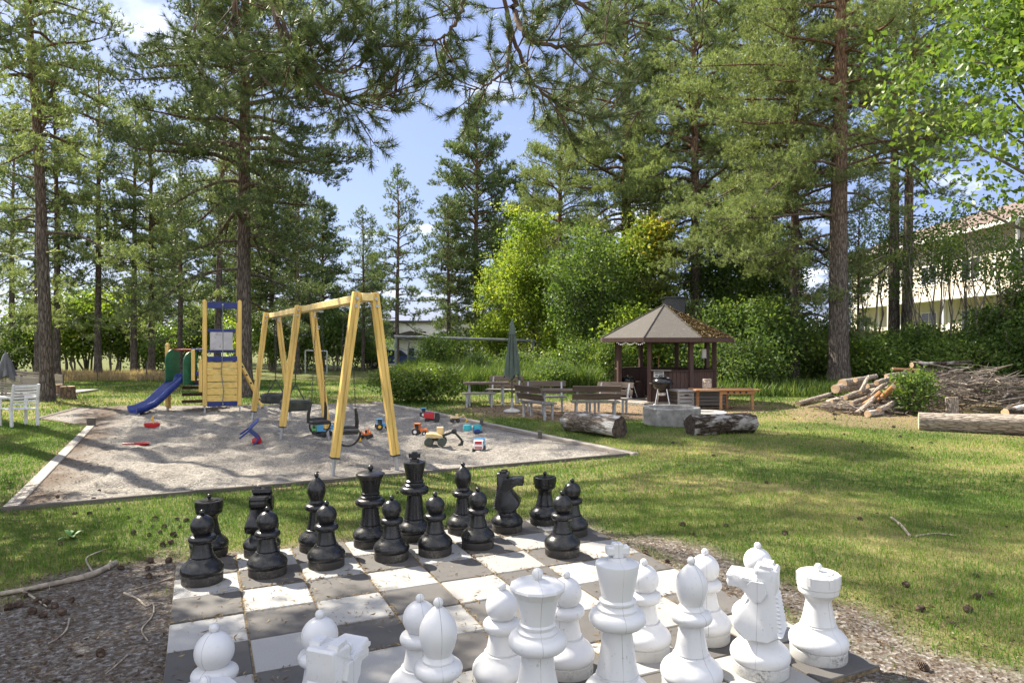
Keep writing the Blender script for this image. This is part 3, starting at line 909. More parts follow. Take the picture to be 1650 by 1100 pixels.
# green side panels of the slide entry, rounded at the top
def side_panel(c, lab):
    L = .46; Hh = .86
    poly = [(0, 0), (L, 0)] + [(L, .5)] + [(L - .28 + .28 * cos(radians(a)), Hh - .32 + .32 * sin(radians(a))) for a in range(0, 91, 10)] + [(0, Hh)]
    m = MB().prism(poly, -.02, .02)
    R = Matrix((sdv, -scr, Vector((0, 0, 1)))).transposed().to_4x4()
    m.xf(Matrix.Translation(c) @ R)
    m.build('side_panel', M_GREENP, tower, bevel=.008, label=lab)
side_panel(s_top - scr * .31 - sdv * .12 + Vector((0, 0, -.02)), 'dark green rounded side panel')
side_panel(s_top + scr * .31 - sdv * .12 + Vector((0, 0, -.09)), 'dark green rounded side panel')
# slide trough
path = []
SW_ = 1.2
S0 = s_top + sdv * .02; 
hl = (Vector((e_.x, e_.y, 0)) - Vector((S0.x, S0.y, 0))); hd = hl.normalized(); HL = hl.length
hc = Vector((-hd.y, hd.x, 0))
prof_t = [(-.06, LZ + .05), (0, LZ + .05), (.08, LZ + .03), (.18, LZ * .90), (.35, LZ * .68), (.52, LZ * .44), (.66, LZ * .27), (.78, .17), (.88, .115), (1.0, .095), (1.04, .085)]
cs = [(-.27, .02), (-.275, .10), (-.26, .135), (-.23, .135), (-.215, .10), (-.20, .02), (-.17, -.01), (.17, -.01), (.20, .02), (.215, .10), (.23, .135), (.26, .135), (.275, .10), (.27, .02), (.20, -.045), (-.20, -.045)]
sv = []; sf = []
nn_ = len(cs)
for i, (t, z) in enumerate(prof_t):
    p = Vector((S0.x, S0.y, 0)) + hd * HL * t
    a = prof_t[max(0, i - 1)]; b = prof_t[min(len(prof_t) - 1, i + 1)]
    tg = (hd * HL * (b[0] - a[0]) + Vector((0, 0, b[1] - a[1]))).normalized(); nr = hc.cross(tg); 
    if nr.z < 0: nr = -nr
    for (x, y) in cs: sv.append(p + hc * x * SW_ + Vector((0, 0, z)) + nr * y)
for i in range(len(prof_t) - 1):
    for k in range(nn_): sf.append((i * nn_ + k, i * nn_ + (k + 1) % nn_, (i + 1) * nn_ + (k + 1) % nn_, (i + 1) * nn_ + k))
sf.append(tuple(range(nn_))); sf.append(tuple((len(prof_t) - 1) * nn_ + k for k in range(nn_)))
so_ = MB().add(sv, sf); sm = so_.build('slide', M_BLUEP, tower, smooth=50)
MB().bar(Vector((e_.x, e_.y, .03)) - hc * .27, Vector((e_.x, e_.y, .03)) + hc * .27, .05, .07).build('end_bracket', M_STEEL, sm)
# inclined ladder to the right
l0 = tl(TW + .02, TD * .5, zz_(583)); l1 = G(424, 661) - PF; l1.z = 0.1
MB().bar(l0, l1, .11, .045).build('ladder_rail', M_YW, tower, bevel=.006)
MB().bar(l0 + ww * .5, l1 + ww * .5, .11, .045).build('ladder_rail', M_YW, tower, bevel=.006)
for k in range(5):
    c = l0.lerp(l1, .12 + .18 * k); MB().cyl(c - ww * .06, c + ww * .55, .028, n=10).build('rung', M_BLACK, tower)
MB().bar(l1 + Vector((.02, 0, .05)), l1 + Vector((.12, 0, -.12)), .05, .05).build('steel_foot', M_STEEL, tower)

# ------------------------------------------------------------------ white garden armchair
ch = thing('garden_chair', 'white slatted garden armchair on the lawn at the left edge', 'chair', (G(19, 689) + G(61, 686)) / 2)
c0 = G(19, 689); c1 = G(61, 686); base = Vector(ch.location)
ca = Vector((c1.x - c0.x, c1.y - c0.y, 0)); CW = ca.length; ca.normalize(); cf = Vector((-ca.y, ca.x, 0)) * .92 + ca * -.25; cf.normalize()
CH = Zp(619, base.y); SH = Zp(658, base.y)
def cl(a, f, z): return ca * a + cf * f + Vector((0, 0, z))
h_ = CW / 2
for s in (-1, 1):
    MB().bar(cl(s * h_, 0, 0), cl(s * h_, 0.04, SH), .06, .05).build('leg', M_WCHAIR, ch, bevel=.008)
    MB().bar(cl(s * h_, .50, 0), cl(s * h_, .50, SH + .22), .06, .05).build('leg', M_WCHAIR, ch, bevel=.008)
    MB().bar(cl(s * h_, 0.04, SH), cl(s * (h_ - .01), -.06, CH), .05, .05).build('back_post', M_WCHAIR, ch, bevel=.008)
    MB().bar(cl(s * h_, -.02, SH + .24), cl(s * h_, .56, SH + .24), .03, .06).build('armrest', M_WCHAIR, ch, bevel=.01)
for k in range(7):
    t = k / 6; z = SH + .10 + (CH - SH - .14) * t; f = .04 - .1 * (z - SH) / (CH - SH)
    MB().box(cl(0, f, z), (CW - .05, .022, .036 if k < 6 else .06), Matrix((ca, cf, Vector((0, 0, 1)))).transposed()).build('back_slat', M_WCHAIR, ch, bevel=.004)
st_ = MB()
for k in range(7): st_.box(cl(0, .05 + .075 * k, SH - .012), (CW + .03, .06, .022), Matrix((ca, Vector((-ca.y, ca.x, 0)), Vector((0, 0, 1)))).transposed())
st_.build('seat', M_WCHAIR, ch, bevel=.004)

# ------------------------------------------------------------------ toys in the sand
def wheels(t, pts, r, w, mat, hub=None):
    for (x, y) in pts:
        o = MB().lathe([(r * .55, -w / 2), (r * .9, -w / 2), (r, -w * .3), (r, w * .3), (r * .9, w / 2), (r * .55, w / 2)], 18)
        o.xf(Matrix.Translation((x, y, r)) @ Matrix.Rotation(pi / 2, 4, 'X'))
        wo = o.build('wheel', mat, t)
        if hub: MB().xf(Matrix()).cyl((x, y - w * .55, r), (x, y + w * .55, r), r * .45, n=12).build('hub', hub, wo)
def toy(name, label, px, py, rz, tilt=(0, 0)):
    p = GS(px, py)
    t = thing(name, label, 'toy', p, rz, 'toys left in the sand'); t.rotation_euler = (tilt[0], tilt[1], rz); return t
def dump_truck(label, px, py, rz, L, cab, bed, wheel=M_BLACK, hub=None, grill=None):
    t = toy('toy_truck', label, px, py, rz); w = L * .46
    MB().box((0, 0, L * .20), (L * .92, w * .62, L * .10)).build('chassis', M_BLACK, t, bevel=.004)
    c = MB(); c.prism([(L * .18, L * .22), (L * .50, L * .22), (L * .50, L * .42), (L * .44, L * .62), (L * .18, L * .64)], -w / 2, w / 2)
    co = c.build('cab', cab, t, bevel=.006)
    g = MB(); g.box((L * .475, 0, L * .53), (L * .03, w * .72, L * .15), Matrix.Rotation(-.28, 3, 'Y')); g.build('windscreen', grill or M_BLACK, co)
    for s in (-1, 1): MB().box((L * .33, s * w * .5, L * .50), (L * .18, .004, L * .13)).build('side_window', M_BLACK, co)
    MB().box((L * .505, 0, L * .30), (L * .02, w * .8, L * .07)).build('bumper', grill or M_BLACK, co)
    b = MB(); h0, h1 = L * .26, L * .66
    b.prism([(-L * .5, h0 + L * .08), (L * .14, h0), (L * .14, h1), (L * .10, h1), (L * .10, h0 + L * .05), (-L * .47, h0 + L * .12), (-L * .50, h1 * .95), (-L * .53, h1 * .95)], -w * .5, w * .5)
    for s in (-1, 1): b.prism([(-L * .51, h0 + L * .08), (L * .14, h0), (L * .14, h1), (-L * .53, h1 * .96)], s * w * .5, s * w * .545)
    b.build('load_bed', bed, t, bevel=.003)
    wheels(t, [(L * .30, s * w * .52) for s in (-1, 1)] + [(-L * .30, s * w * .52) for s in (-1, 1)], L * .155, L * .13, wheel, hub)
    return t
def tractor(label, px, py, rz, L, body, hub, cabmat=None):
    t = toy('toy_tractor', label, px, py, rz); w = L * .5
    MB().prism([(0, L * .22), (L * .5, L * .22), (L * .5, L * .40), (L * .44, L * .45), (0, L * .45)], -w * .26, w * .26).build('bonnet', body, t, bevel=.006)
    c = MB()
    for (x, y) in ((-.02, -.3), (-.02, .3), (-.36, -.3), (-.36, .3)): c.bar((x * L, y * w, L * .4), (x * L, y * w, L * .74), L * .04, L * .04)
    c.box((-L * .19, 0, L * .76), (L * .42, w * .74, L * .05)); c.box((-L * .2, 0, L * .40), (L * .40, w * .66, L * .08))
    c.build('cab', cabmat or body, t, bevel=.003)
    MB().box((-L * .19, 0, L * .58), (L * .30, w * .5, L * .30)).build('seat', M_BLACK, t, bevel=.01)
    wheels(t, [(-L * .24, s * w * .5) for s in (-1, 1)], L * .25, L * .17, M_BLACK, hub)
    wheels(t, [(L * .36, s * w * .42) for s in (-1, 1)], L * .16, L * .13, M_BLACK, hub)
    return t
def digger(label, px, py, rz, L, body, bucket, big=False):
    t = toy('toy_excavator', label, px, py, rz); w = L * .5
    MB().box((0, 0, L * .26), (L * .7, w * .5, L * .10)).build('chassis', M_BLACK, t, bevel=.005)
    MB().prism([(-L * .42, L * .33), (L * .30, L * .33), (L * .30, L * .46), (-L * .1, L * .54), (-L * .40, L * .54)], -w * .42, w * .42).build('body', body, t, bevel=.012)
    c = MB().prism([(L * .05, L * .46), (L * .36, L * .44), (L * .32, L * .78), (L * .04, L * .78)], -w * .02, w * .40)
    co = c.build('cab', body, t, bevel=.01)
    MB().box((L * .345, w * .19, L * .62), (.012, w * .28, L * .2)).build('window', M_BLACK, co)
    bo_ = MB()
    bo_.bar((L * .28, -w * .2, L * .42), (L * .78, -w * .2, L * .62), L * .08, L * .10)
    bo_.bar((L * .74, -w * .2, L * .64), (L * 1.10, -w * .2, L * .24), L * .07, L * .09)
    bo_.ball((L * .77, -w * .2, L * .62), L * .12, 14, 8, (1, .5, 1))
    bo_.build('boom', bucket if big else body, t, bevel=.006)
    MB().prism([(L * 1.06, L * .28), (L * 1.18, L * .20), (L * 1.14, L * .03), (L * .92, L * .02), (L * .96, L * .10), (L * 1.04, L * .14)], -w * .42, w * .04).build('bucket', bucket, t, bevel=.004)
    wheels(t, [(x * L, s * w * .5) for x in (-.27, .27) for s in (-1, 1)], L * .19, L * .15, M_TYREG if big else M_BLACK)
    return t
dump_truck('toy truck with white and red cab and light blue load bed, nearest the lawn beam', 772, 728, -1.05 - .55, .34, M_WHITEP, M_LBLUE, grill=M_REDP)
digger('big sun-faded yellow toy excavator with black boom and bucket', 702, 718, .05, .42, M_BEIGEP, M_BLACK, True)
digger('orange and yellow toy digger with its bucket towards the swing set', 591, 708, -1.75, .27, M_ORANGE, M_YELP)
tractor('blue toy tractor with yellow hubs behind the front right swing leg', 616, 692, .35, .30, M_LBLUE, M_YELP, M_LBLUE)
tractor('red and orange toy tractor left of the big excavator', 677, 701, -.2, .30, M_ORANGE, M_WHITEP, M_ORANGE)
dump_truck('green and blue toy truck under the infant swing seat', 519, 703, 2.7, .38, M_GREENT, M_LBLUE)
dump_truck('red toy trailer on black wheels near the round bush', 696, 681, .1, .36, M_BLACK, M_REDP)
tractor('dark blue toy tractor with pale roof at the far edge of the sand', 686, 672, .2, .30, M_BLUEP, M_WHITEP, M_LBLUE)
digger('small yellow toy digger by the pale beam', 733, 680, .15, .25, M_BEIGEP, M_YELP)
# teal toy: a two wheeled roller lying on its side
t = toy('toy_roller', 'teal toy roller with two drums lying in the sand', 761, 695, .1)
for x in (-.10, .10): MB().xf(Matrix()).lathe([(.02, -.06), (.085, -.055), (.09, 0), (.085, .055), (.02, .06)], 18, (x, 0, .085)).xf(Matrix.Rotation(0, 4, 'Z')).build('drum', M_TEAL, t)
MB().box((0, 0, .10), (.12, .05, .05)).build('axle', M_WHITEP, t, bevel=.01)
t = toy('toy_car', 'small bright blue toy car in front of the teal roller', 770, 698.5, .3)
MB().prism([(-.09, .02), (.09, .02), (.09, .055), (.05, .06), (.02, .095), (-.06, .095), (-.09, .06)], -.045, .045).build('body', M_BLUEP, t, bevel=.008)
wheels(t, [(x, s * .045) for x in (-.055, .055) for s in (-1, 1)], .026, .02, M_BLACK)
# red bowl with yellow handle, red ladle, tipped blue chair
t = toy('toy_boat', 'red toy boat with a yellow handle in front of the slide', 245, 689, .1)
hull = MB().lathe([(.02, 0), (.13, .0), (.16, .05), (.165, .10), (.15, .10), (.14, .05), (.10, .02), (0.01, .02)], 24).xf(Matrix.Diagonal((1, .62, 1, 1)))
hull.build('hull', M_REDP, t)
MB().tube([(.02, 0, .02), (.03, 0, .14), (.0, 0, .20), (.03, 0, .25)], [.016, .014, .02, .012], 8).build('handle', M_YELP, t)
t = toy('toy_shovel', 'flat red toy shovel lying on the sand', 228, 716.5, .15)
MB().lathe([(.01, 0), (.10, .0), (.13, .035), (.12, .035), (.09, .012), (.01, .012)], 20).xf(Matrix.Diagonal((1.1, .8, 1, 1))).build('scoop', M_REDP, t)
MB().tube([(-.12, .0, .03), (-.22, .03, .025), (-.33, .04, .02)], [.012, .014, .016], 8).build('handle', M_REDP, t)
t = toy('toy_chair', 'small blue plastic chair tipped over onto a red bucket', 409, 713, .5, (0, 0))
R = Matrix.Rotation(.75, 4, 'Y') @ Matrix.Rotation(.25, 4, 'X')
def tc_(m): return m.xf(Matrix.Translation((0, 0, .17)) @ R)
tc_(MB().box((0, 0, 0), (.25, .24, .02))).build('seat', M_BLUEP, t, bevel=.008)
tc_(MB().box((-.12, 0, .13), (.02, .24, .22))).build('backrest', M_BLUEP, t, bevel=.008)
for (x, y) in ((-.11, -.1), (-.11, .1), (.11, -.1), (.11, .1)):
    tc_(MB().bar((x, y, 0), (x * 1.25, y * 1.25, -.2), .028, .028)).build('leg', M_BLUEP, t, bevel=.006)
t = toy('toy_bucket', 'red toy bucket under the tipped blue chair', 414, 714, 0)
MB().lathe([(.01, .0), (.06, 0), (.085, .12), (.078, .12), (.055, .012), (.01, .012)], 20).xf(Matrix.Rotation(1.2, 4, 'Y') @ Matrix.Translation((-.05, 0, -.05))).build('pail', M_REDP, t)
M_PLANK = wood('weathered_brown_plank', (.066, .044, .031), (.15, .106, .076), 0, .75, dirt=(.07, .05, .04), dlo=.5, dhi=.72)
M_PLANKG = wood('silvery_plank', (.15, .132, .115), (.27, .245, .215), 0, .75)
M_FRAME = surf('grey_steel_frame', (.30, .31, .32), (.42, .43, .44), 10, rough=.5, metal=.3, bs=.08)
M_CANV = surf('dark_green_canvas', (.058, .080, .064), (.095, .122, .100), 5, (1, 1, .3), .85, .3, dirt=(.12, .15, .12), dscale=3)
M_CANVG = surf('grey_canvas', (.10, .105, .12), (.17, .175, .19), 5, (1, 1, .3), .85, .3)
M_STONE = surf('pale_stone', (.42, .40, .36), (.58, .56, .51), 12, rough=.9, bs=.4)
M_CONC = surf('old_concrete', (.17, .163, .152), (.29, .28, .262), 7, rough=.92, bs=.5, bd=.006, det=8, dirt=(.42, .40, .38), dscale=4, dlo=.6, dhi=.66)
M_REDBR = wood('red_brown_stained_timber', (.042, .020, .015), (.075, .036, .026), 2, .62, dirt=(.045, .022, .017))
M_DARKIN = surf('dark_stained_timber', (.028, .013, .010), (.05, .022, .017), 12, rough=.7)
M_FELT = surf('grey_roofing_felt', (.062, .055, .047), (.10, .09, .078), 30, rough=.95, bs=.5, bd=.004, dirt=(.20, .185, .15), dscale=6, dlo=.62, dhi=.72)
M_RIDGE = surf('dark_ridge_felt', (.045, .04, .035), (.075, .066, .056), 20, rough=.95)
M_NEED = surf('roof_needle_litter', (.12, .075, .035), (.36, .26, .13), 40, rough=1, bs=.8, bd=.01)
M_BLKMET = surf('black_enamel', (.010, .010, .011), (.02, .02, .022), 8, rough=.22, bs=.02)
M_ALU = surf('aluminium_tube', (.55, .55, .56), (.68, .68, .69), 12, rough=.35, metal=.6, bs=.05)
M_RESIN = wood('grey_resin_boards', (.30, .29, .28), (.42, .41, .395), 0, .7)
M_RESIND = wood('dark_grey_resin_boards', (.10, .09, .08), (.16, .145, .13), 0, .7)
M_ORWOOD = wood('oiled_pine', (.28, .13, .05), (.44, .23, .10), 0, .6)
M_WHITE = surf('white_enamel', (.72, .72, .71), (.80, .80, .79), 10, rough=.5)
M_TXT = surf('grey_print', (.14, .16, .18), (.2, .22, .24), 10)

# ------------------------------------------------------------------ benches and tables
def bench(px, d, rz, L, label, back=True, hs=.42, group='benches of the picnic place', seat_mat=None):
    x = X(px, d)
    t = thing('bench', label, 'bench', P3(x, d), rz, group)
    for k in range(2): MB().box((0, -.09 + .18 * k, hs - .02), (L, .165, .045)).build('seat_plank', seat_mat or M_PLANKG, t, bevel=.006)
    for s in (-1, 1):
        xx = s * (L / 2 - .12)
        MB().bar((xx, -.10, 0), (xx, -.10, hs - .04), .05, .05).build('leg', M_FRAME, t, bevel=.005)
        MB().bar((xx, .12, 0), (xx, .12, hs - .04), .05, .05).build('leg', M_FRAME, t, bevel=.005)
        MB().bar((xx, -.16, hs - .06), (xx, .16, hs - .06), .04, .04).build('bracket', M_FRAME, t)
        if back: MB().bar((xx, -.14, hs - .08), (xx, -.30, hs + .36), .05, .035).build('back_post', M_FRAME, t, bevel=.005)
    if back:
        R = Matrix.Rotation(radians(20), 3, 'X')
        for k in range(2): MB().box((0, -.215 - .07 * k, hs + .12 + .19 * k), (L, .035, .155), R).build('back_plank', M_PLANK, t, bevel=.006)
    return t
def table(px, d, rz, L, Wd, h, label):
    x = X(px, d)
    t = thing('picnic_table', label, 'table', P3(x, d), rz, 'picnic tables')
    n = 5; w = Wd / n
    tp = MB()
    for k in range(n): tp.box((0, -Wd / 2 + (k + .5) * w, h - .025), (L, w - .012, .05))
    tp.build('table_top', M_PLANK, t, bevel=.005)
    for s in (-1, 1):
        for q in (-1, 1): MB().bar((s * (L / 2 - .18), q * Wd * .3, 0), (s * (L / 2 - .18), q * Wd * .3, h - .05), .055, .055).build('leg', M_FRAME, t, bevel=.005)
        MB().bar((s * (L / 2 - .18), -Wd * .4, h - .075), (s * (L / 2 - .18), Wd * .4, h - .075), .04, .04).build('bracket', M_FRAME, t)
        MB().bar((s * (L / 2 - .18), -Wd * .75, .03), (s * (L / 2 - .18), Wd * .75, .03), .04, .05).build('floor_rail', M_FRAME, t)
    return t
table(912, 17.3, .05, 1.5, .8, .66, 'weathered picnic table in the middle of four benches')
bench(866, 16.5, -1.02, 1.15, 'weathered bench at the end of the picnic table nearest the green parasol')
bench(959, 16.75, .03, 1.18, 'brown bench seen from behind, in front of the right half of the picnic table')
bench(878, 18.3, pi - .03, 1.15, 'brown bench behind the picnic table, facing the camera')
bench(984, 17.9, pi - .6, 1.05, 'weathered bench at the end of the picnic table nearest the pavilion')
table(783, 20.2, .10, 1.35, .75, .68, 'small weathered picnic table left of the green parasol')
bench(812, 21.0, pi - .3, 1.1, 'bench with backrest behind the small picnic table')
bench(772, 19.55, .12, .95, 'backless bench in front of the small picnic table', back=False)

# ------------------------------------------------------------------ parasols
def parasol(px, py, ztop, zbot, R, label, mat, base=True):
    p = GZ(px, py)
    t = thing('closed_parasol', label, 'parasol', p, .3)
    n = 48; rows = 16; vs = []; fs = []
    rr = random.Random(px)
    ph = [rr.uniform(-.5, .5) for _ in range(8)]
    for i in range(rows + 1):
        k = i / rows; z = ztop - .10 - (ztop - .10 - zbot) * k
        r0 = R * (.16 + .84 * k ** .8)
        for a in range(n):
            q = 2 * pi * a / n
            fold = abs(sin(4 * q + ph[0] + .5 * k)) ** .6
            r = r0 * (.55 + .45 * fold) * (1 + .10 * sin(3 * q + 4 * k + ph[1]))
            vs.append((r * cos(q), r * sin(q), z + (.07 * sin(4 * q + ph[2]) + .05 * sin(q * 3)) * k ** 3))
    for i in range(rows):
        for a in range(n): fs.append((i * n + a, i * n + (a + 1) % n, (i + 1) * n + (a + 1) % n, (i + 1) * n + a))
    cv = MB().add(vs, fs)
    c = cv.build('canopy', mat, t, smooth=70)
    capm = MB().lathe([(R * .42, ztop - .38), (R * .40, ztop - .34), (R * .30, ztop - .16), (R * .17, ztop - .05), (.03, ztop - .02), (.012, ztop + .05)], 16)
    capm.build('top_flap', mat, c)
    MB().cyl((0, 0, .0), (0, 0, ztop - .05), .022, n=12).build('pole', M_PLANK, t)
    MB().cyl((0, 0, .08), (0, 0, .38), .034, n=12).build('sleeve', M_FRAME, t)
    if base: MB().lathe([(0.01, 0), (.20, 0), (.225, .02), (.22, .045), (.17, .075), (.06, .10), (.05, .12), (.0, .12)], 28).build('foot', M_STONE, t)
    return t
parasol(825, 664, Zp(516, 18.1), Zp(607, 18.1), .235, 'closed dark green parasol on a stone foot beside the picnic table', M_CANV)
parasol(9, 644, Zp(568, 22), Zp(609, 22), .34, 'closed grey parasol behind the slatted screen at the left edge', M_CANVG, False)

# ------------------------------------------------------------------ pavilion
GC = Vector((X(1070, 21.6), 21.6, 0)); GC.z = hz1(GC.x, GC.y)
pav = thing('barbecue_pavilion', 'octagonal dark red timber barbecue pavilion with grey felt roof', 'pavilion', GC)
TH0 = -73
def oc(k, r, z):
    a = radians(TH0 + 45 * k); return Vector((r * sin(a), -r * cos(a), z))
RE, RP = 2.13, 1.56
ZE, ZA, ZW = Zp(544, 20.2), Zp(491, 21.6), Zp(596, 20.2)
for k in range(8):
    rf = MB()
    a, b, c = oc(k, RE, ZE), oc(k + 1, RE, ZE), Vector((0, 0, ZA))
    th = Vector((0, 0, .03))
    rf.add([a, b, c, a - th, b - th, c - th], [(0, 1, 2), (5, 4, 3), (0, 3, 4, 1), (1, 4, 5, 2), (2, 5, 3, 0)])
    ro = rf.build('roof_face', M_FELT, pav)
    dn = Vector((0, 0, -.10)); a2, b2 = oc(k, RE - .01, ZE - .07), oc(k + 1, RE - .01, ZE - .07)
    MB().bar(a2, b2, .03, .12).build('fascia', M_REDBR, pav)
    MB().tube([oc(k, RE + .005, ZE + .012), Vector((0, 0, ZA + .015))], .016, 6).build('ridge_cap', M_RIDGE, pav)
    p = oc(k, RP, 0)
    MB().bar(p, p + Vector((0, 0, ZE - .03)), .125, .125, (cos(radians(TH0 + 45 * k)), sin(radians(TH0 + 45 * k)), 0)).build('post', M_REDBR, pav, bevel=.008)
    q = oc(k + 1, RP, 0)
    MB().bar(p + Vector((0, 0, ZE - .10)), q + Vector((0, 0, ZE - .10)), .05, .12).build('header_beam', M_DARKIN, pav)
    if k != 0:
        w = MB(); n = 9; e = (q - p); L = e.length; e.normalize(); nrm = Vector((e.y, -e.x, 0))
        for s in range(n):
            u0 = .06 + (L - .12) * s / n; u1 = .06 + (L - .12) * (s + 1) / n
            w.bar(p + e * ((u0 + u1) / 2) + Vector((0, 0, .06)), p + e * ((u0 + u1) / 2) + Vector((0, 0, ZW - .04)), u1 - u0 - .010, .024, tuple(nrm))
        w.bar(p + e * .05 - nrm * .02 + Vector((0, 0, ZW * .5)), q - e * .05 - nrm * .02 + Vector((0, 0, ZW * .5)), .012, ZW - .12)
        w.build('wall_panel', M_REDBR, pav)
        MB().bar(p + e * .05 + Vector((0, 0, ZW - .02)), q - e * .05 + Vector((0, 0, ZW - .02)), .14, .035).build('wall_sill', M_DARKIN, pav)
        MB().bar(p + e * .05 + nrm * .02 + Vector((0, 0, .10)), q - e * .05 + nrm * .02 + Vector((0, 0, .10)), .035, .05).build('base_rail', M_REDBR, pav)
fl = MB().add([oc(k, RP + .12, .0) for k in range(8)] + [oc(k, RP + .12, .10) for k in range(8)], [tuple(range(7, -1, -1)), tuple(range(8, 16))] + [(k, (k + 1) % 8, 8 + (k + 1) % 8, 8 + k) for k in range(8)])
fl.build('floor', M_TIMBER, pav)
MB().bar(oc(0, RP + .32, .04), oc(1, RP + .32, .04), .22, .10).build('step', M_TIMBER, pav, bevel=.01)
chm = MB().box((.42, .55, (ZA - .15)), (.62, .62, .75)); chm.box((.42, .55, ZA + .245), (.72, .72, .05))
chm.build('chimney_hood', M_BLKMET, pav, bevel=.01)
# shelf and letterings plaque on the front panel, string lights
a, b = oc(1, RP, 0), oc(2, RP, 0); e = (b - a).normalized(); nr = Vector((e.y, -e.x, 0))
MB().bar(a + e * .02 + nr * .12 + Vector((0, 0, ZW + .0)), a + e * .60 + nr * .10 + Vector((0, 0, ZW - .01)), .22, .025).build('shelf', M_PLANKG, pav)
sg = thing('notice_plaque', 'small white notice plaque with grey print on the front panel of the pavilion', 'sign', GC + a + e * .26 + nr * .035 + Vector((0, 0, Zp(602.5, 20.2))), math.atan2(e.y, e.x))
MB().box((0, 0, 0), (.30, .015, .20)).build('plate', M_WHITE, sg, bevel=.003)
tx = MB()
for k in range(5): tx.box((0, -.010, .068 - .016 * k), (.25 - .03 * (k % 2), .004, .008))
tx.prism([(-.11, -.075), (-.11, -.045), (-.05, -.02), (-.01, -.05), (.05, -.03), (.11, -.055), (.11, -.075)], -.012, -.008)
tx.build('print', M_TXT, sg)
lw = MB(); pts = []
p0, p1 = oc(0, RE - .02, ZE - .13), oc(1, RE - .02, ZE - .13)
for k in range(31):
    t = k / 30; pts.append(GC + p0.lerp(p1, .35 + .65 * t) - Vector((0, 0, .06 * abs(sin(t * pi * 3)))))
o = lw.tube(pts, .006, 5)
for k in range(0, 31, 2): lw.ball(pts[k] - Vector((0, 0, .02)), .016, 8, 5)
tag(lw.build('string_lights', M_WHITE), 'short white string of lamps looped under the pavilion eave', 'string lights')
lan = thing('paper_lantern', 'small white box lantern hanging under the right eave of the pavilion', 'lantern', Vector((X(1134, 21.0), 21.0, Zp(569, 21.0))))
ll = MB().box((0, 0, 0), (.13, .13, .27)); ll.build('shade', M_WHITE, lan, bevel=.01)
MB().box((0, 0, -.145), (.15, .15, .02)).build('rim', M_FRAME, lan); MB().cyl((0, 0, .13), (0, 0, .40), .005, n=6).build('cord', M_FRAME, lan)
tag(MB().cyl((X(1061, 21.9), 21.9, ZW), (X(1061.5, 21.9), 21.9, Zp(573, 21.9)), .016, n=8).build('wooden_stick', M_ORWOOD), 'thin wooden stick leaning up inside the pavilion behind the kettle grill', 'stick')

# ------------------------------------------------------------------ kettle grills
def kettle(loc, rz, sc, label, lid=True):
    t = thing('kettle_grill', label, 'grill', loc, rz)
    t.scale = (sc, sc, sc)
    R = .29; zc = .70
    MB().lathe(arc(0, zc, R, R * .86, -88, 0, 12) + [(R + .012, zc + .005), (R - .02, zc + .008), (0, zc + .008)], 32).build('bowl', M_BLKMET, t)
    if lid:
        l = MB().lathe([(R + .016, zc + .012), (R + .02, zc + .03)] + arc(0, zc + .03, R, R * .56, 0, 86, 10), 32)
        lo = l.build('lid', M_BLKMET, t)
        MB().tube([(-.10, 0, zc + .175), (-.085, 0, zc + .235), (.085, 0, zc + .235), (.10, 0, zc + .175)], .014, 8).build('lid_handle', M_PLANK, lo)
        MB().lathe([(.01, 0), (.045, 0), (.045, .02), (.01, .025)], 14, (.13, -.1, zc + .155)).build('damper', M_ALU, lo)
    for s in (-1, 1): MB().tube([(s * (R + .005), -.09, zc - .01), (s * (R + .07), -.08, zc), (s * (R + .07), .08, zc), (s * (R + .005), .09, zc - .01)], .012, 6).build('side_handle', M_BLACK, t)
    for q in (-2.6, -1.35, 1.57):
        a = Vector((cos(q) * R * .70, sin(q) * R * .70, zc - .13)); b = Vector((cos(q) * R * 1.25, sin(q) * R * 1.25, .05))
        MB().cyl(a, b, .016, n=8).build('leg', M_ALU, t)
        if q < -2: MB().lathe([(.02, -.02), (.06, -.02), (.06, .02), (.02, .02)], 16).xf(Matrix.Translation(b) @ Matrix.Rotation(pi / 2, 4, 'X')).build('wheel', M_WHITE, t)
    MB().lathe([(.12, .42), (.12, .36), (.10, .34), (0, .34)], 20).build('ash_catcher', M_ALU, t)
    return t
kettle(P3(X(1067, 19.7), 19.7), .2, .98, 'black kettle grill with closed lid on silver legs in front of the pavilion')
kettle(Vector((X(1012, 21.4), 21.4, GC.z + .1)), 1.2, .78, 'small black kettle grill standing inside the open side of the pavilion', True)
tag(MB().lathe([(.01, 0), (.24, 0), (.25, .45), (.25, .5), (.02, .5)], 20, (X(1027, 21.9), 21.9, GC.z + .1)).build('barrel', M_DARKIN), 'dark round barrel behind the small grill inside the pavilion', 'barrel')

# ------------------------------------------------------------------ storage box, side table, birch log
SB = P3(X(1104, 19.6), 19.6)
bx_ = thing('storage_box', 'grey slatted storage box with lid beside the pavilion', 'storage box', SB, .18)
hB = Zp(628, 19.6) - SB.z
for k in range(4):
    z0 = .03 + (hB - .09) * k / 4
    m = MB(); m.box((.55, .30, z0 + (hB - .09) / 8), (1.55, .72, (hB - .09) / 4 - .014)); m.build('side_board', M_RESIND, bx_, bevel=.006)
    MB().box((-.02, -.075, z0 + (hB - .09) / 8), (.40, .04, (hB - .09) / 4 - .018)).build('front_board', M_RESIN, bx_, bevel=.006)
MB().box((.53, .27, hB - .03), (1.62, .82, .05)).build('lid', M_RESIN, bx_, bevel=.012)
for s in (-1, 1): MB().box((-.02 + s * .22, -.085, hB / 2 - .02), (.05, .05, hB - .08)).build('corner_post', M_RESIN, bx_, bevel=.008)
MB().box((0, -.10, hB - .14), (.12, .02, .03)).build('handle', M_BLACK, bx_)
TB = P3(X(1166, 19.0), 19.0)
tb = thing('wooden_side_table', 'long low oiled wooden table with round holes in its apron, right of the pavilion', 'table', TB, .06)
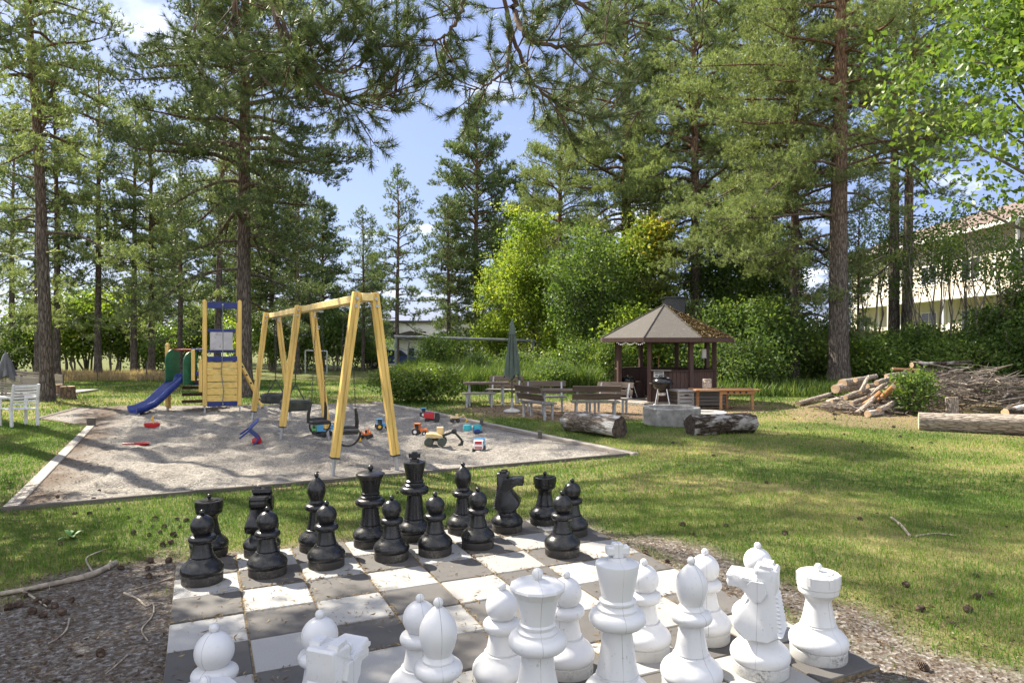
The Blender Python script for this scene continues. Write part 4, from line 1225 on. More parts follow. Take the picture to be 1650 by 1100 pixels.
hT = Zp(626, 19.0) - TB.z
tp = MB()
for k in range(4): tp.box((0, -.27 + .18 * k, hT - .015), (1.80, .17, .03))
tp.build('table_top', M_ORWOOD, tb, bevel=.004)
for (x, y) in ((-.66, .24), (-.18, -.26), (.18, .24), (.74, -.2)): MB().bar((x, y, 0), (x * .98, y, hT - .03), .075, .06).build('leg', M_ORWOOD, tb, bevel=.006)
MB().box((.28, -.27, hT - .085), (.98, .03, .10)).build('apron', M_ORWOOD, tb, bevel=.004)
hm = MB()
for k in range(4): hm.cyl((.02 + .17 * k, -.295, hT - .085), (.02 + .17 * k, -.28, hT - .085), .03, n=14)
hm.build('apron_hole', M_DARKIN, tb)

def barkmat(name, c1, c2, scale=(14, 14, 3), dirt=None, bs=1.0, bd=.02):
    m, nt, b = newmat(name); L = nt.links
    v = coords(nt, scale)
    vo = N(nt, 'ShaderNodeTexVoronoi', feature='DISTANCE_TO_EDGE'); vo.inputs['Scale'].default_value = 1.0
    w = noise(nt, v, 1.2, 4); 
    wv = N(nt, 'ShaderNodeVectorMath', operation='ADD'); L.new(v, wv.inputs[0])
    cb = N(nt, 'ShaderNodeCombineXYZ'); L.new(w, cb.inputs[0]); L.new(w, cb.inputs[2]); L.new(cb.outputs[0], wv.inputs[1]); L.new(wv.outputs[0], vo.inputs['Vector'])
    f = noise(nt, v, 3.2, 6, .65)
    c = ramp(nt, f, [(.3, c1), (.7, c2)])
    k = ramp(nt, vo.outputs['Distance'], [(0, .38), (.16, 1)])
    c = mixc(nt, 1, c, k, 'MULTIPLY')
    if dirt: c = mixc(nt, ramp(nt, noise(nt, v, .45, 5, .6), [(.5, 0), (.6, 1)]), c, dirt)
    L.new(c, b.inputs['Base Color']); b.inputs['Roughness'].default_value = .9; b.inputs['Specular IOR Level'].default_value = .2
    h = mixc(nt, .35, ramp(nt, vo.outputs['Distance'], [(0, 0), (.25, 1)]), f)
    bump(nt, b, h, bs, bd)
    return m
M_LOGB = barkmat('dry_peeling_bark', (.10, .075, .055), (.30, .25, .20), (16, 5, 16), (.50, .48, .45))
M_LOGD = barkmat('dark_rotting_bark', (.025, .018, .014), (.10, .075, .055), (12, 5, 12), (.34, .32, .30))
M_LOGP = barkmat('pale_furrowed_bark', (.30, .245, .20), (.50, .43, .36), (24, 4, 24))
M_CUT = surf('sawn_log_end', (.42, .28, .16), (.62, .46, .30), 6, rough=.85, bs=.2)
M_CUTD = surf('dark_rotten_end', (.02, .015, .012), (.10, .07, .05), 14, rough=.95, bs=.8, bd=.02)
M_BIRCH = barkmat('birch_bark', (.42, .36, .30), (.66, .60, .54), (8, 8, 30), (.25, .18, .13), .3, .004)
def log(name, p0, p1, r0, r1, bark, cut, label, cat='log', group=None, wob=.03, seed=0, n=22, bend=0, parts=True):
    """a log along local y"""
    p0 = Vector(p0); p1 = Vector(p1); d = p1 - p0; L = d.length
    o = thing(name, label, cat, p0, 0, group) if parts else None
    rr = random.Random(seed); m = 9; vs = []; fs = []
    ph = [rr.uniform(0, 6.3) for _ in range(6)]
    for i in range(m + 1):
        t = i / m; r = r0 + (r1 - r0) * t
        cx = bend * sin(pi * t) + wob * .3 * sin(5 * t + ph[0]); cz = wob * .3 * sin(4 * t + ph[1])
        for k in range(n):
            q = 2 * pi * k / n
            w = 1 + wob / max(r0, .02) * (.5 * sin(3 * q + ph[2] + 2 * t) + .35 * sin(5 * q + ph[3] - 3 * t) + .3 * sin(7 * q + 9 * t + ph[4])) * .6
            vs.append((cx + r * w * cos(q), L * t, cz + r * w * sin(q)))
    for i in range(m):
        for k in range(n): fs.append((i * n + k, i * n + (k + 1) % n, (i + 1) * n + (k + 1) % n, (i + 1) * n + k))
    mb = MB().add(vs, fs)
    q = d.to_track_quat('Y', 'Z')
    b = mb.build('bark', bark, o, smooth=60)
    for i in (0, m):
        ring = [vs[i * n + k] for k in range(n)]; c = (sum(v[0] for v in ring) / n, ring[0][1] + (-.004 if i == 0 else .004), sum(v[2] for v in ring) / n)
        e = MB().add(ring + [(c[0], c[1], c[2])], [(k, (k + 1) % n, n) for k in range(n)])
        e.build('cut_end', cut, o)
    o.rotation_mode = 'QUATERNION'; o.rotation_quaternion = q
    return o
def onz(p, r): return Vector((p.x, p.y, hz1(p.x, p.y) + r))
log('lying_log', onz(G(914, 694), .20), onz(G(998, 706), .20), .20, .215, M_LOGB, M_CUTD, 'thick log with peeling bark lying before the picnic table, its dark end to the right', seed=2, wob=.05)
log('lying_log', onz(G(1112, 701), .20), onz(G(1212, 697), .19), .215, .20, M_LOGD, M_CUTD, 'thick dark rotting log lying in front of the concrete fire ring', seed=5, wob=.06)
fp = P3(X(1082, 15.25), 15.25)
pit = thing('fire_pit', 'round grey concrete fire ring between the two thick logs', 'fire pit', fp)
hp = Zp(660, 14.65)
MB().lathe([(.62, 0), (.635, .02), (.635, hp - .02), (.62, hp), (.50, hp), (.49, hp - .02), (.49, .08), (.02, .08)], 48).build('ring', M_CONC, pit)
MB().lathe([(.485, .10), (.3, .13), (.02, .15)], 24).build('ash', M_TIMBERD, pit)
p2 = P3(X(1140, 16.6), 16.6)
tag(MB().lathe([(.44, 0), (.45, .02), (.45, .16), (.43, .17), (.34, .17), (.33, .05), (.0, .04)], 36).build('stone_ring', M_STONE), 'low pale stone ring behind the dark log', 'stone ring').location = p2
bl_ = P3(X(1139, 19.0), 19.0, hT)
bl2 = thing('birch_block', 'short birch log block standing on the oiled wooden table', 'log', bl_)
MB().lathe([(.0, .0), (.125, 0), (.13, .03), (.127, .26), (.12, .275), (0, .275)], 20).build('bark', M_BIRCH, bl2)

# ------------------------------------------------------------------ wood pile
rw = random.Random(12)
DP = {}
def PL(px, py, d): return W(px, py, d)
bigs = [((1461, 623.5), (1478, 608), 18.9, .10, .085, 'pine log sticking up on top of the brushwood heap with an orange end', M_LOGP),]
log('firewood_log', W(1357, 618, 19.6), W(1392, 614, 20.6), .135, .13, M_LOGP, M_CUT, 'upper of two thick sawn logs with pale round ends by the big pine trunk', group='logs of the wood pile', seed=21, wob=.01)
log('firewood_log', W(1346, 626.5, 19.3), W(1384, 622, 20.4), .125, .12, M_LOGP, M_CUT, 'lower of two thick sawn logs with pale round ends by the big pine trunk', group='logs of the wood pile', seed=22, wob=.01)
log('firewood_log', onz(G(1286, 654), .07), onz(G(1342, 640), .12), .075, .07, M_LOGP, M_CUT, 'thin log lying furthest left of the wood pile, end towards the grass', group='logs of the wood pile', seed=23, wob=.012)
log('firewood_log', onz(G(1333, 653), .09), W(1440, 622, 18.6), .085, .075, M_LOGP, M_CUT, 'long straight log slanting up to the shrub in the wood pile', group='logs of the wood pile', seed=24, wob=.012)
log('firewood_log', onz(G(1403, 661), .06), W(1440, 622, 17.4), .07, .06, M_ORWOOD, M_CUT, 'peeled orange log leaning steeply beside the shrub in the wood pile', group='logs of the wood pile', seed=25, wob=.008)
log('firewood_log', onz(G(1398, 671), .08), onz(G(1420, 668), .08), .085, .085, M_BIRCH, M_CUT, 'short birch log at the foot of the wood pile', group='logs of the wood pile', seed=26, wob=.01)
log('firewood_log', onz(G(1380, 668), .06), W(1408, 640, 17.6), .06, .055, M_LOGP, M_CUT, 'crooked grey log left of the peeled orange log', group='logs of the wood pile', seed=27, wob=.015, bend=.06)
log('firewood_log', W(1386, 632, 18.2), W(1400, 606, 18.8), .05, .045, M_LOGP, M_CUT, 'short log standing almost upright in the wood pile', group='logs of the wood pile', seed=28, wob=.012)
log('firewood_log', W(1469, 588, 19.4), W(1565, 583, 19.8), .075, .05, M_LOGD, M_CUT, 'dark log with an orange sawn end lying along the top of the brushwood', group='logs of the wood pile', seed=29, wob=.012)
log('firewood_log', W(1438, 594, 19.0), W(1480, 596, 19.1), .04, .035, M_ORWOOD, M_CUT, 'thin peeled pole on the left shoulder of the brushwood', group='logs of the wood pile', seed=30, wob=.006)
log('firewood_log', W(1412, 617, 18.0), W(1452, 604, 18.9), .065, .06, M_LOGP, M_CUT, 'log end poking out just left of the shrub', group='logs of the wood pile', seed=31, wob=.01)
log('firewood_log', onz(G(1352, 661), .05), onz(G(1392, 650), .1), .05, .045, M_LOGP, M_CUT, 'thin log lying on the ground under the long straight one', group='logs of the wood pile', seed=32, wob=.01)
log('lying_log', onz(G(1480, 693), .185), onz(G(1700, 704), .21),   .185, .21, M_LOGP, M_CUT, 'long thick pale furrowed trunk lying before the brushwood heap', seed=33, wob=.03, n=30)
o = log('log_post', P3(*G(1534, 668)[:2]), P3(*G(1534, 668)[:2]) + Vector((0, .02, .46)), .145, .145, M_LOGP, M_CUT, 'short upright log post behind the long pale trunk', seed=34, wob=.01)
log('firewood_log', onz(G(1620, 672), .12), W(1668, 655, 17.0), .12, .11, M_LOGD, M_CUT, 'grey knotty log at the right edge behind the long trunk', seed=35, wob=.03)
rl = random.Random(91)
for q, (x0, y0, x1, y1, dd, r, mt, lb) in enumerate([
    (1362, 640, 1398, 628, 18.6, .07, 0, 'log with pale end halfway up the left slope of the wood pile'), (1372, 650, 1412, 636, 18.0, .06, 0, 'grey log low on the left slope of the wood pile'),
    (1392, 652, 1418, 632, 17.6, .055, 1, 'pale log tilted towards the shrub in the wood pile'), (1400, 640, 1436, 612, 18.2, .065, 0, 'knotty log rising to the shrub from the left'),
    (1416, 660, 1440, 648, 17.2, .07, 0, 'short log lying at the foot of the shrub in the wood pile'), (1340, 646, 1376, 640, 19.0, .05, 0, 'thin log end lying by the big pine trunk'),
    (1378, 612, 1412, 606, 19.4, .07, 0, 'log on the crest of the left slope of the wood pile'), (1420, 640, 1444, 614, 17.9, .05, 1, 'peeled slender log leaning against the shrub'),
    (1384, 664, 1416, 655, 17.4, .045, 2, 'thin grey branch log at the front of the wood pile'), (1428, 606, 1466, 600, 19.0, .06, 0, 'log running behind the shrub in the wood pile'),
    (1398, 622, 1430, 618, 18.8, .06, 0, 'horizontal log in the middle of the left slope')]):
    a_, b_ = W(x0, y0, dd), W(x1, y1, dd + .5)
    a_.z = max(a_.z, r); b_.z = max(b_.z, r)
    log('firewood_log', a_, b_, r, r * .9, (M_LOGP, M_ORWOOD, M_LOGB)[mt], M_CUT, lb, group='logs of the wood pile', seed=60 + q, wob=.012, bend=rl.uniform(-.04, .04))
def stick_path(r, p, ang, tilt, L, k=5):
    pts = [Vector(p)]; d = Vector((cos(ang) * cos(tilt), sin(ang) * cos(tilt), sin(tilt)))
    for i in range(k):
        d = (d + Vector((r.gauss(0, .09), r.gauss(0, .09), r.gauss(0, .07)))).normalized()
        pts.append(pts[-1] + d * L / k)
    return pts
M_STICK = surf('dry_sticks', (.125, .102, .083), (.36, .305, .25), 9, rough=.9, bs=.3)
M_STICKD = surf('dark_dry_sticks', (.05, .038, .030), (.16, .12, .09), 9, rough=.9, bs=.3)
def heap_h(x, y):
    a = ((x - X(1560, 18.8)) / 2.35) ** 2 + ((y - 18.9) / 1.35) ** 2
    b = ((x - X(1400, 18.3)) / 1.25) ** 2 + ((y - 18.3) / 1.1) ** 2
    return max(1.22 * max(0, 1 - a) ** .7, .26 * max(0, 1 - b) ** .7)
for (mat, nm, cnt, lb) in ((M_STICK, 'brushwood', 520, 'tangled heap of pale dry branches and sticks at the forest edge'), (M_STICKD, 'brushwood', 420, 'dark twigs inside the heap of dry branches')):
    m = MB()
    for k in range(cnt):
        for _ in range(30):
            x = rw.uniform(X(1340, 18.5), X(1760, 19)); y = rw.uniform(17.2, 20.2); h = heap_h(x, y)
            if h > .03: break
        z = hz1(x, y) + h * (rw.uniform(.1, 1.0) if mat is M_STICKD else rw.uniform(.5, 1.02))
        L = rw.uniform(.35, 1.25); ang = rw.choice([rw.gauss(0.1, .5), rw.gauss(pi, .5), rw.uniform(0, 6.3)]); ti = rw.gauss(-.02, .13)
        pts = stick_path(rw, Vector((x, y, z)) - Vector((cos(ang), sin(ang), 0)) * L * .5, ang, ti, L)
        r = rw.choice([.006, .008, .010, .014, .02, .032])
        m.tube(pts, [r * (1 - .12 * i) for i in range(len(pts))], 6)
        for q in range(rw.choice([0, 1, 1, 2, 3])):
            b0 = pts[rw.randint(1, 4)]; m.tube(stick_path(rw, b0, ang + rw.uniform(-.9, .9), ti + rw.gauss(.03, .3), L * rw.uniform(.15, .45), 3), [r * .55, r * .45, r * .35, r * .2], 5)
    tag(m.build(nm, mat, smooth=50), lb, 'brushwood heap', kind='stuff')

# ------------------------------------------------------------------ goal frames, screens, stumps, far site
M_GOAL = surf('dull_grey_steel', (.12, .13, .14), (.22, .23, .24), 8, rough=.6, metal=.3)
gf = thing('goal_frame', 'large grey steel goal frame standing in the undergrowth behind the parasol', 'goal frame', P3(X(638, 36), 36))
g0 = Vector(gf.location)
ga = Vector((X(639, 36), 36, 0)) - g0; ga.z = 0
pA = Vector((0, 0, 0)); pB = Vector((X(860, 36.5), 36.5, 0)) - Vector((g0.x, g0.y, 0)); 
zA = Zp(542, 36) - g0.z; zB = Zp(549, 36.5) - g0.z
MB().cyl(pA - Vector((0, 0, .3)), pA + Vector((0, 0, zA)), .075, n=14).build('upright', M_GOAL, gf)
MB().cyl(pB - Vector((0, 0, .3)), pB + Vector((0, 0, zB)), .075, n=14).build('upright', M_GOAL, gf)
MB().cyl(pA + Vector((-.1, 0, zA)), pB + Vector((.1, 0, zB)), .075, n=14).build('crossbar', M_GOAL, gf)
for p, z, s in ((pA, zA, 1), (pB, zB, 1)):
    MB().tube([p + Vector((0, .1, z - .02)), p + Vector((.55 * s, 1.0, z - .25)), p + Vector((.3, 1.6, 0))], .04, 8).build('rear_stay', M_GOAL, gf)
gr_ = thing('pipe_rail', 'thin horizontal grey pipe rail far behind the swings', 'rail', P3(X(492, 42), 42))
g0 = Vector(gr_.location)
MB().cyl((0, 0, Zp(564.5, 42) - g0.z), (X(527, 42) - g0.x, 0, Zp(565.5, 42) - g0.z), .045, n=8).build('pipe', M_STEEL, gr_)
for x in (0, X(527, 42) - g0.x): MB().cyl((x, 0, -.2), (x, 0, Zp(565, 42) - g0.z), .05, n=8).build('post', M_STEEL, gr_)

def slat_screen(p0, p1, h0, h1, n, label):
    p0 = Vector(p0); p1 = Vector(p1); d = p1 - p0; L = Vector((d.x, d.y, 0)).length
    t = thing('slatted_screen', label, 'fence', p0, math.atan2(d.y, d.x), 'slatted screens of the wooden terrace')
    m = MB()
    for k in range(n):
        f = (k + .5) / n
        m.bar((0, 0, h0 * f), (L, 0, h1 * f), .025, .055)
    m.build('slats', M_TIMBER, t)
    for k in range(5):
        x = L * k / 4; hh = h0 + (h1 - h0) * k / 4
        MB().bar((x, .04, 0), (x, .04, hh + .03), .06, .06).build('post', M_TIMBERD, t)
slat_screen(P3(X(-60, 21.5), 21.5), P3(X(64, 22.4), 22.4), 1.05, .66, 11, 'grey slatted screen with a sloping top behind the white chair')
slat_screen(P3(X(20, 24.0), 24.0), P3(X(101, 24.6), 24.6), .92, .70, 10, 'grey slatted screen behind the leaning pine at the left')
tr_ = MB().box((0, 0, .05), (3.6, 1.4, .10)); o = tr_.build('wooden_terrace', M_TIMBER, bevel=.01); o.location = P3(X(20, 23.2), 23.2, .02); tag(o, 'low grey wooden terrace floor behind the slatted screen', 'terrace')
M_STUMP = barkmat('stump_bark', (.13, .09, .06), (.28, .20, .14), (10, 10, 3))
for (px, py, r, h, lb) in ((109, 642.5, .23, .40, 'wide sawn tree stump beside the pale board on the grass'), (96.5, 640, .15, .42, 'narrow sawn stump half hidden behind the wider stump')):
    t = thing('tree_stump', lb, 'stump', P3(*G(px, py)[:2]), px)
    MB().lathe([(r * 1.15, -.05), (r * 1.08, .04), (r, .15), (r * .97, h), (r * .9, h + .01)], 20).build('bark', M_STUMP, t)
    MB().lathe([(r * .9, h), (r * .9, h + .014), (0, h + .016)], 20).build('cut_face', M_CUT, t)
o = MB().box((0, 0, .04), (.62, 1.5, .07)).build('pale_board', M_PLANKG, bevel=.01); o.location = P3(X(130, 25.5), 25.5); o.rotation_euler = (0, 0, .12); tag(o, 'pale weathered board lying flat on the grass by the stumps', 'board')
for (px, d, lb) in ((157, 33, 'thin grey stake in the tall dry grass before the left grey pine'), (236, 34, 'thin stake in the tall dry grass left of the green slide panel')):
    o = MB().cyl((0, 0, -.1), (0, 0, .95), .025, n=8).build('thin_stake', M_TIMBERD); o.location = P3(X(px, d), d); tag(o, lb, 'stake')

# ------------------------------------------------------------------ buildings
def wallmat(name, c1, c2, sx):
    m, nt, b = newmat(name); L = nt.links
    v = coords(nt)
    w = N(nt, 'ShaderNodeTexWave', wave_type='BANDS', bands_direction=sx); w.inputs['Scale'].default_value = 2.4; w.inputs['Distortion'].default_value = 0
    L.new(v, w.inputs['Vector'])
    c = mixc(nt, ramp(nt, w.outputs['Fac'], [(.04, 1), (.10, 0)]), ramp(nt, noise(nt, v, 2, 5), [(.3, c1), (.7, c2)]), tuple(x * .55 for x in c1))
    L.new(c, b.inputs['Base Color']); b.inputs['Roughness'].default_value = .8
    bump(nt, b, w.outputs['Fac'], .3, .01)
    return m
M_CREAMY = wallmat('cream_board_wall', (.60, .535, .42), (.68, .61, .49), 'Y')
M_BEIGE = wallmat('beige_board_wall', (.46, .33, .20), (.54, .40, .25), 'X')
M_WHITEW = surf('white_render', (.62, .61, .60), (.70, .69, .68), 3, rough=.9)
M_GLASS = surf('window_glass', (.02, .025, .03), (.05, .055, .06), 2, rough=.08, bs=0)
M_TRIM = surf('white_trim', (.68, .67, .64), (.74, .73, .70), 6, rough=.6)
def tilemat():
    m, nt, b = newmat('red_roof_tiles'); L = nt.links; v = coords(nt)
    w = N(nt, 'ShaderNodeTexWave', wave_type='BANDS', bands_direction='Y'); w.inputs['Scale'].default_value = 1.6; L.new(v, w.inputs['Vector'])
    w2 = N(nt, 'ShaderNodeTexWave', wave_type='BANDS', bands_direction='X', wave_profile='SAW'); w2.inputs['Scale'].default_value = .9; L.new(v, w2.inputs['Vector'])
    c = mixc(nt, .5, ramp(nt, noise(nt, v, 9, 5, .7), [(.3, (.11, .075, .062)), (.7, (.185, .135, .112))]), ramp(nt, w2.outputs['Fac'], [(0, (.12, .055, .04)), (.3, (.18, .13, .108))]))
    L.new(c, b.inputs['Base Color']); b.inputs['Roughness'].default_value = .85
    bump(nt, b, mixc(nt, .5, w.outputs['Fac'], w2.outputs['Fac']), .8, .04); return m
M_TILES = tilemat()
hs_ = thing('cream_apartment_house', 'two storey cream boarded house with red tiled roof on the bank at the right', 'building', (27.0, 41, 1.6))
y0, y1 = -16, 13; hE = 6.8
MB().box((4.5, (y0 + y1) / 2, hE / 2 - .5), (9, y1 - y0, hE + 1)).build('wall', M_CREAMY, hs_)
rf = MB()
for sgn in (1,):
    ov = .9
    A = [(-ov, y0 - .6, hE - .15), (-ov, y1 + .6, hE - .15), (4.5, y1 + .6, hE + 2.1), (4.5, y0 - .6, hE + 2.1), (9 + ov, y0 - .6, hE - .15), (9 + ov, y1 + .6, hE - .15)]
    A2 = [(x, y, z + .16) for (x, y, z) in A]
    rf.add(A + A2, [(0, 1, 2, 3), (3, 2, 5, 4), (6, 9, 8, 7), (9, 10, 11, 8), (0, 6, 7, 1), (4, 5, 11, 10), (0, 3, 9, 6), (3, 4, 10, 9), (1, 7, 8, 2), (2, 8, 11, 5)])
rf.build('roof', M_TILES, hs_)
MB().box((-.93, (y0 + y1) / 2, hE - .10), (.10, y1 - y0 + 1.2, .22)).build('fascia', M_TRIM, hs_)
for k, yy in enumerate(range(-13, 13, 4)):
    for z in (1.6, 4.6):
        w = MB(); w.box((-.03, yy, z), (.08, 1.7, 1.35)); wo = w.build('window', M_TRIM, hs_, bevel=.01)
        for s in (-1, 1): MB().box((-.075, yy + s * .40, z), (.02, .70, 1.18)).build('pane', M_GLASS, wo)
    MB().box((-.03, yy + 2, hE / 2), (.06, .16, hE)).build('board_trim', M_TRIM, hs_)
MB().box((-.55, 0, 2.95), (1.1, 24, .16)).build('balcony', M_TRIM, hs_)
bal = MB(); bal.bar((-1.05, -12, 3.95), (-1.05, 12, 3.95), .06, .06)
for k in range(49): bal.bar((-1.05, -12 + .5 * k, 3.0), (-1.05, -12 + .5 * k, 3.95), .03, .03)
bal.build('railing', M_TRIM, hs_)
for yy in (-12, -6, 0, 6, 12): MB().bar((-1.0, yy, -1), (-1.0, yy, 6.7), .14, .14).build('post', M_TRIM, hs_)
sh = thing('beige_shed', 'low beige boarded shed with flat roof glimpsed above the pavilion', 'building', (X(1185, 42), 42, hz1(X(1185, 42), 42) - .3))
zz0 = Zp(498, 40.4) - sh.location.z
MB().box((0, 0, zz0 / 2), (6.6, 3.2, zz0)).build('wall', M_BEIGE, sh)
MB().box((0, 0, zz0 + .08), (7.0, 3.6, .16)).build('roof', M_FELT, sh)
MB().box((-.55, -1.62, zz0 - .85), (.5, .05, .36)).build('window', M_TRIM, sh)
MB().box((-3.0, -1.66, zz0 * .55), (.5, .10, zz0 * .8)).build('door', M_TRIM, sh)
aw_ = MB().prism([(-1.1, 0), (1.1, 0), (1.0, .26), (-1.0, .26)], -.5, .3); o = aw_.build('red_awning', M_REDP); o.location = (X(1262, 39), 39.2, Zp(512, 39)); tag(o, 'small dark red awning beyond the thicket right of the beige shed', 'awning')
MB2 = thing('awning_stand', 'grey stand under the red awning', 'stand', (X(1262, 39), 39.2, hz1(X(1262, 39), 39.2)))
for s in (-1, 1): MB().bar((s * .9, 0, -.2), (s * .9, 0, Zp(511, 39) - MB2.location.z), .06, .06).build('post', M_STEEL, MB2)
wh = thing('white_house', 'small white house with a grey roof seen far behind the goal frame', 'building', (X(668, 58), 58, -.1))
MB().box((0, 0, 1.15), (4.2, 4, 2.3)).build('wall', M_WHITEW, wh)
r_ = MB().prism([(-2.5, 2.25), (2.5, 2.25), (2.4, 2.42), (0, 3.0), (-2.4, 2.42)], -2.4, 2.4); r_.build('roof', M_FELT, wh)
MB().box((.0, -2.02, 1.25), (.55, .06, .65)).build('window', M_GLASS, wh)
MB().box((1.9, -2.2, .5), (1.2, .06, 1.0)).build('railing', M_TIMBERD, wh)
wh2 = thing('white_building', 'larger white building with a long flat roof behind the small white house', 'building', (X(700, 74), 76, 0))
MB().box((0, 0, 2.0), (13, 6, 4.2)).build('wall', M_WHITEW, wh2); MB().box((0, 0, 4.2), (13.6, 6.6, .25)).build('roof', M_FELT, wh2)
for x in (-4.5, -1.5, 1.5, 4.5): MB().box((x, -3.03, 2.6), (1.4, .08, 1.1)).build('window', M_GLASS, wh2)
cr = thing('parked_car', 'dark blue parked car seen far away between the swing set and the goal frame', 'car', (X(629, 52), 52, 0), .3)
MB().prism([(-2.0, .35), (2.0, .35), (2.05, .75), (1.3, .88), (.7, 1.38), (-1.2, 1.40), (-1.85, .95), (-2.05, .8)], -.85, .85).build('body', M_BLUEP, cr, bevel=.05)
MB().prism([(.62, .92), (1.12, .90), (.62, 1.30), (-1.1, 1.32), (-1.55, .95)], -.865, .865).build('window', M_GLASS, cr)
wheels(cr, [(x, s * .8) for x in (-1.25, 1.25) for s in (-1, 1)], .33, .22, M_BLACK, M_STEEL)
# ------------------------------------------------------------------ vegetation
def leafmat(name, stops, trans=.35, rough=.5, spec=.25, tcol=1.3):
    m = bpy.data.materials.new(name); m.use_nodes = True
    nt = m.node_tree; L = nt.links
    b = nt.nodes['Principled BSDF']; out = nt.nodes['Material Output']
    a = N(nt, 'ShaderNodeAttribute'); a.attribute_name = 'rnd'
    c = ramp(nt, a.outputs['Fac'], stops)
    oi = N(nt, 'ShaderNodeObjectInfo')
    hv = N(nt, 'ShaderNodeHueSaturation'); L.new(c, hv.inputs['Color'])
    mr = N(nt, 'ShaderNodeMapRange'); L.new(oi.outputs['Random'], mr.inputs[0]); mr.inputs[3].default_value = .82; mr.inputs[4].default_value = 1.18
    L.new(mr.outputs[0], hv.inputs['Value'])
    L.new(hv.outputs['Color'], b.inputs['Base Color']); b.inputs['Roughness'].default_value = rough; b.inputs['Specular IOR Level'].default_value = spec
    t = N(nt, 'ShaderNodeBsdfTranslucent')
    tint = mixc(nt, 1, hv.outputs['Color'], (tcol, tcol, tcol * .55), 'MULTIPLY'); L.new(tint, t.inputs['Color'])
    ms = N(nt, 'ShaderNodeMixShader'); ms.inputs[0].default_value = trans
    L.new(b.outputs[0], ms.inputs[1]); L.new(t.outputs[0], ms.inputs[2]); L.new(ms.outputs[0], out.inputs['Surface'])
    return m
M_PINE = leafmat('pine_needles', [(0, (.12, .108, .048)), (.25, (.15, .195, .076)), (.6, (.225, .285, .112)), (.85, (.31, .36, .155)), (1, (.37, .31, .16))], .36, .45, .25)
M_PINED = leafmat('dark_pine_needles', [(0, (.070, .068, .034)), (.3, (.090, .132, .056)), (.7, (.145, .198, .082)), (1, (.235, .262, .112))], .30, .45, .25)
M_LYEL = leafmat('yellow_green_leaves', [(0, (.09, .165, .026)), (.5, (.19, .275, .042)), (.85, (.33, .385, .06)), (1, (.46, .43, .07))], .58)
M_LGRN = leafmat('green_leaves', [(0, (.045, .085, .022)), (.5, (.090, .150, .036)), (.9, (.17, .23, .056)), (1, (.26, .28, .07))], .44)
M_LBRT = leafmat('bright_green_leaves', [(0, (.055, .100, .022)), (.5, (.110, .180, .034)), (1, (.22, .27, .06))], .42, .4)
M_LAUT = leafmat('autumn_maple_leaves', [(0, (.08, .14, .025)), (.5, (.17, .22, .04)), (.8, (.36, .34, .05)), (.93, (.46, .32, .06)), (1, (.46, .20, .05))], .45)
M_GRASS = leafmat('grass_blades', [(0, (.050, .105, .018)), (.4, (.105, .190, .030)), (.65, (.19, .25, .055)), (.85, (.36, .34, .13)), (1, (.48, .42, .22))], .42, .5, .25)
M_UNDER = leafmat('undergrowth_blades', [(0, (.04, .075, .018)), (.5, (.085, .14, .032)), (1, (.19, .23, .06))], .35, .5, .2)
M_DRYG = leafmat('dry_tall_grass', [(0, (.16, .17, .07)), (.4, (.34, .27, .17)), (1, (.46, .33, .26))], .4, .7, .1)
def barkpine():
    m, nt, b = newmat('pine_bark'); L = nt.links
    v0 = coords(nt, (15, 15, 2.6)); dn_ = N(nt, 'ShaderNodeVectorMath', operation='ADD'); nz_ = N(nt, 'ShaderNodeTexNoise'); nz_.inputs['Scale'].default_value = 1.4; L.new(v0, nz_.inputs['Vector']); L.new(v0, dn_.inputs[0]); L.new(nz_.outputs['Color'], dn_.inputs[1]); v = dn_.outputs[0]
    vo = N(nt, 'ShaderNodeTexVoronoi', feature='DISTANCE_TO_EDGE'); L.new(v, vo.inputs['Vector']); vo.inputs['Scale'].default_value = 1
    f = noise(nt, v, 2.6, 6, .65)
    sp = N(nt, 'ShaderNodeSeparateXYZ'); tc = N(nt, 'ShaderNodeTexCoord'); L.new(tc.outputs['Object'], sp.inputs[0])
    mr = N(nt, 'ShaderNodeMapRange'); L.new(sp.outputs['Z'], mr.inputs[0]); mr.inputs[1].default_value = 4.5; mr.inputs[2].default_value = 12
    low = ramp(nt, f, [(.25, (.075, .060, .050)), (.5, (.150, .125, .108)), (.75, (.27, .232, .205))])
    up = ramp(nt, f, [(.25, (.15, .085, .052)), (.5, (.26, .155, .095)), (.75, (.38, .25, .17))])
    c = mixc(nt, mr.outputs[0], low, up)
    c = mixc(nt, 1, c, ramp(nt, vo.outputs['Distance'], [(0, .30), (.2, 1)]), 'MULTIPLY')
    L.new(c, b.inputs['Base Color']); b.inputs['Roughness'].default_value = .92; b.inputs['Specular IOR Level'].default_value = .15
    bump(nt, b, mixc(nt, .35, ramp(nt, vo.outputs['Distance'], [(0, 0), (.28, 1)]), f), 1.0, .03)
    return m
M_PBARK = barkpine()
M_TWIG = surf('twig_bark', (.055, .036, .026), (.15, .095, .062), 7, rough=.9, bs=.2)
M_DBARK = surf('grey_brown_bark', (.10, .085, .065), (.24, .21, .17), 6, (1, 1, .3), .9, .5, .01)

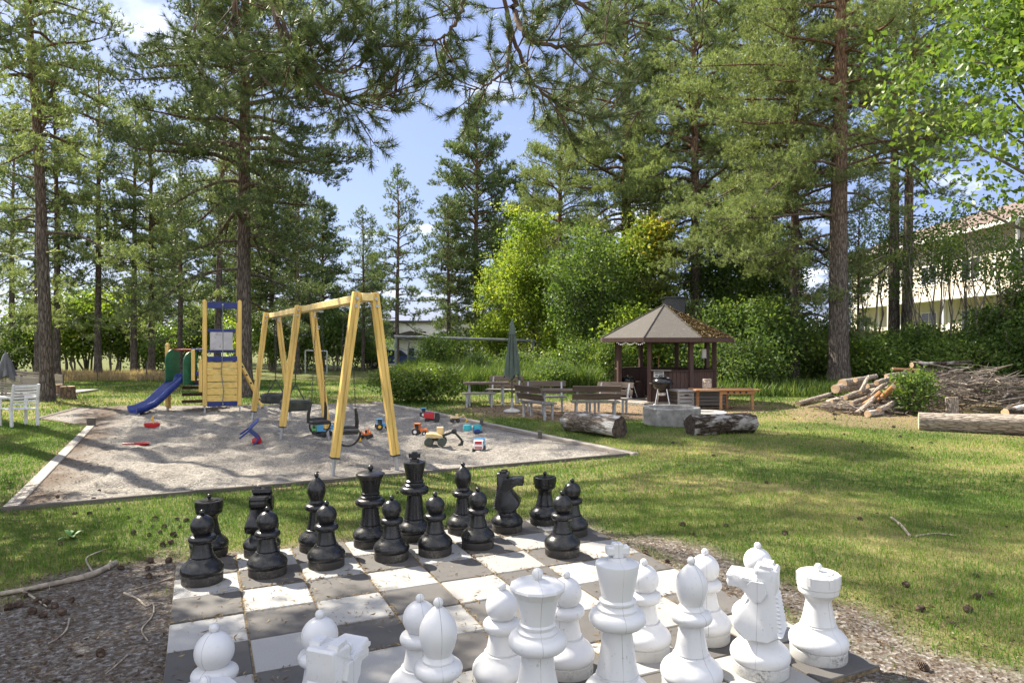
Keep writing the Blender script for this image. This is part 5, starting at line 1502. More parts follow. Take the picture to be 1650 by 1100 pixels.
def tubes_np(tubes):
    """[(pts (k,3), radii (k), sides)] -> V, F(quads)"""
    Vs = []; Fs = []; base = 0
    for pts, rad, n in tubes:
        pts = np.asarray(pts, float); k = len(pts); rad = np.asarray(rad, float)
        t = np.gradient(pts, axis=0); t /= np.linalg.norm(t, axis=1)[:, None] + 1e-9
        m = t.mean(0); ref = np.array([0, 0, 1.]) if abs(m[2]) < .8 * np.linalg.norm(m) else np.array([1., 0, 0])
        x = np.cross(t, ref); x /= np.linalg.norm(x, axis=1)[:, None] + 1e-9
        y = np.cross(t, x)
        q = np.arange(n) * 2 * pi / n
        V = pts[:, None] + rad[:, None, None] * (x[:, None] * np.cos(q)[None, :, None] + y[:, None] * np.sin(q)[None, :, None])
        Vs.append(V.reshape(-1, 3))
        i = np.arange(k - 1)[:, None] * n; j = np.arange(n)[None]; j2 = (j + 1) % n
        Fs.append(np.stack([i + j, i + j2, i + n + j2, i + n + j], -1).reshape(-1, 4) + base)
        base += k * n
    return np.concatenate(Vs), np.concatenate(Fs)

def unit(v): return v / (np.linalg.norm(v, axis=-1, keepdims=True) + 1e-9)

def needles(rg, P, D, k, nl, nw, shoot, spread=.85, gap=0):
    """tufts of k needle blades round shoots at P along D"""
    n = len(P)
    P = np.repeat(P, k, 0); Dd = np.repeat(D, k, 0)
    s = rg.random((n * k, 1))
    d = unit(Dd + spread * unit(rg.normal(size=(n * k, 3))))
    b = P + Dd * shoot * (s - .3)
    ln = nl * rg.uniform(.7, 1.15, (n * k, 1))
    w = unit(np.cross(d, rg.normal(size=(n * k, 3)))) * nw * .5
    V = np.stack([b - w, b + w, b + d * ln], 1).reshape(-1, 3)
    F = np.arange(n * k * 3).reshape(-1, 3)
    tone = np.repeat(rg.beta(2.2, 2.2, n), k) * .75 + rg.random(n * k) * .25
    return V, F, np.repeat(tone, 3)

def pine_mesh(seed, H, cb, R, tr, nb, shape='round', droop=(-.35, .75), dens=1.0, k=10, nl=.14, nw=.02, lean=(0, 0), dead=6, mat=None, lowlimb=0, extra=(), offs=.13):
    rg = np.random.default_rng(seed)
    tubes = []; TP = []; TD = []
    n = 18; z = np.linspace(-.15, H, n); t = np.clip(z / H, 0, 1)
    ph = rg.uniform(0, 6, 4)
    tx = lean[0] * t ** 1.3 + .10 * np.sin(t * 5 + ph[0]) * t + .05 * np.sin(t * 11 + ph[1]) * t
    ty = lean[1] * t ** 1.3 + .10 * np.sin(t * 4.4 + ph[2]) * t
    rad = tr * (.96 * (1 - t) ** .72 + .03) * (1 + .35 * np.exp(-np.clip(z, 0, 9) / .35))
    tp = np.stack([tx, ty, z], 1); tubes.append((tp, rad, 14))
    def at(zz): return np.array([np.interp(zz, z, tx), np.interp(zz, z, ty), zz]), np.interp(zz, z, rad)
    def branch(zb, az, L, el0, r0, tufts=True, f0=.22):
        m = 8; s = np.linspace(0, 1, m)
        el = el0 + .30 * (1 - s) - .35 * np.sin(pi * s) + .35 * s ** 2
        a = az + np.cumsum(rg.normal(0, .15, m)); el = el + np.cumsum(rg.normal(0, .09, m))
        d = np.stack([np.cos(el) * np.cos(a), np.cos(el) * np.sin(a), np.sin(el)], 1)
        p0, _ = at(zb)
        p = p0 + np.concatenate([np.zeros((1, 3)), np.cumsum(d[:-1] * L / (m - 1), 0)])
        rr = r0 * (1 - s) ** .8 + .006
        tubes.append((p, rr, 6))
        if not tufts: return
        ns = max(3, int(L * .8 / .26)); side = 1
        for q in range(ns):
            f = f0 + (1 - f0) * (q + rg.random()) / ns; side = -side
            pp = np.array([np.interp(f, s, p[:, c]) for c in range(3)]); aa = np.interp(f, s, a); ee = np.interp(f, s, el)
            L2 = (.25 + .55 * (1 - f)) * min(L, 3.2) * rg.uniform(.28, .62) + .12
            a2 = aa + side * rg.uniform(.3, 1.3); e2 = ee * .45 + rg.uniform(-.55, .75)
            ss = np.linspace(0, 1, 4); e = e2 + .5 * ss ** 1.5; a3 = a2 - side * .25 * ss
            dd = np.stack([np.cos(e) * np.cos(a3), np.cos(e) * np.sin(a3), np.sin(e)], 1)
            pq = pp + np.concatenate([np.zeros((1, 3)), np.cumsum(dd[:-1] * L2 / 3, 0)])
            tubes.append((pq, np.linspace(max(.006, .3 * np.interp(f, s, rr)), .004, 4), 3))
            nt_ = max(3, int(L2 / .075 * dens)); u = .2 + .9 * rg.random(nt_) ** .6
            pt = np.stack([np.interp(u, ss, pq[:, c]) for c in range(3)], 1) + rg.normal(0, 1, (nt_, 3)) * np.array([offs, offs, offs * .6]) * (1 + .4 * L2)
            dt = unit(dd[-1] * .75 + np.array([0, 0, .45]) + .55 * rg.normal(size=(nt_, 3)))
            TP.append(pt); TD.append(dt)
        pt = p[-1] + rg.normal(0, .10, (6, 3)); TP.append(pt); TD.append(unit(d[-1] + np.array([0, 0, .4]) + .4 * rg.normal(size=(6, 3))))
    for i in range(nb):
        t_ = (i + rg.random()) / nb; zb = cb + (H * .97 - cb) * t_ ** .93
        az = i * 2.39996 + rg.normal(0, .5)
        if shape == 'cone': pr = (1 - t_) ** .85 * (.6 + .4 * min(1, t_ / .12)) + .06
        else: pr = (1 - t_) ** .5 * (.62 + .38 * min(1, t_ / .3)) + .05
        L = R * pr * rg.uniform(.62, 1.12)
        el = droop[0] + (droop[1] - droop[0]) * t_ + rg.normal(0, .14)
        branch(zb, az, L, el, min(.5 * at(zb)[1], .014 + .017 * L))
    for i in range(dead):      # bare dead limbs below the crown
        zb = cb * rg.uniform(.45, 1.0); branch(zb, rg.uniform(0, 6.3), rg.uniform(.4, 1.5), rg.uniform(-.4, .1), .022, False)
    for i in range(lowlimb):
        zb = cb * rg.uniform(.55, .95); branch(zb, rg.uniform(0, 6.3), R * rg.uniform(.6, 1.1), rg.uniform(-.7, -.25), .05)
    for ex in extra: branch(ex[0], ex[1], ex[2], ex[3], .05, True, ex[4] if len(ex) > 4 else .22)
    top, _ = at(H); TP.append(top + rg.normal(0, .08, (10, 3))); TD.append(unit(np.array([[0, 0, 1.]]) + .5 * rg.normal(size=(10, 3))))
    P = np.concatenate(TP); D = np.concatenate(TD)
    V, F, rn = needles(rg, P, D, k, nl, nw, .13)
    tV, tF = tubes_np(tubes)
    return (tV, tF), (V, F, rn)

def make_pine(name, **kw):
    mat = kw.pop('mat', M_PINE)
    (tV, tF), (V, F, rn) = pine_mesh(**kw)
    t = thing(name, '', 'tree')
    tr = fast_mesh('trunk', tV, tF, M_PBARK, parent=t, smooth=True)
    cr = fast_mesh('crown', V, F, mat, rnd=rn, parent=t)
    return t

PROTO = {}
def pine(key, px, d, label, H=None, sxy=None, rz=0, group='pines of the grove', mat=None, name='pine_tree', lean=(0, 0)):
    spec = PINES[key]
    if key not in PROTO:
        t = PROTO[key] = make_pine(name, **spec); 
    else:
        t = copy_tree(PROTO[key]); t.name = name
    sz = (H / spec['H']) if H else 1.0
    s = sxy if sxy else sz
    x = X(px, d); t.location = P3(x, d)
    t.rotation_euler = (lean[0], lean[1], rz); t.scale = (s, s, sz)
    t['label'] = label; t['group'] = group
    if mat:
        for c in t.children:
            if c.name.startswith('crown'):
                c.material_slots[0].link = 'OBJECT'; c.material_slots[0].material = mat
    return t
PINES = {
    'tall': dict(seed=11, H=19, cb=7.6, R=3.7, tr=.20, nb=56, droop=(-.35, .8), dens=2.2, k=14, nl=.135, nw=.021, lean=(-.9, .3), dead=9, lowlimb=2),
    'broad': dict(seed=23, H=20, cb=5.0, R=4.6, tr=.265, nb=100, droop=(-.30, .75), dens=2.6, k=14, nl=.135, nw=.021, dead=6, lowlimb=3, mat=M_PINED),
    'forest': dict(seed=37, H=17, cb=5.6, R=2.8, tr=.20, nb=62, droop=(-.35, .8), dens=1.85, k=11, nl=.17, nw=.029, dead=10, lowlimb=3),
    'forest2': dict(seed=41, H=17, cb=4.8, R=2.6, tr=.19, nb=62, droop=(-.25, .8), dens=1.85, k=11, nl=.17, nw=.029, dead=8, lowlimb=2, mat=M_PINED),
    'cone': dict(seed=53, H=13, cb=2.6, R=2.5, tr=.16, nb=52, droop=(-.3, .75), dens=1.8, k=11, nl=.17, nw=.029, dead=3),
    'dense': dict(seed=67, H=17, cb=1.8, R=4.0, tr=.22, nb=120, droop=(-.35, .8), dens=1.7, k=8, nl=.24, nw=.042, dead=4),
    'big': dict(seed=79, H=22, cb=5.6, R=5.6, tr=.39, nb=120, droop=(-.55, .75), dens=2.5, k=14, nl=.135, nw=.021, dead=10, lowlimb=6),
    'giant': dict(seed=97, H=23, cb=9.5, R=4.0, tr=.39, nb=72, droop=(-.4, .75), dens=2.3, k=14, nl=.135, nw=.021, dead=12, lowlimb=0,
                  extra=[(6.0, 2.9, 5.6, -.45), (6.6, 3.5, 6.2, -.30), (7.2, 2.6, 6.4, -.35), (7.8, 3.2, 7.4, -.25), (8.5, 3.7, 6.8, -.2), (8.9, 2.8, 7.2, -.12), (9.8, 3.3, 7.6, -.05), (10.6, 2.7, 7.0, .0), (11.5, 3.4, 7.0, .05), (7.4, .3, 4.2, -.1), (9.0, 5.6, 5.0, -.1), (9.6, .1, 5.8, .0), (10.6, .5, 5.6, .05), (8.4, 6.1, 5.2, -.1), (11.4, 5.9, 5.6, .1)]),
    'limby2': dict(seed=90, H=16.5, cb=12.5, R=1.0, tr=.26, nb=8, droop=(-.2, .7), dens=1.1, k=14, nl=.11, nw=.017, dead=0,  # added unseen tree, long limbs shaped to throw shade bands on the lawn
                  extra=[(12.5, -.1, 9.5, .0, .5), (13.2, -.3, 10.5, .05, .5), (14.0, -.18, 11.5, .05, .5), (14.5, -.45, 10.5, .08, .5), (13.6, -.55, 9.5, .05, .45), (15.0, -.35, 12.0, .05, .5), (15.4, -.08, 11.5, .05, .55), (12.9, .05, 9.5, .02, .5)]),
    'shade': dict(seed=83, H=13, cb=2.6, R=2.1, tr=.2, nb=80, droop=(-.2, .7), dens=2.2, k=14, nl=.11, nw=.017, dead=0),
    'shade2': dict(seed=84, H=11.5, cb=4.8, R=2.6, tr=.2, nb=100, droop=(-.2, .6), dens=2.9, k=14, nl=.11, nw=.017, dead=0),
    'limby': dict(seed=89, H=12.5, cb=8.5, R=1.0, tr=.24, nb=8, droop=(-.2, .7), dens=1.1, k=14, nl=.11, nw=.017, dead=0,  # added unseen tree, hardly any crown, limbs shaped to dapple the lawn
                  extra=[(10.0, .28, 8.6, .0, .6), (10.8, .42, 9.6, .05, .55), (11.4, .12, 9.2, .1, .5), (9.6, .5, 8.6, .1, .6), (11.8, .3, 10.4, .08, .5), (12.0, .55, 10.5, .1, .5), (11.6, .2, 10.8, .05, .55)]),
}
# ---- left grove
pine('tall', 76, 21.6, 'tall leaning pine with bare reddish limbs at the left, in front of the stumps', H=19, rz=.3)
pine('broad', 394, 23.2, 'big dark broad-crowned pine rising directly behind the yellow play tower', rz=1.0)
pine('forest2', 158, 36.8, 'slim grey-trunked pine between the leaning left pine and the two reddish trunks', H=17.0, rz=1.2)
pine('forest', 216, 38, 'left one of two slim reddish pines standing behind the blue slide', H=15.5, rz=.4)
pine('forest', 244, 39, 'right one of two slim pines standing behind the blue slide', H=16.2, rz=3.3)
pine('forest2', 62, 34, 'thin pine just left of the leaning left pine trunk', H=17, rz=2.4)
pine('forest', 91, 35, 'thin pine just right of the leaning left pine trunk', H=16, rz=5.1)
pine('tall', 350, 42, 'sunlit pine with long pale trunk seen behind the blue top board of the tower', H=22, rz=2.9, sxy=1.1)
pine('forest2', 290, 33, 'short dark trunked pine seen between the green slide panels', H=11, sxy=.75, rz=.7)
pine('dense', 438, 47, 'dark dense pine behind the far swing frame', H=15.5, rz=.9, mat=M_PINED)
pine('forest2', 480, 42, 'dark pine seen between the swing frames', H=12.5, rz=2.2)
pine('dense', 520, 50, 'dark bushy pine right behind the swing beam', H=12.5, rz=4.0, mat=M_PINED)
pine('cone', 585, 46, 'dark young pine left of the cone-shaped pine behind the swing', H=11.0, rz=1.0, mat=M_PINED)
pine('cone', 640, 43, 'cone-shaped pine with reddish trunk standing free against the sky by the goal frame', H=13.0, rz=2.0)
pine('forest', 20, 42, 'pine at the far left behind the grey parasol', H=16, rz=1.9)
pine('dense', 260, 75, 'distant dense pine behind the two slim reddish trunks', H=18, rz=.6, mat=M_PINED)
pine('dense', 380, 62, 'distant pine filling the gap right of the big dark pine', H=20, rz=2.6)
# ---- centre and right grove
pine('dense', 768, 50, 'tall olive pine with foliage to the ground behind the goal frame crossbar', H=20, rz=.2)
pine('cone', 722, 47, 'lower olive pine left of the tall one behind the goal frame', H=12, rz=.5, sxy=1.1)
pine('broad', 902, 41, 'olive pine rising behind the yellow-green tree', H=17, sxy=.8, rz=2.2, mat=M_PINE)
pine('big', 1010, 37, 'large olive pine rising behind the pavilion roof on its left', H=22, rz=.8)
pine('broad', 1120, 34, 'large olive pine rising behind the autumn maple', H=22, rz=3.8, mat=M_PINE)
pine('big', 1215, 41, 'pine with dark trunk before the beige shed', H=22, rz=2.7)
pine('giant', 1352, 25.6, 'huge rough-barked pine trunk beside the wood pile with long limbs to the left', H=23, rz=0)
pine('broad', 1280, 27.5, 'slender pale-barked pine between the pavilion and the huge trunk', H=18.5, sxy=.80, rz=5.0, mat=M_PINE)
pine('tall', 1440, 34, 'dark trunk of a tall pine, left of a twin pair behind the brushwood', H=22, rz=1.4, sxy=1.4)
pine('tall', 1460, 33.5, 'lighter trunk of a tall pine, right of a twin pair behind the brushwood', H=22.5, rz=1.7, sxy=1.35)
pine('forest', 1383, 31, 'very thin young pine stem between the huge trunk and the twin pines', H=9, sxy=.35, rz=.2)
pine('dense', 860, 58, 'distant pine between the tall olive pine and the yellow-green tree', H=17, rz=1.4)
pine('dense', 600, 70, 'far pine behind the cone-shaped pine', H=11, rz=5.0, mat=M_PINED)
# ---- unseen pines beside the view, several placed or shaped to shade board and lawn
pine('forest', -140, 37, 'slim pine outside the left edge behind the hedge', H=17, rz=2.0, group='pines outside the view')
pine('forest2', -260, 33, 'dark slim pine farther outside the left edge behind the hedge', H=16, rz=4.0, group='pines outside the view')
pine('shade', -305, 6.6, 'dense young pine just outside the left edge shading the gravel beside the board', H=9.5, sxy=1.0, rz=.5, group='pines outside the view')
pine('shade2', -320, 6.9, 'taller bushy pine just outside the left edge shading the middle of the chess board', rz=.5, group='pines outside the view')
pine('shade', -247, 8.8, 'low bushy pine just outside the left edge shading the grass by the sand edging', H=7.6, sxy=.95, rz=2.5, group='pines outside the view')
pine('limby2', -40, 17, 'tall long-limbed pine added outside the left edge to cast bands of shade over the lawn', rz=0, group='pines outside the view')
pine('limby', -57, 13.8, 'long-limbed pine added outside the left edge to dapple the lawn', rz=0, group='pines outside the view')
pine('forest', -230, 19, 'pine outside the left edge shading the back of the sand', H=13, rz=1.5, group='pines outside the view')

# ------------------------------------------------------------------ overhanging pine boughs
def bough(limbs, name, label, seed, trunk, nl=.08, nw=.0042):
    """fine-needled limbs given as 3-D polylines with radii"""
    rg = np.random.default_rng(seed); tubes = []; TP = []; TD = []
    t = thing(name, label, 'tree', trunk[0]); o = np.array(trunk[0])
    tz = np.linspace(-.1, trunk[1], 12); tubes.append((np.stack([.1 * np.sin(tz * .4), .06 * np.sin(tz * .6), tz], 1), trunk[2] * (1 - .75 * tz / trunk[1]) , 14))
    def shootline(p, dens=1):
        p = np.asarray(p); seg = np.linalg.norm(np.diff(p, axis=0), axis=1); L = seg.sum(); cs = np.concatenate([[0], np.cumsum(seg)]) / L
        nt_ = max(3, int(L / .0085 * dens)); u = rg.uniform(.0, 1, nt_)
        TP.append(np.stack([np.interp(u, cs, p[:, c]) for c in range(3)], 1)); TD.append(np.repeat(unit(p[-1:] - p[0:1]), nt_, 0))
    def twig(p0, d, L, r, depth):
        m = 5; dd = d.copy(); p = [np.array(p0)]
        for i in range(m - 1):
            dd = unit(dd + rg.normal(0, .13, 3) + np.array([0, 0, .10])); p.append(p[-1] + dd * L / (m - 1))
        tubes.append((p, np.linspace(r, .0022, m), 5))
        if depth == 0: shootline(np.array(p)[1:] if L > .2 else p)
        else:
            nn = max(3, int(L / .11))
            for i in range(nn):
                f = .3 + .7 * (i + rg.random()) / nn
                pp = np.array([np.interp(f, np.linspace(0, 1, m), np.array(p)[:, c]) for c in range(3)])
                d2 = unit(dd + unit(rg.normal(size=3)) * .85)
                twig(pp, d2, rg.uniform(.10, .24), r * .45, 0)
            shootline(np.array(p)[-2:], 1)
    for pts, r0, r1, n2, l2, f0 in limbs:
        P = np.array([np.array(q) - o for q in pts]); k = len(P)
        uu_ = np.linspace(0, 1, k); uf = np.linspace(0, 1, 6 * k)
        Pf = np.stack([np.interp(uf, uu_, P[:, c]) for c in range(3)], 1)
        for _ in range(3): Pf[1:-1] = (Pf[:-2] + Pf[1:-1] * 2 + Pf[2:]) / 4
        Pf += rg.normal(0, .008, Pf.shape)
        tubes.append((Pf, np.linspace(r0, r1, len(Pf)), 8))
        for i in range(n2):
            f = f0 + (1 - f0) * (i + rg.random()) / n2; j = min(len(Pf) - 2, int(f * (len(Pf) - 1)))
            d = unit(Pf[j + 1] - Pf[j]); d2 = unit(d * .7 + unit(rg.normal(size=3)) * .8 + np.array([0, 0, -.05]))
            twig(Pf[j], d2, l2 * rg.uniform(.5, 1.2), min(.0075, max(.004, r0 * .35)), 1)
    P = np.concatenate(TP); D = np.concatenate(TD)
    V, F, rn = needles(rg, P, D, 6, nl, nw, .02, .95)
    tV, tF = tubes_np(tubes)
    fast_mesh('trunk', tV, tF, M_PBARK if False else M_TWIG, parent=t, smooth=True)
    fast_mesh('crown', V, F, M_PINED, rnd=rn, parent=t)
    return t
# right overhang: limbs dropping from a pine behind the camera
tk = ((2.2, -1.6, 0), 11.0, .24)
A0_ = (2.2, -1.6, 7.6)
def w5(px, py, d=5.4): return tuple(W(px, py, d))
bough([
    ([A0_, (1.2, 2.2, 7.0), w5(800, -120, 5.0), w5(812, 0, 5.2), w5(838, 95, 5.4), w5(862, 140, 5.6), w5(905, 175, 5.8), w5(955, 190, 6.2), w5(1040, 180, 6.6)], .024, .007, 40, .55, .52),
    ([w5(838, -40, 5.1), w5(826, 15, 5.2), w5(846, 60, 5.0), w5(900, 80, 5.0), w5(985, 70, 5.2)], .030, .008, 18, .5, .1),
    ([w5(810, -60, 5.0), w5(750, -10, 4.8), w5(742, 28, 4.7), w5(715, 62, 4.7), w5(690, 72, 4.7)], .020, .005, 15, .42, .2),
    ([w5(818, 20, 5.2), w5(822, 80, 5.1), w5(815, 118, 5.0), w5(780, 140, 5.0), w5(748, 145, 5.0)], .016, .005, 13, .38, .3),
    ([w5(880, -90, 5.5), w5(905, -20, 5.6), w5(965, 30, 5.8), w5(1050, 40, 6.0)], .03, .008, 14, .5, .1),
    ([w5(1000, -120, 5.5), w5(1090, -30, 5.6), w5(1160, 5, 5.8)], .03, .008, 12, .5, .1),
    ([w5(900, -110, 5.2), w5(720, -60, 4.9), w5(640, -25, 4.8), w5(560, -10, 4.7)], .02, .006, 12, .4, .2),
], 'pine_tree', 'pine leaning in from above with dark fine-needled boughs hanging into the blue sky', 101, tk)
tk2 = ((-2.6, -1.4, 0), 10.5, .2)
A2_ = (-2.6, -1.4, 7.4)
bough([
    ([A2_, (-2.4, 2.6, 6.6), w5(430, -90, 5.2), w5(440, 20, 5.1), w5(475, 112, 5.0), w5(545, 158, 5.0), w5(600, 160, 5.0), w5(645, 148, 5.0)], .035, .006, 34, .5, .5),
    ([w5(440, 0, 5.1), w5(470, 70, 5.0), w5(530, 122, 4.9), w5(585, 102, 4.9), w5(632, 62, 4.8)], .016, .005, 18, .42, .25),
    ([w5(430, -80, 5.1), w5(445, 20, 5.0), w5(452, 55, 5.0), w5(520, 80, 5.1)], .014, .006, 16, .4, .2),
    ([w5(425, -90, 5.1), w5(385, -20, 5.4), w5(372, 50, 5.4), w5(400, 100, 5.4), w5(450, 160, 5.3), w5(500, 178, 5.2)], .022, .006, 26, .48, .25),
    ([w5(400, -100, 5.4), w5(470, -50, 5.2), w5(540, 0, 5.0), w5(590, 25, 5.0)], .016, .006, 14, .4, .3),
    ([w5(380, -90, 5.6), w5(330, -10, 5.8), w5(310, 60, 5.8), w5(330, 120, 5.7)], .018, .006, 20, .48, .2),
], 'pine_tree', 'pine behind the camera with thin bottlebrush boughs hanging before the big dark pine', 102, tk2)

# ------------------------------------------------------------------ broadleaf trees and shrubs
def leaves(rg, P, size, flat=.6, droop=.25):
    n = len(P)
    nrm = unit(rg.normal(size=(n, 3)) * np.array([1, 1, .8]) + np.array([0, 0, flat]))
    a = unit(np.cross(nrm, rg.normal(size=(n, 3)))); a[:, 2] -= droop; a = unit(a)
    b = unit(np.cross(nrm, a))
    s = size * rg.uniform(.6, 1.25, (n, 1))
    base = P - a * s * .5; tip = P + a * s * .5; fold = nrm * s * .10
    l = P - a * s * .06 - b * s * .33 + fold; r = P - a * s * .06 + b * s * .33 + fold
    V = np.stack([base, l, tip, r], 1).reshape(-1, 3)
    i = np.arange(n)[:, None] * 4
    F = np.concatenate([i + np.array([[0, 2, 1]]), i + np.array([[0, 3, 2]])], 1).reshape(-1, 3)
    return V, F
def leafy_mesh(seed, R, zc, nclump, per, size, stems=1, tr=.10, zmin=.1, hollow=.55, sp=.36, spread=.25, tone=None, lumps=5, lrr=(.45, .72), lof=(.25, .55)):
    rg = np.random.default_rng(seed); R = np.array(R, float)
    # several overlapping lobes make the outline uneven
    lob = unit(rg.normal(size=(lumps, 3))) * R * rg.uniform(lof[0], lof[1], (lumps, 1)); lr = rg.uniform(lrr[0], lrr[1], lumps)
    C = []
    while len(C) < nclump:
        l = rg.integers(lumps); u = unit(rg.normal(size=3)) * (hollow + (1 - hollow) * rg.random() ** .6)
        c = lob[l] + u * R * lr[l]
        if zc + c[2] > zmin: C.append(c)
    C = np.array(C) + np.array([0, 0, zc])
    cn = np.maximum(6, (per * rg.uniform(.4, 1.6, nclump)).astype(int))
    P = np.repeat(C, cn, 0) + rg.normal(size=(cn.sum(), 3)) * np.array([sp, sp, sp * .55])
    P[:, 2] = np.maximum(P[:, 2], .02)
    V, F = leaves(rg, P, size)
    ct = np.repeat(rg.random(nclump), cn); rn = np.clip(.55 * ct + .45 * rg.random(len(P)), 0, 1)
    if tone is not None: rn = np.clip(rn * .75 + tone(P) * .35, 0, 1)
    tubes = []
    for s in range(stems):
        q = 2 * pi * s / stems + rg.random(); b0 = np.array([cos(q), sin(q), 0]) * spread * (stems > 1); top = np.array([b0[0] * 3, b0[1] * 3, zc + R[2] * .45])
        m = 8; u = np.linspace(0, 1, m); p = b0 + (top - b0) * u[:, None] + rg.normal(0, .05, (m, 3)) * np.array([1, 1, 0]); p[0, 2] = -.1
        tubes.append((p, tr * (1 - .8 * u) + .008, 8))
        for k in range(max(4, nclump // (6 * stems))):
            c = C[rg.integers(nclump)]; f = rg.uniform(.2, .85); pp = np.array([np.interp(f, u, p[:, i]) for i in range(3)])
            if c[2] < pp[2] - .5: continue
            v = np.linspace(0, 1, 5)[:, None]; pq = pp + (c - pp) * v + np.array([0, 0, .15]) * np.sin(pi * v) + rg.normal(0, .03, (5, 3)) * (v * (1 - v) * 4)
            tubes.append((pq, tr * .38 * (1 - .8 * v[:, 0]) + .004, 5))
    return tubes_np(tubes), (V, F, np.repeat(rn, 4))
LPROTO = {}
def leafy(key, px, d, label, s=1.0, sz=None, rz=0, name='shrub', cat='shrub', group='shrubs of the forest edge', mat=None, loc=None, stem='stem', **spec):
    if key not in LPROTO:
        m0 = spec.pop('leafmat', M_LGRN)
        (tV, tF), (V, F, rn) = leafy_mesh(**spec)
        t = LPROTO[key] = thing(name, '', cat)
        fast_mesh(stem, tV, tF, M_DBARK, parent=t, smooth=True); fast_mesh('crown' if cat == 'tree' else 'foliage', V, F, m0, rnd=rn, parent=t)
    else:
        t = copy_tree(LPROTO[key]); t.name = name
    t.location = loc if loc is not None else P3(X(px, d), d)
    t.rotation_euler = (0, 0, rz); t.scale = (s, s, sz or s)
    t['label'] = label; t['category'] = cat; t['group'] = group
    if mat:
        for c in t.children:
            if c.name.startswith(('crown', 'foliage')):
                c.material_slots[0].link = 'OBJECT'; c.material_slots[0].material = mat
    return t
TG = 'broadleaf trees'
leafy('yell', 874, 38, 'bright yellow-green broadleaf tree with many stems left of the pavilion', name='broadleaf_tree', cat='tree', group=TG, stem='trunk', leafmat=M_LYEL, seed=5, R=(3.5, 2.8, 5.3), zc=5.6, nclump=330, per=52, size=.17, stems=6, tr=.075, zmin=.9, sp=.34, spread=.35, lumps=17, lrr=(.22, .42), lof=(.3, .85), hollow=.3)
leafy('yell', 815, 43, 'second yellow-green tree behind the green parasol', s=.85, rz=2.0, name='broadleaf_tree', cat='tree', group=TG)
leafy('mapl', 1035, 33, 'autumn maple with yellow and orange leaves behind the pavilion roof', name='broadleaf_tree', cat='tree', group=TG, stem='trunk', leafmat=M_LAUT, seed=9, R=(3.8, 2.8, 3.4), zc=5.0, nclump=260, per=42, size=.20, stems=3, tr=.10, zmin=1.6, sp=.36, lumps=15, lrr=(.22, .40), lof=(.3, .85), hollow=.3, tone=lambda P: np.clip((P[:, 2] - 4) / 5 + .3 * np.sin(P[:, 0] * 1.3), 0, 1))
leafy('grnt', 960, 31.5, 'shaded dark green broadleaf tree between the yellow-green tree and the maple', name='broadleaf_tree', cat='tree', group=TG, stem='trunk', leafmat=M_LGRN, seed=14, R=(2.6, 2.4, 3.4), zc=4.0, nclump=300, per=55, size=.15, stems=6, tr=.07, zmin=.8, sp=.36, spread=.3, lumps=7)
leafy('grnt', 1165, 35, 'green broadleaf tree in front of the beige shed', s=.95, rz=1.0, name='broadleaf_tree', cat='tree', group=TG)
leafy('grnt', 1235, 36, 'green broadleaf tree with dark stems behind the slender pale pine', s=.9, rz=2.6, name='broadleaf_tree', cat='tree', group=TG)
leafy('near', 1720, 10.2, 'bright leafy tree whose big-leaved branches reach in from the right edge', name='broadleaf_tree', cat='tree', group=TG, stem='trunk', leafmat=M_LBRT, loc=(10.1, 10.4, 0), seed=31, R=(4.0, 3.3, 3.5), zc=6.0, nclump=430, per=46, size=.125, stems=2, tr=.13, zmin=2.9, sp=.30, lumps=20, lrr=(.20, .40), lof=(.3, .85), hollow=.3)
leafy('yell', 1705, 24, 'green tree at the right edge before the cream house', s=.62, rz=4, name='broadleaf_tree', cat='tree', group=TG, mat=M_LBRT)
leafy('sapl', 1500, 27.5, 'slender sapling with sparse leaves standing before the cream house', name='broadleaf_tree', cat='tree', group=TG, stem='trunk', leafmat=M_LGRN, seed=44, R=(2.2, 2.0, 3.0), zc=4.6, nclump=92, per=25, size=.13, stems=3, tr=.045, zmin=.6, sp=.30, spread=.3, lumps=12, lrr=(.22, .40), lof=(.3, .9), hollow=.2)
leafy('sapl', 1600, 25.5, 'sparse sapling at the right in front of the balcony of the cream house', s=1.0, rz=2.2, name='broadleaf_tree', cat='tree', group=TG, mat=M_LBRT)
leafy('sapl', 1408, 36, 'sparse sapling between the huge pine trunk and the twin pines', s=1.05, rz=4.0, name='broadleaf_tree', cat='tree', group=TG)
leafy('sapl', 1555, 29.5, 'sparse sapling in front of the middle of the cream house', s=1.08, rz=1.1, name='broadleaf_tree', cat='tree', group=TG)
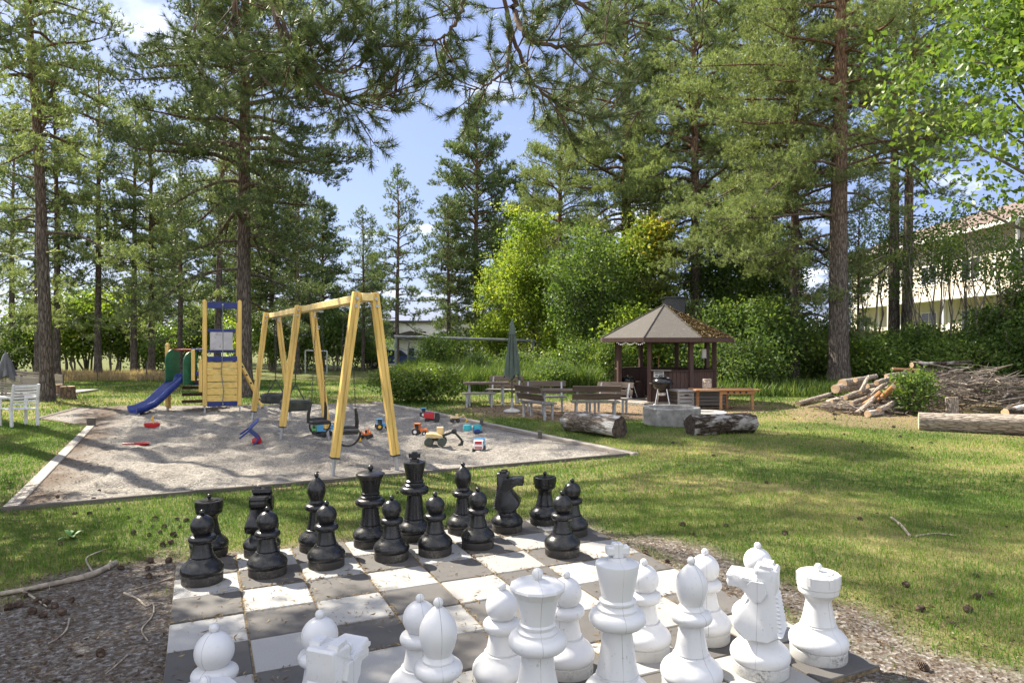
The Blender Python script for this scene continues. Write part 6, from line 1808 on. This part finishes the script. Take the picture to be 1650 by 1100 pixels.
# thicket and hedge shrubs
SH = dict(seed=3, R=(1.6, 1.4, 1.35), zc=1.3, nclump=120, per=42, size=.12, stems=5, tr=.03, zmin=.05, sp=.30, spread=.15, lumps=7, hollow=.45)
SH2 = dict(seed=8, R=(1.3, 1.2, 1.7), zc=1.7, nclump=120, per=40, size=.135, stems=5, tr=.03, zmin=.05, sp=.30, spread=.15, lumps=7, hollow=.45)
shr = [ # px, depth, scale, kind, rot, label
    (1195, 25.5, 1.05, 's1', 0, 'dense shrub right behind the wooden side table', None), (1240, 27.5, 1.25, 's2', 1, 'tall shrub left of the slender pale pine trunk', None), (1310, 28.5, 1.25, 's1', 2, 'shrub between the pale pine and the huge trunk', M_LBRT),
    (1165, 28.5, 1.2, 's2', 3, 'shrub behind the right posts of the pavilion', None), (1275, 31, 1.1, 's2', 4, 'tall shrub on the bank behind the slender pale pine', None), (1395, 27, 1.1, 's1', 5, 'shrub right of the huge pine trunk', M_LBRT),
    (1350, 30.5, 1.0, 's2', .5, 'shrub on the bank behind the huge pine trunk', None), (1420, 30, .85, 's1', 1.5, 'shrub in front of the twin pine trunks', None), (1490, 27, .85, 's2', 2.5, 'shrub behind the left of the brushwood heap', None),
    (1545, 24.5, 1.0, 's1', 3.5, 'sunlit shrub behind the middle of the brushwood heap', M_LBRT), (1600, 25.5, 1.05, 's2', 4.5, 'tall shrub behind the right of the brushwood heap', None), (1650, 23.5, 1.2, 's1', 5.5, 'shrub at the right edge behind the brushwood', None),
    (1530, 29, 1.0, 's1', .9, 'shrub high on the bank below the cream house', M_LBRT), (1590, 30, .85, 's2', 1.9, 'shrub high on the bank at the right, below the balcony', None), (1480, 32, .8, 's2', 2.9, 'shrub on the bank right of the twin pines', M_LBRT), (1440, 29, .8, 's2', .2, 'shrub at the foot of the twin pines', None),
    (1080, 29, 1.2, 's1', 3.9, 'shrub seen through the pavilion between its front posts', M_LYEL), (1020, 28.5, 1.15, 's2', 4.9, 'shrub seen through the open side of the pavilion', M_LYEL), (1120, 27.5, 1.1, 's1', 5.9, 'shrub seen through the right half of the pavilion', None),
    (940, 29, 1.0, 's1', 1.1, 'low shrub left of the pavilion step', M_LBRT), (893, 25.5, .62, 's1', 2.1, 'round dark green shrub behind the picnic benches', None), (985, 26.5, .7, 's2', 3.1, 'small shrub at the left post of the pavilion', M_LBRT),
    (838, 31, .75, 's1', 4.1, 'low shrub behind the parasol', None), (770, 30, .7, 's1', 5.1, 'low shrub behind the small picnic table', None), (700, 32, .75, 's2', .1, 'low shrub in the undergrowth before the goal frame', None),
    (800, 40, 1.2, 's2', 1.3, 'yellowish shrub under the goal frame crossbar', M_LYEL), (730, 41, 1.2, 's1', 2.3, 'green shrub behind the left half of the goal frame', M_LBRT), (905, 36, 1.2, 's2', 3.3, 'shrub below the yellow-green tree', M_LYEL),
    (20, 44, 1.5, 's1', 4.3, 'hedge shrub behind the grey parasol at the left', M_LBRT), (60, 45, 1.7, 's2', 5.3, 'hedge shrub behind the leaning left pine', M_LBRT), (115, 44, 1.6, 's2', .3, 'hedge shrub right of the leaning left pine', M_LYEL), (140, 46, 1.9, 's2', 1.7, 'tall hedge shrub behind the slim grey pine', M_LBRT),
    (185, 45, 1.8, 's2', 2.7, 'bright hedge shrub between the slim grey pine and the reddish pines', M_LYEL), (230, 46, 1.5, 's1', 3.7, 'hedge shrub behind the two reddish pines', None), (275, 45, 1.5, 's1', 4.7, 'hedge shrub behind the left green slide panel', M_LBRT), (320, 47, 1.5, 's2', 5.7, 'hedge shrub behind the play tower', None),
    (-30, 40, 1.4, 's1', .8, 'hedge shrub at the very left edge', None), (440, 46, 1.3, 's2', 1.8, 'hedge shrub behind the far swing frame', M_LBRT), (490, 48, 1.3, 's1', 2.8, 'hedge shrub behind the tyre swings', M_LBRT), (540, 47, 1.4, 's2', 3.8, 'hedge shrub behind the infant swing seats', None), (590, 50, 1.4, 's1', 4.8, 'hedge shrub left of the goal frame', None), (400, 52, 1.6, 's2', 5.8, 'hedge shrub right of the big dark pine', M_LYEL),
    (-110, 40, 1.5, 's2', 2.2, 'hedge shrub just outside the left edge of the photo', M_LBRT), (-180, 38, 1.6, 's1', 3.2, 'hedge shrub further outside the left edge', None), (-260, 36, 1.6, 's2', 4.2, 'hedge shrub well outside the left edge, behind the terrace', M_LBRT), (-350, 34, 1.6, 's1', 5.2, 'hedge shrub farthest outside the left edge', None),
    (1720, 22.5, 1.2, 's2', .6, 'shrub just outside the right edge behind the long pale trunk', None), (1800, 21.5, 1.3, 's1', 1.6, 'shrub further outside the right edge below the cream house', M_LBRT), (1890, 20.5, 1.3, 's2', 2.6, 'shrub farthest outside the right edge below the cream house', None),
]
for (px, d, s, kd, rz, lb, mt) in shr:
    leafy(kd, px, d, lb, s=s, rz=rz, mat=mt, **(SH if kd == 's1' else SH2))
# round garden bush by the sand, ferny low plants, plant on the wood pile
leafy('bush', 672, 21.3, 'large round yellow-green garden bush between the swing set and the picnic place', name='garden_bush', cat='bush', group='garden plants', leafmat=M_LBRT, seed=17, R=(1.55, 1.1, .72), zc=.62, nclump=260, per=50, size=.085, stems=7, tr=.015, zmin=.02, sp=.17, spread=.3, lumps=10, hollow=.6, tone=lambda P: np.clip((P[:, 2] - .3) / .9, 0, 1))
leafy('pile', 1468, 17.6, 'leafy green shrub growing through the middle of the wood pile', name='shrub', cat='shrub', group='garden plants', leafmat=M_LGRN, seed=19, R=(.62, .5, .62), zc=.62, nclump=70, per=30, size=.10, stems=5, tr=.012, zmin=.05, sp=.16, spread=.1, lumps=6, hollow=.3)
def weed(px, py, n, L, label, seed):
    rg = random.Random(seed); m = MB()
    for k in range(n):
        q = 2 * pi * k / n + rg.uniform(-.3, .3); e = rg.uniform(.5, 1.1); l = L * rg.uniform(.7, 1.1)
        pts = []
        for i in range(5):
            t = i / 4; r = l * t * cos(e) ; zc_ = l * (sin(e) * t - .45 * t * t); w = l * .16 * sin(pi * min(1, t * .9 + .1))
            pts.append((r, w, zc_))
        vs = []
        for (r, w, z_) in pts:
            for s in (-1, 0, 1): vs.append((r * cos(q) - s * w * sin(q), r * sin(q) + s * w * cos(q), z_ + (.02 * l if s else 0) + .005))
        m.add(vs, [(3 * i + a, 3 * i + a + 1, 3 * i + a + 4, 3 * i + a + 3) for i in range(4) for a in (0, 1)])
    o = m.build('broad_leaved_weed', M_WEED, smooth=60); o.location = GZ(px, py); tag(o, label, 'weed'); return o
M_WEED = surf('weed_leaf', (.06, .15, .025), (.11, .22, .045), 20, rough=.5)
weed(115, 866, 6, .18, 'small bright green weed in the shaded grass by the sand edging', 1)
weed(1290, 1092, 7, .10, 'small green weed at the foot of the sunlit white knight', 2)

# ------------------------------------------------------------------ grass
def blades(rg, n, xr, yr, L, Wd, name, label, dens_fn=None, zoff=0, mat=None, tilt=.55):
    x = rg.uniform(*xr, n); y = rg.uniform(*yr, n)
    keep = np.abs(x) < .92 * y + 1.0
    x, y = x[keep], y[keep]
    gr, mu, dry, edge, sd_ = zones(x, y)
    db = sdpoly(x, y, BOARD)
    p = (1 - gr) * (1 - .93 * mu) * (1 - edge * (sd_ < 0)) * (db > .03) * (sd_ > .06)
    cov = .45 + .55 * sstep(.25, .5, fbm(x * 1.3, y * 1.3, 31, 3))
    p = p * np.where(dry > .6, cov * .8, 1.0)
    k = rg.random(len(x)) < p
    x, y, dry, mu = x[k], y[k], dry[k], mu[k]
    n = len(x); z = hgt(x, y)
    q = rg.uniform(0, 2 * pi, n); l = L * rg.uniform(.45, 1.25, n) * (1 - .35 * mu) * (.6 + .85 * fbm(x * 2.1, y * 2.1, 41, 3)); e = rg.uniform(.15, tilt + .5, n)
    hx, hy = np.cos(q), np.sin(q)
    w = Wd * rg.uniform(.7, 1.3, n)
    B = np.stack([x, y, z - .004], 1); S = np.stack([-hy, hx, np.zeros(n)], 1) * w[:, None] * .5
    M1 = B + np.stack([hx * np.sin(e) * .35, hy * np.sin(e) * .35, np.cos(e) * .62], 1) * l[:, None]
    T = B + np.stack([hx * np.sin(e) * .95, hy * np.sin(e) * .95, np.cos(e) * .95], 1) * l[:, None]
    V = np.stack([B - S, B + S, M1 + S * .7, M1 - S * .7, T], 1).reshape(-1, 3)
    i = np.arange(n)[:, None] * 5
    F = np.concatenate([i + np.array([[0, 1, 2]]), i + np.array([[0, 2, 3]]), i + np.array([[3, 2, 4]])], 1).reshape(-1, 3)
    tone = np.clip(.05 + .60 * dry + rg.normal(0, .15, n) + .3 * mu, 0, 1)
    o = fast_mesh(name, V, F, mat or M_GRASS, rnd=np.repeat(tone, 5))
    return tag(o, label, 'grass', kind='stuff')
rg = np.random.default_rng(1)
blades(rg, 380000, (-7.5, 8), (2.6, 8.2), .052, .0045, 'lawn_grass', 'short lawn grass near the chess board')
blades(rg, 330000, (-15, 15), (8.2, 16.5), .055, .0085, 'lawn_grass', 'short lawn grass beyond the sand and the fire ring')
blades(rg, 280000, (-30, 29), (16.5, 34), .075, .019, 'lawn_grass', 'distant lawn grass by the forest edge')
def tuftgrass(rg, n, poly, L, Wd, name, label, mat):
    xs = [p[0] for p in poly]; ys = [p[1] for p in poly]
    x = rg.uniform(min(xs), max(xs), n); y = rg.uniform(min(ys), max(ys), n)
    k = sdpoly(x, y, poly) + .8 * (fbm(x * 2, y * 2, 77, 2) - .5) < 0; x, y = x[k], y[k]; n = len(x)
    z = hgt(x, y); q = rg.uniform(0, 2 * pi, n); l = L * rg.uniform(.4, 1.2, n) * (.55 + .9 * fbm(x * 1.1, y * 1.1, 78, 2)); e = rg.uniform(.05, .6, n); w = Wd * rg.uniform(.6, 1.4, n)
    hx, hy = np.cos(q), np.sin(q); B = np.stack([x, y, z - .01], 1); S = np.stack([-hy, hx, np.zeros(n)], 1) * w[:, None] * .5
    M1 = B + np.stack([hx * np.sin(e) * .3, hy * np.sin(e) * .3, np.cos(e) * .6], 1) * l[:, None]; T = B + np.stack([hx * np.sin(e), hy * np.sin(e), np.cos(e) * .95], 1) * l[:, None]
    V = np.stack([B - S, B + S, M1 + S, M1 - S, T], 1).reshape(-1, 3); i = np.arange(n)[:, None] * 5
    F = np.concatenate([i + np.array([[0, 1, 2]]), i + np.array([[0, 2, 3]]), i + np.array([[3, 2, 4]])], 1).reshape(-1, 3)
    return tag(fast_mesh(name, V, F, mat, rnd=np.repeat(np.clip(.5 + rg.normal(0, .22, n), 0, 1), 5)), label, 'grass', kind='stuff')
tuftgrass(rg, 20000, [(X(95, 34), 33), (X(340, 34), 33), (X(340, 39), 39), (X(90, 39), 39)], .42, .016, 'tall_dry_grass', 'strip of tall pinkish dry grass before the left hedge', M_DRYG)
tuftgrass(rg, 70000, [(X(640, 26), 26), (X(960, 25), 25), (X(1000, 29), 29), (X(960, 33), 34), (X(650, 36), 36)], .95, .03, 'undergrowth', 'tall green undergrowth behind the picnic place', M_UNDER)
tuftgrass(rg, 50000, [(X(1120, 24), 23.6), (X(1400, 22.5), 22.5), (X(1680, 21), 21), (X(1760, 32), 32), (X(1130, 33), 33)], .55, .03, 'undergrowth', 'green undergrowth at the foot of the right thicket', M_UNDER)

# ------------------------------------------------------------------ litter
M_CONE = surf('pine_cone_scales', (.035, .022, .016), (.12, .08, .055), 60, rough=.9)
def cone_mesh():
    m = MB(); rows, seg = 8, 10; L = .060; vs = []; fs = []
    for i in range(rows + 1):
        t = i / rows
        for h in (0, 1):
            r = .024 * sin(pi * (.12 + .80 * t)) ** .8 * (1.12 if h else .80)
            for k in range(seg):
                q = 2 * pi * (k + .5 * (i % 2)) / seg; rr = r * (1.12 if k % 2 else .88)
                vs.append((rr * cos(q), rr * sin(q), L * (t - .5) + (.003 if h else 0)))
    R_ = 2 * (rows + 1)
    for i in range(R_ - 1):
        for k in range(seg): fs.append((i * seg + k, i * seg + (k + 1) % seg, (i + 1) * seg + (k + 1) % seg, (i + 1) * seg + k))
    fs.append(tuple(range(seg))); fs.append(tuple((R_ - 1) * seg + k for k in range(seg)))
    return m.add(vs, fs)
cone0 = cone_mesh().build('pine_cone', M_CONE, smooth=10); first_cone = True
CL = 'small dark pine cone lying on the ground'
spots = [(97, 878), (195, 912), (238, 912), (242, 900), (70, 990), (162, 1048), (115, 965), (75, 970), (40, 960), (30, 975), (14, 980), (88, 975), (60, 968), (52, 985), (100, 985), (240, 925), (160, 792), (182, 790), (93, 802), (150, 806), (272, 900), (258, 858),
         (205, 835), (225, 842), (250, 838), (265, 850), (280, 862), (240, 862), (262, 876), (290, 850), (300, 840), (215, 860), (275, 872), (190, 822), (120, 828), (145, 830), (285, 838), (246, 850), (512, 763), (1488, 1070), (1575, 965), (1595, 960), (1535, 1005), (1483, 982), (1265, 862), (1170, 848), (1118, 860), (1385, 838), (1460, 945), (1572, 930), (1235, 780), (1560, 985), (1100, 845),
         (1300, 690), (1330, 684), (1360, 700), (1280, 676), (1410, 695), (1450, 705), (1390, 712), (1250, 690), (1320, 704), (1440, 690), (1500, 715), (1345, 676), (1270, 700), (1470, 722), (1085, 715), (1150, 735), (640, 795), (420, 888), (470, 905), (560, 885), (1010, 875), (1040, 888), (1075, 900), (980, 868)]
rk = random.Random(3)
for (px, py) in spots:
    p = GZ(px, py)
    if float(sdpoly(np.array([p.x]), np.array([p.y]), SAND)[0]) < 0: p = GS(px, py)
    if first_cone: o = cone0; first_cone = False
    else: o = cone0.copy(); COL.objects.link(o)
    s = rk.uniform(.65, 1.1) * (1.2 if py < 760 else 1)
    o.location = p + Vector((0, 0, .018 * s)); o.scale = (s, s, s); o.rotation_euler = (rk.uniform(1.0, 2.0), rk.uniform(-.4, .4), rk.uniform(0, 6.3))
    tag(o, CL, 'pine cone', 'pine cones on the ground')
M_FALLEN = surf('grey_fallen_branch', (.20, .165, .125), (.42, .36, .28), 14, (1, 1, 1), .9, .5, .004, dirt=(.10, .08, .06), dscale=9)
def fallen(pts, r0, r1, name, label, forks=()):
    P = [GZ(*p) + Vector((0, 0, r0 * .8)) for p in pts]
    c = P[0].copy(); m = MB()
    def smooth(Q):
        out = []
        for i in range(len(Q) - 1):
            for k in range(4): out.append(Q[i].lerp(Q[i + 1], k / 4))
        out.append(Q[-1])
        for _ in range(2): out = [out[0]] + [(out[i - 1] + out[i] * 2 + out[i + 1]) / 4 for i in range(1, len(out) - 1)] + [out[-1]]
        return out
    Q = smooth([p - c for p in P]); rr = random.Random(len(pts) * 31 + int(pts[0][0]))
    m.tube(Q, [(r0 + (r1 - r0) * i / len(Q)) * rr.uniform(.86, 1.14) for i in range(len(Q))], 9)
    for f in forks:
        F_ = smooth([GZ(*p) + Vector((0, 0, h)) - c for (p, h) in f[0]]); m.tube(F_, [f[1] * (1 - .6 * i / len(F_)) for i in range(len(F_))], 6)
    o = m.build(name, M_FALLEN, smooth=70); o.location = c
    return tag(o, label, 'branch')
fallen([(187, 905), (150, 925), (100, 938), (50, 950), (-10, 962)], .026, .015, 'fallen_branch', 'long grey fallen branch lying along the edge of the shaded grass',
       [([((150, 921), .02), ((135, 905), .05), ((160, 896), .06), ((172, 890), .05)], .008), ([((35, 953), .02), ((58, 965), .015), ((75, 975), .01)], .010), ([((178, 903), .02), ((176, 915), .02)], .009)])
fallen([(200, 950), (222, 958), (235, 972), (248, 965), (248, 985), (225, 1008), (238, 1025)], .008, .004, 'fallen_twig', 'crooked pale twig on the gravel beside the board')
fallen([(112, 992), (108, 1010), (92, 1025), (78, 1032)], .007, .003, 'fallen_twig', 'short pale curved twig in the middle of the dark gravel')
fallen([(205, 1048), (185, 1066), (170, 1078)], .006, .003, 'fallen_twig', 'thin straight twig low on the dark gravel')
fallen([(285, 923), (255, 932), (210, 945)], .006, .003, 'fallen_twig', 'dark thin twig touching the left corner of the board')
fallen([(345, 957), (300, 955), (262, 953)], .004, .002, 'fallen_twig', 'very thin grey twig lying across the first pale slab')
fallen([(1436, 836), (1452, 848), (1466, 866)], .016, .012, 'fallen_twig', 'thick grey stick lying in the sunny lawn at the right')
fallen([(1475, 866), (1505, 860), (1540, 864)], .010, .006, 'fallen_twig', 'dark curved stick beside the thick grey one in the lawn')
# needle and leaf litter
def litter(n, region, L, Wd, mat, name, label, zf, seed):
    rg = np.random.default_rng(seed); x, y = region(rg, n); z = zf(x, y) + .004 + .006 * rg.random(len(x)); n = len(x)
    q = rg.uniform(0, pi, n); l = L * rg.uniform(.4, 1.3, n); d = np.stack([np.cos(q), np.sin(q), rg.normal(0, .12, n)], 1) * l[:, None] * .5; s = np.stack([-np.sin(q), np.cos(q), rg.normal(0, .5, n)], 1) * (Wd * rg.uniform(.5, 1.4, n))[:, None] * .5
    c = np.stack([x, y, z], 1); bend = np.stack([-np.sin(q), np.cos(q), np.zeros(n)], 1) * (l * rg.normal(0, .12, n))[:, None]
    V = np.stack([c - d, c + s + bend, c + d, c - s + bend], 1).reshape(-1, 3); i = np.arange(n)[:, None] * 4
    return tag(fast_mesh(name, V, i + np.array([[0, 1, 2, 3]]), mat, rnd=np.repeat(rg.random(n), 4)), label, 'litter', kind='stuff')
M_LIT = leafmat('dry_litter', [(0, (.03, .021, .015)), (.4, (.09, .06, .04)), (.75, (.17, .12, .075)), (1, (.30, .25, .17))], .1, .8, .1)
M_LITP = leafmat('pine_needle_litter', [(0, (.05, .034, .02)), (.5, (.15, .10, .05)), (1, (.30, .23, .12))], .1, .8, .1)
def r_board(rg, n):
    i = rg.uniform(0, 8, n); j = rg.uniform(0, 6.5, n); snap = rg.random(n) < .62
    k = rg.random(n) < .5
    i = np.where(snap & k, np.round(i) + rg.normal(0, .035, n), i); j = np.where(snap & ~k, np.round(j) + rg.normal(0, .035, n), j)
    cl_ = fbm(i * .9, j * .9, 50, 2) > .40
    i, j = i[cl_], j[cl_]
    return BX + SQ * (i * cu + j * su), BY + SQ * (i * su - j * cu)
litter(3800, r_board, .055, .006, M_LITP, 'pine_needle_litter', 'brown pine needles and bits in the joints of the chess board', lambda x, y: 0 * x, 61)
def r_poly(poly, w=.5):
    def f(rg, n):
        xs = [p[0] for p in poly]; ys = [p[1] for p in poly]; x = rg.uniform(max(-7, min(xs)), max(xs), n); y = rg.uniform(min(ys), max(ys), n)
        k = (sdpoly(x, y, poly) < .35) & (sdpoly(x, y, BOARD) > .02) & (fbm(x * 2.2, y * 2.2, 51, 3) > rg.uniform(.2, .6, n)); return x[k], y[k]
    return f
litter(15000, r_poly(GRAVEL_L), .04, .010, M_LIT, 'leaf_litter', 'brown bark flakes and needles on the dark gravel left of the board', hgt, 62)
litter(9000, r_poly(GRAVEL_R), .035, .010, M_LIT, 'leaf_litter', 'brown needles on the gravel strip right of the board', hgt, 63)
def r_edge(rg, n):
    x = rg.uniform(-6.5, 2.2, n); y = rg.uniform(5.5, 9.5, n); s = -sdpoly(x, y, BOARD); b = -s
    k = (b > .03) & (b < .9) & (rg.random(n) < np.exp(-b * 3)); return x[k], y[k]
litter(9000, r_edge, .03, .010, M_LIT, 'leaf_litter', 'brown litter along the far edge of the board', hgt, 64)
def r_lawn(rg, n):
    x = rg.uniform(-6, 7, n); y = rg.uniform(3, 12, n); gr, mu, dry, ed, s = zones(x, y); k = (s > .1) & (sdpoly(x, y, BOARD) > .1) & (rg.random(n) < .25 + .75 * dry); return x[k], y[k]
litter(5000, r_lawn, .03, .012, M_LIT, 'leaf_litter', 'small dry leaves scattered in the lawn', lambda x, y: hgt(x, y) + .015, 65)
def r_sand(rg, n):
    x = rg.uniform(-9, 2, n); y = rg.uniform(6.6, 14, n); s = -sdpoly(x, y, SAND); A = np.array(SAND[0]); B = np.array(SAND[7]); e = (B - A) / np.linalg.norm(B - A); dl = np.abs((x - A[0]) * e[1] - (y - A[1]) * e[0])
    k = (s > .03) & (rg.random(n) < np.maximum(.9 * np.exp(-dl * 2.2), .9 * np.exp(-s * 9))); return x[k], y[k]
litter(22000, r_sand, .035, .012, M_LIT, 'leaf_litter', 'brown leaf and bark litter along the sand edging', sand_z, 66)
def r_mulch(rg, n):
    x = rg.uniform(-3, 15, n); y = rg.uniform(12, 22, n); gr, mu, dry, ed, s = zones(x, y); k = (s > .1) & (rg.random(n) < mu); return x[k], y[k]
litter(16000, r_mulch, .05, .02, M_LIT, 'leaf_litter', 'brown litter on the bare ground of the picnic place and wood pile', hgt, 67)
def r_roof(rg, n):
    a, b, c = (oc(k, RE, ZE) for k in (2, 3, 3)); u = rg.random(n); v = rg.random(n); fl = u + v > 1; u = np.where(fl, 1 - u, u); v = np.where(fl, 1 - v, v)
    A = np.array(oc(2, RE, ZE)); B = np.array(oc(3, RE, ZE)); C_ = np.array([0, 0, ZA]); P = A + u[:, None] * (B - A) + v[:, None] * (C_ - A); k = fbm(u * 7, v * 7, 52, 3) > rg.uniform(.15, .6, n)
    global _rz; _rz = P[k][:, 2] + GC.z; return P[k][:, 0] + GC.x, P[k][:, 1] + GC.y
litter(5200, r_roof, .10, .05, M_LITP, 'roof_needle_litter', 'thick brown needle litter lying on the right roof face of the pavilion', lambda x, y: _rz, 68)
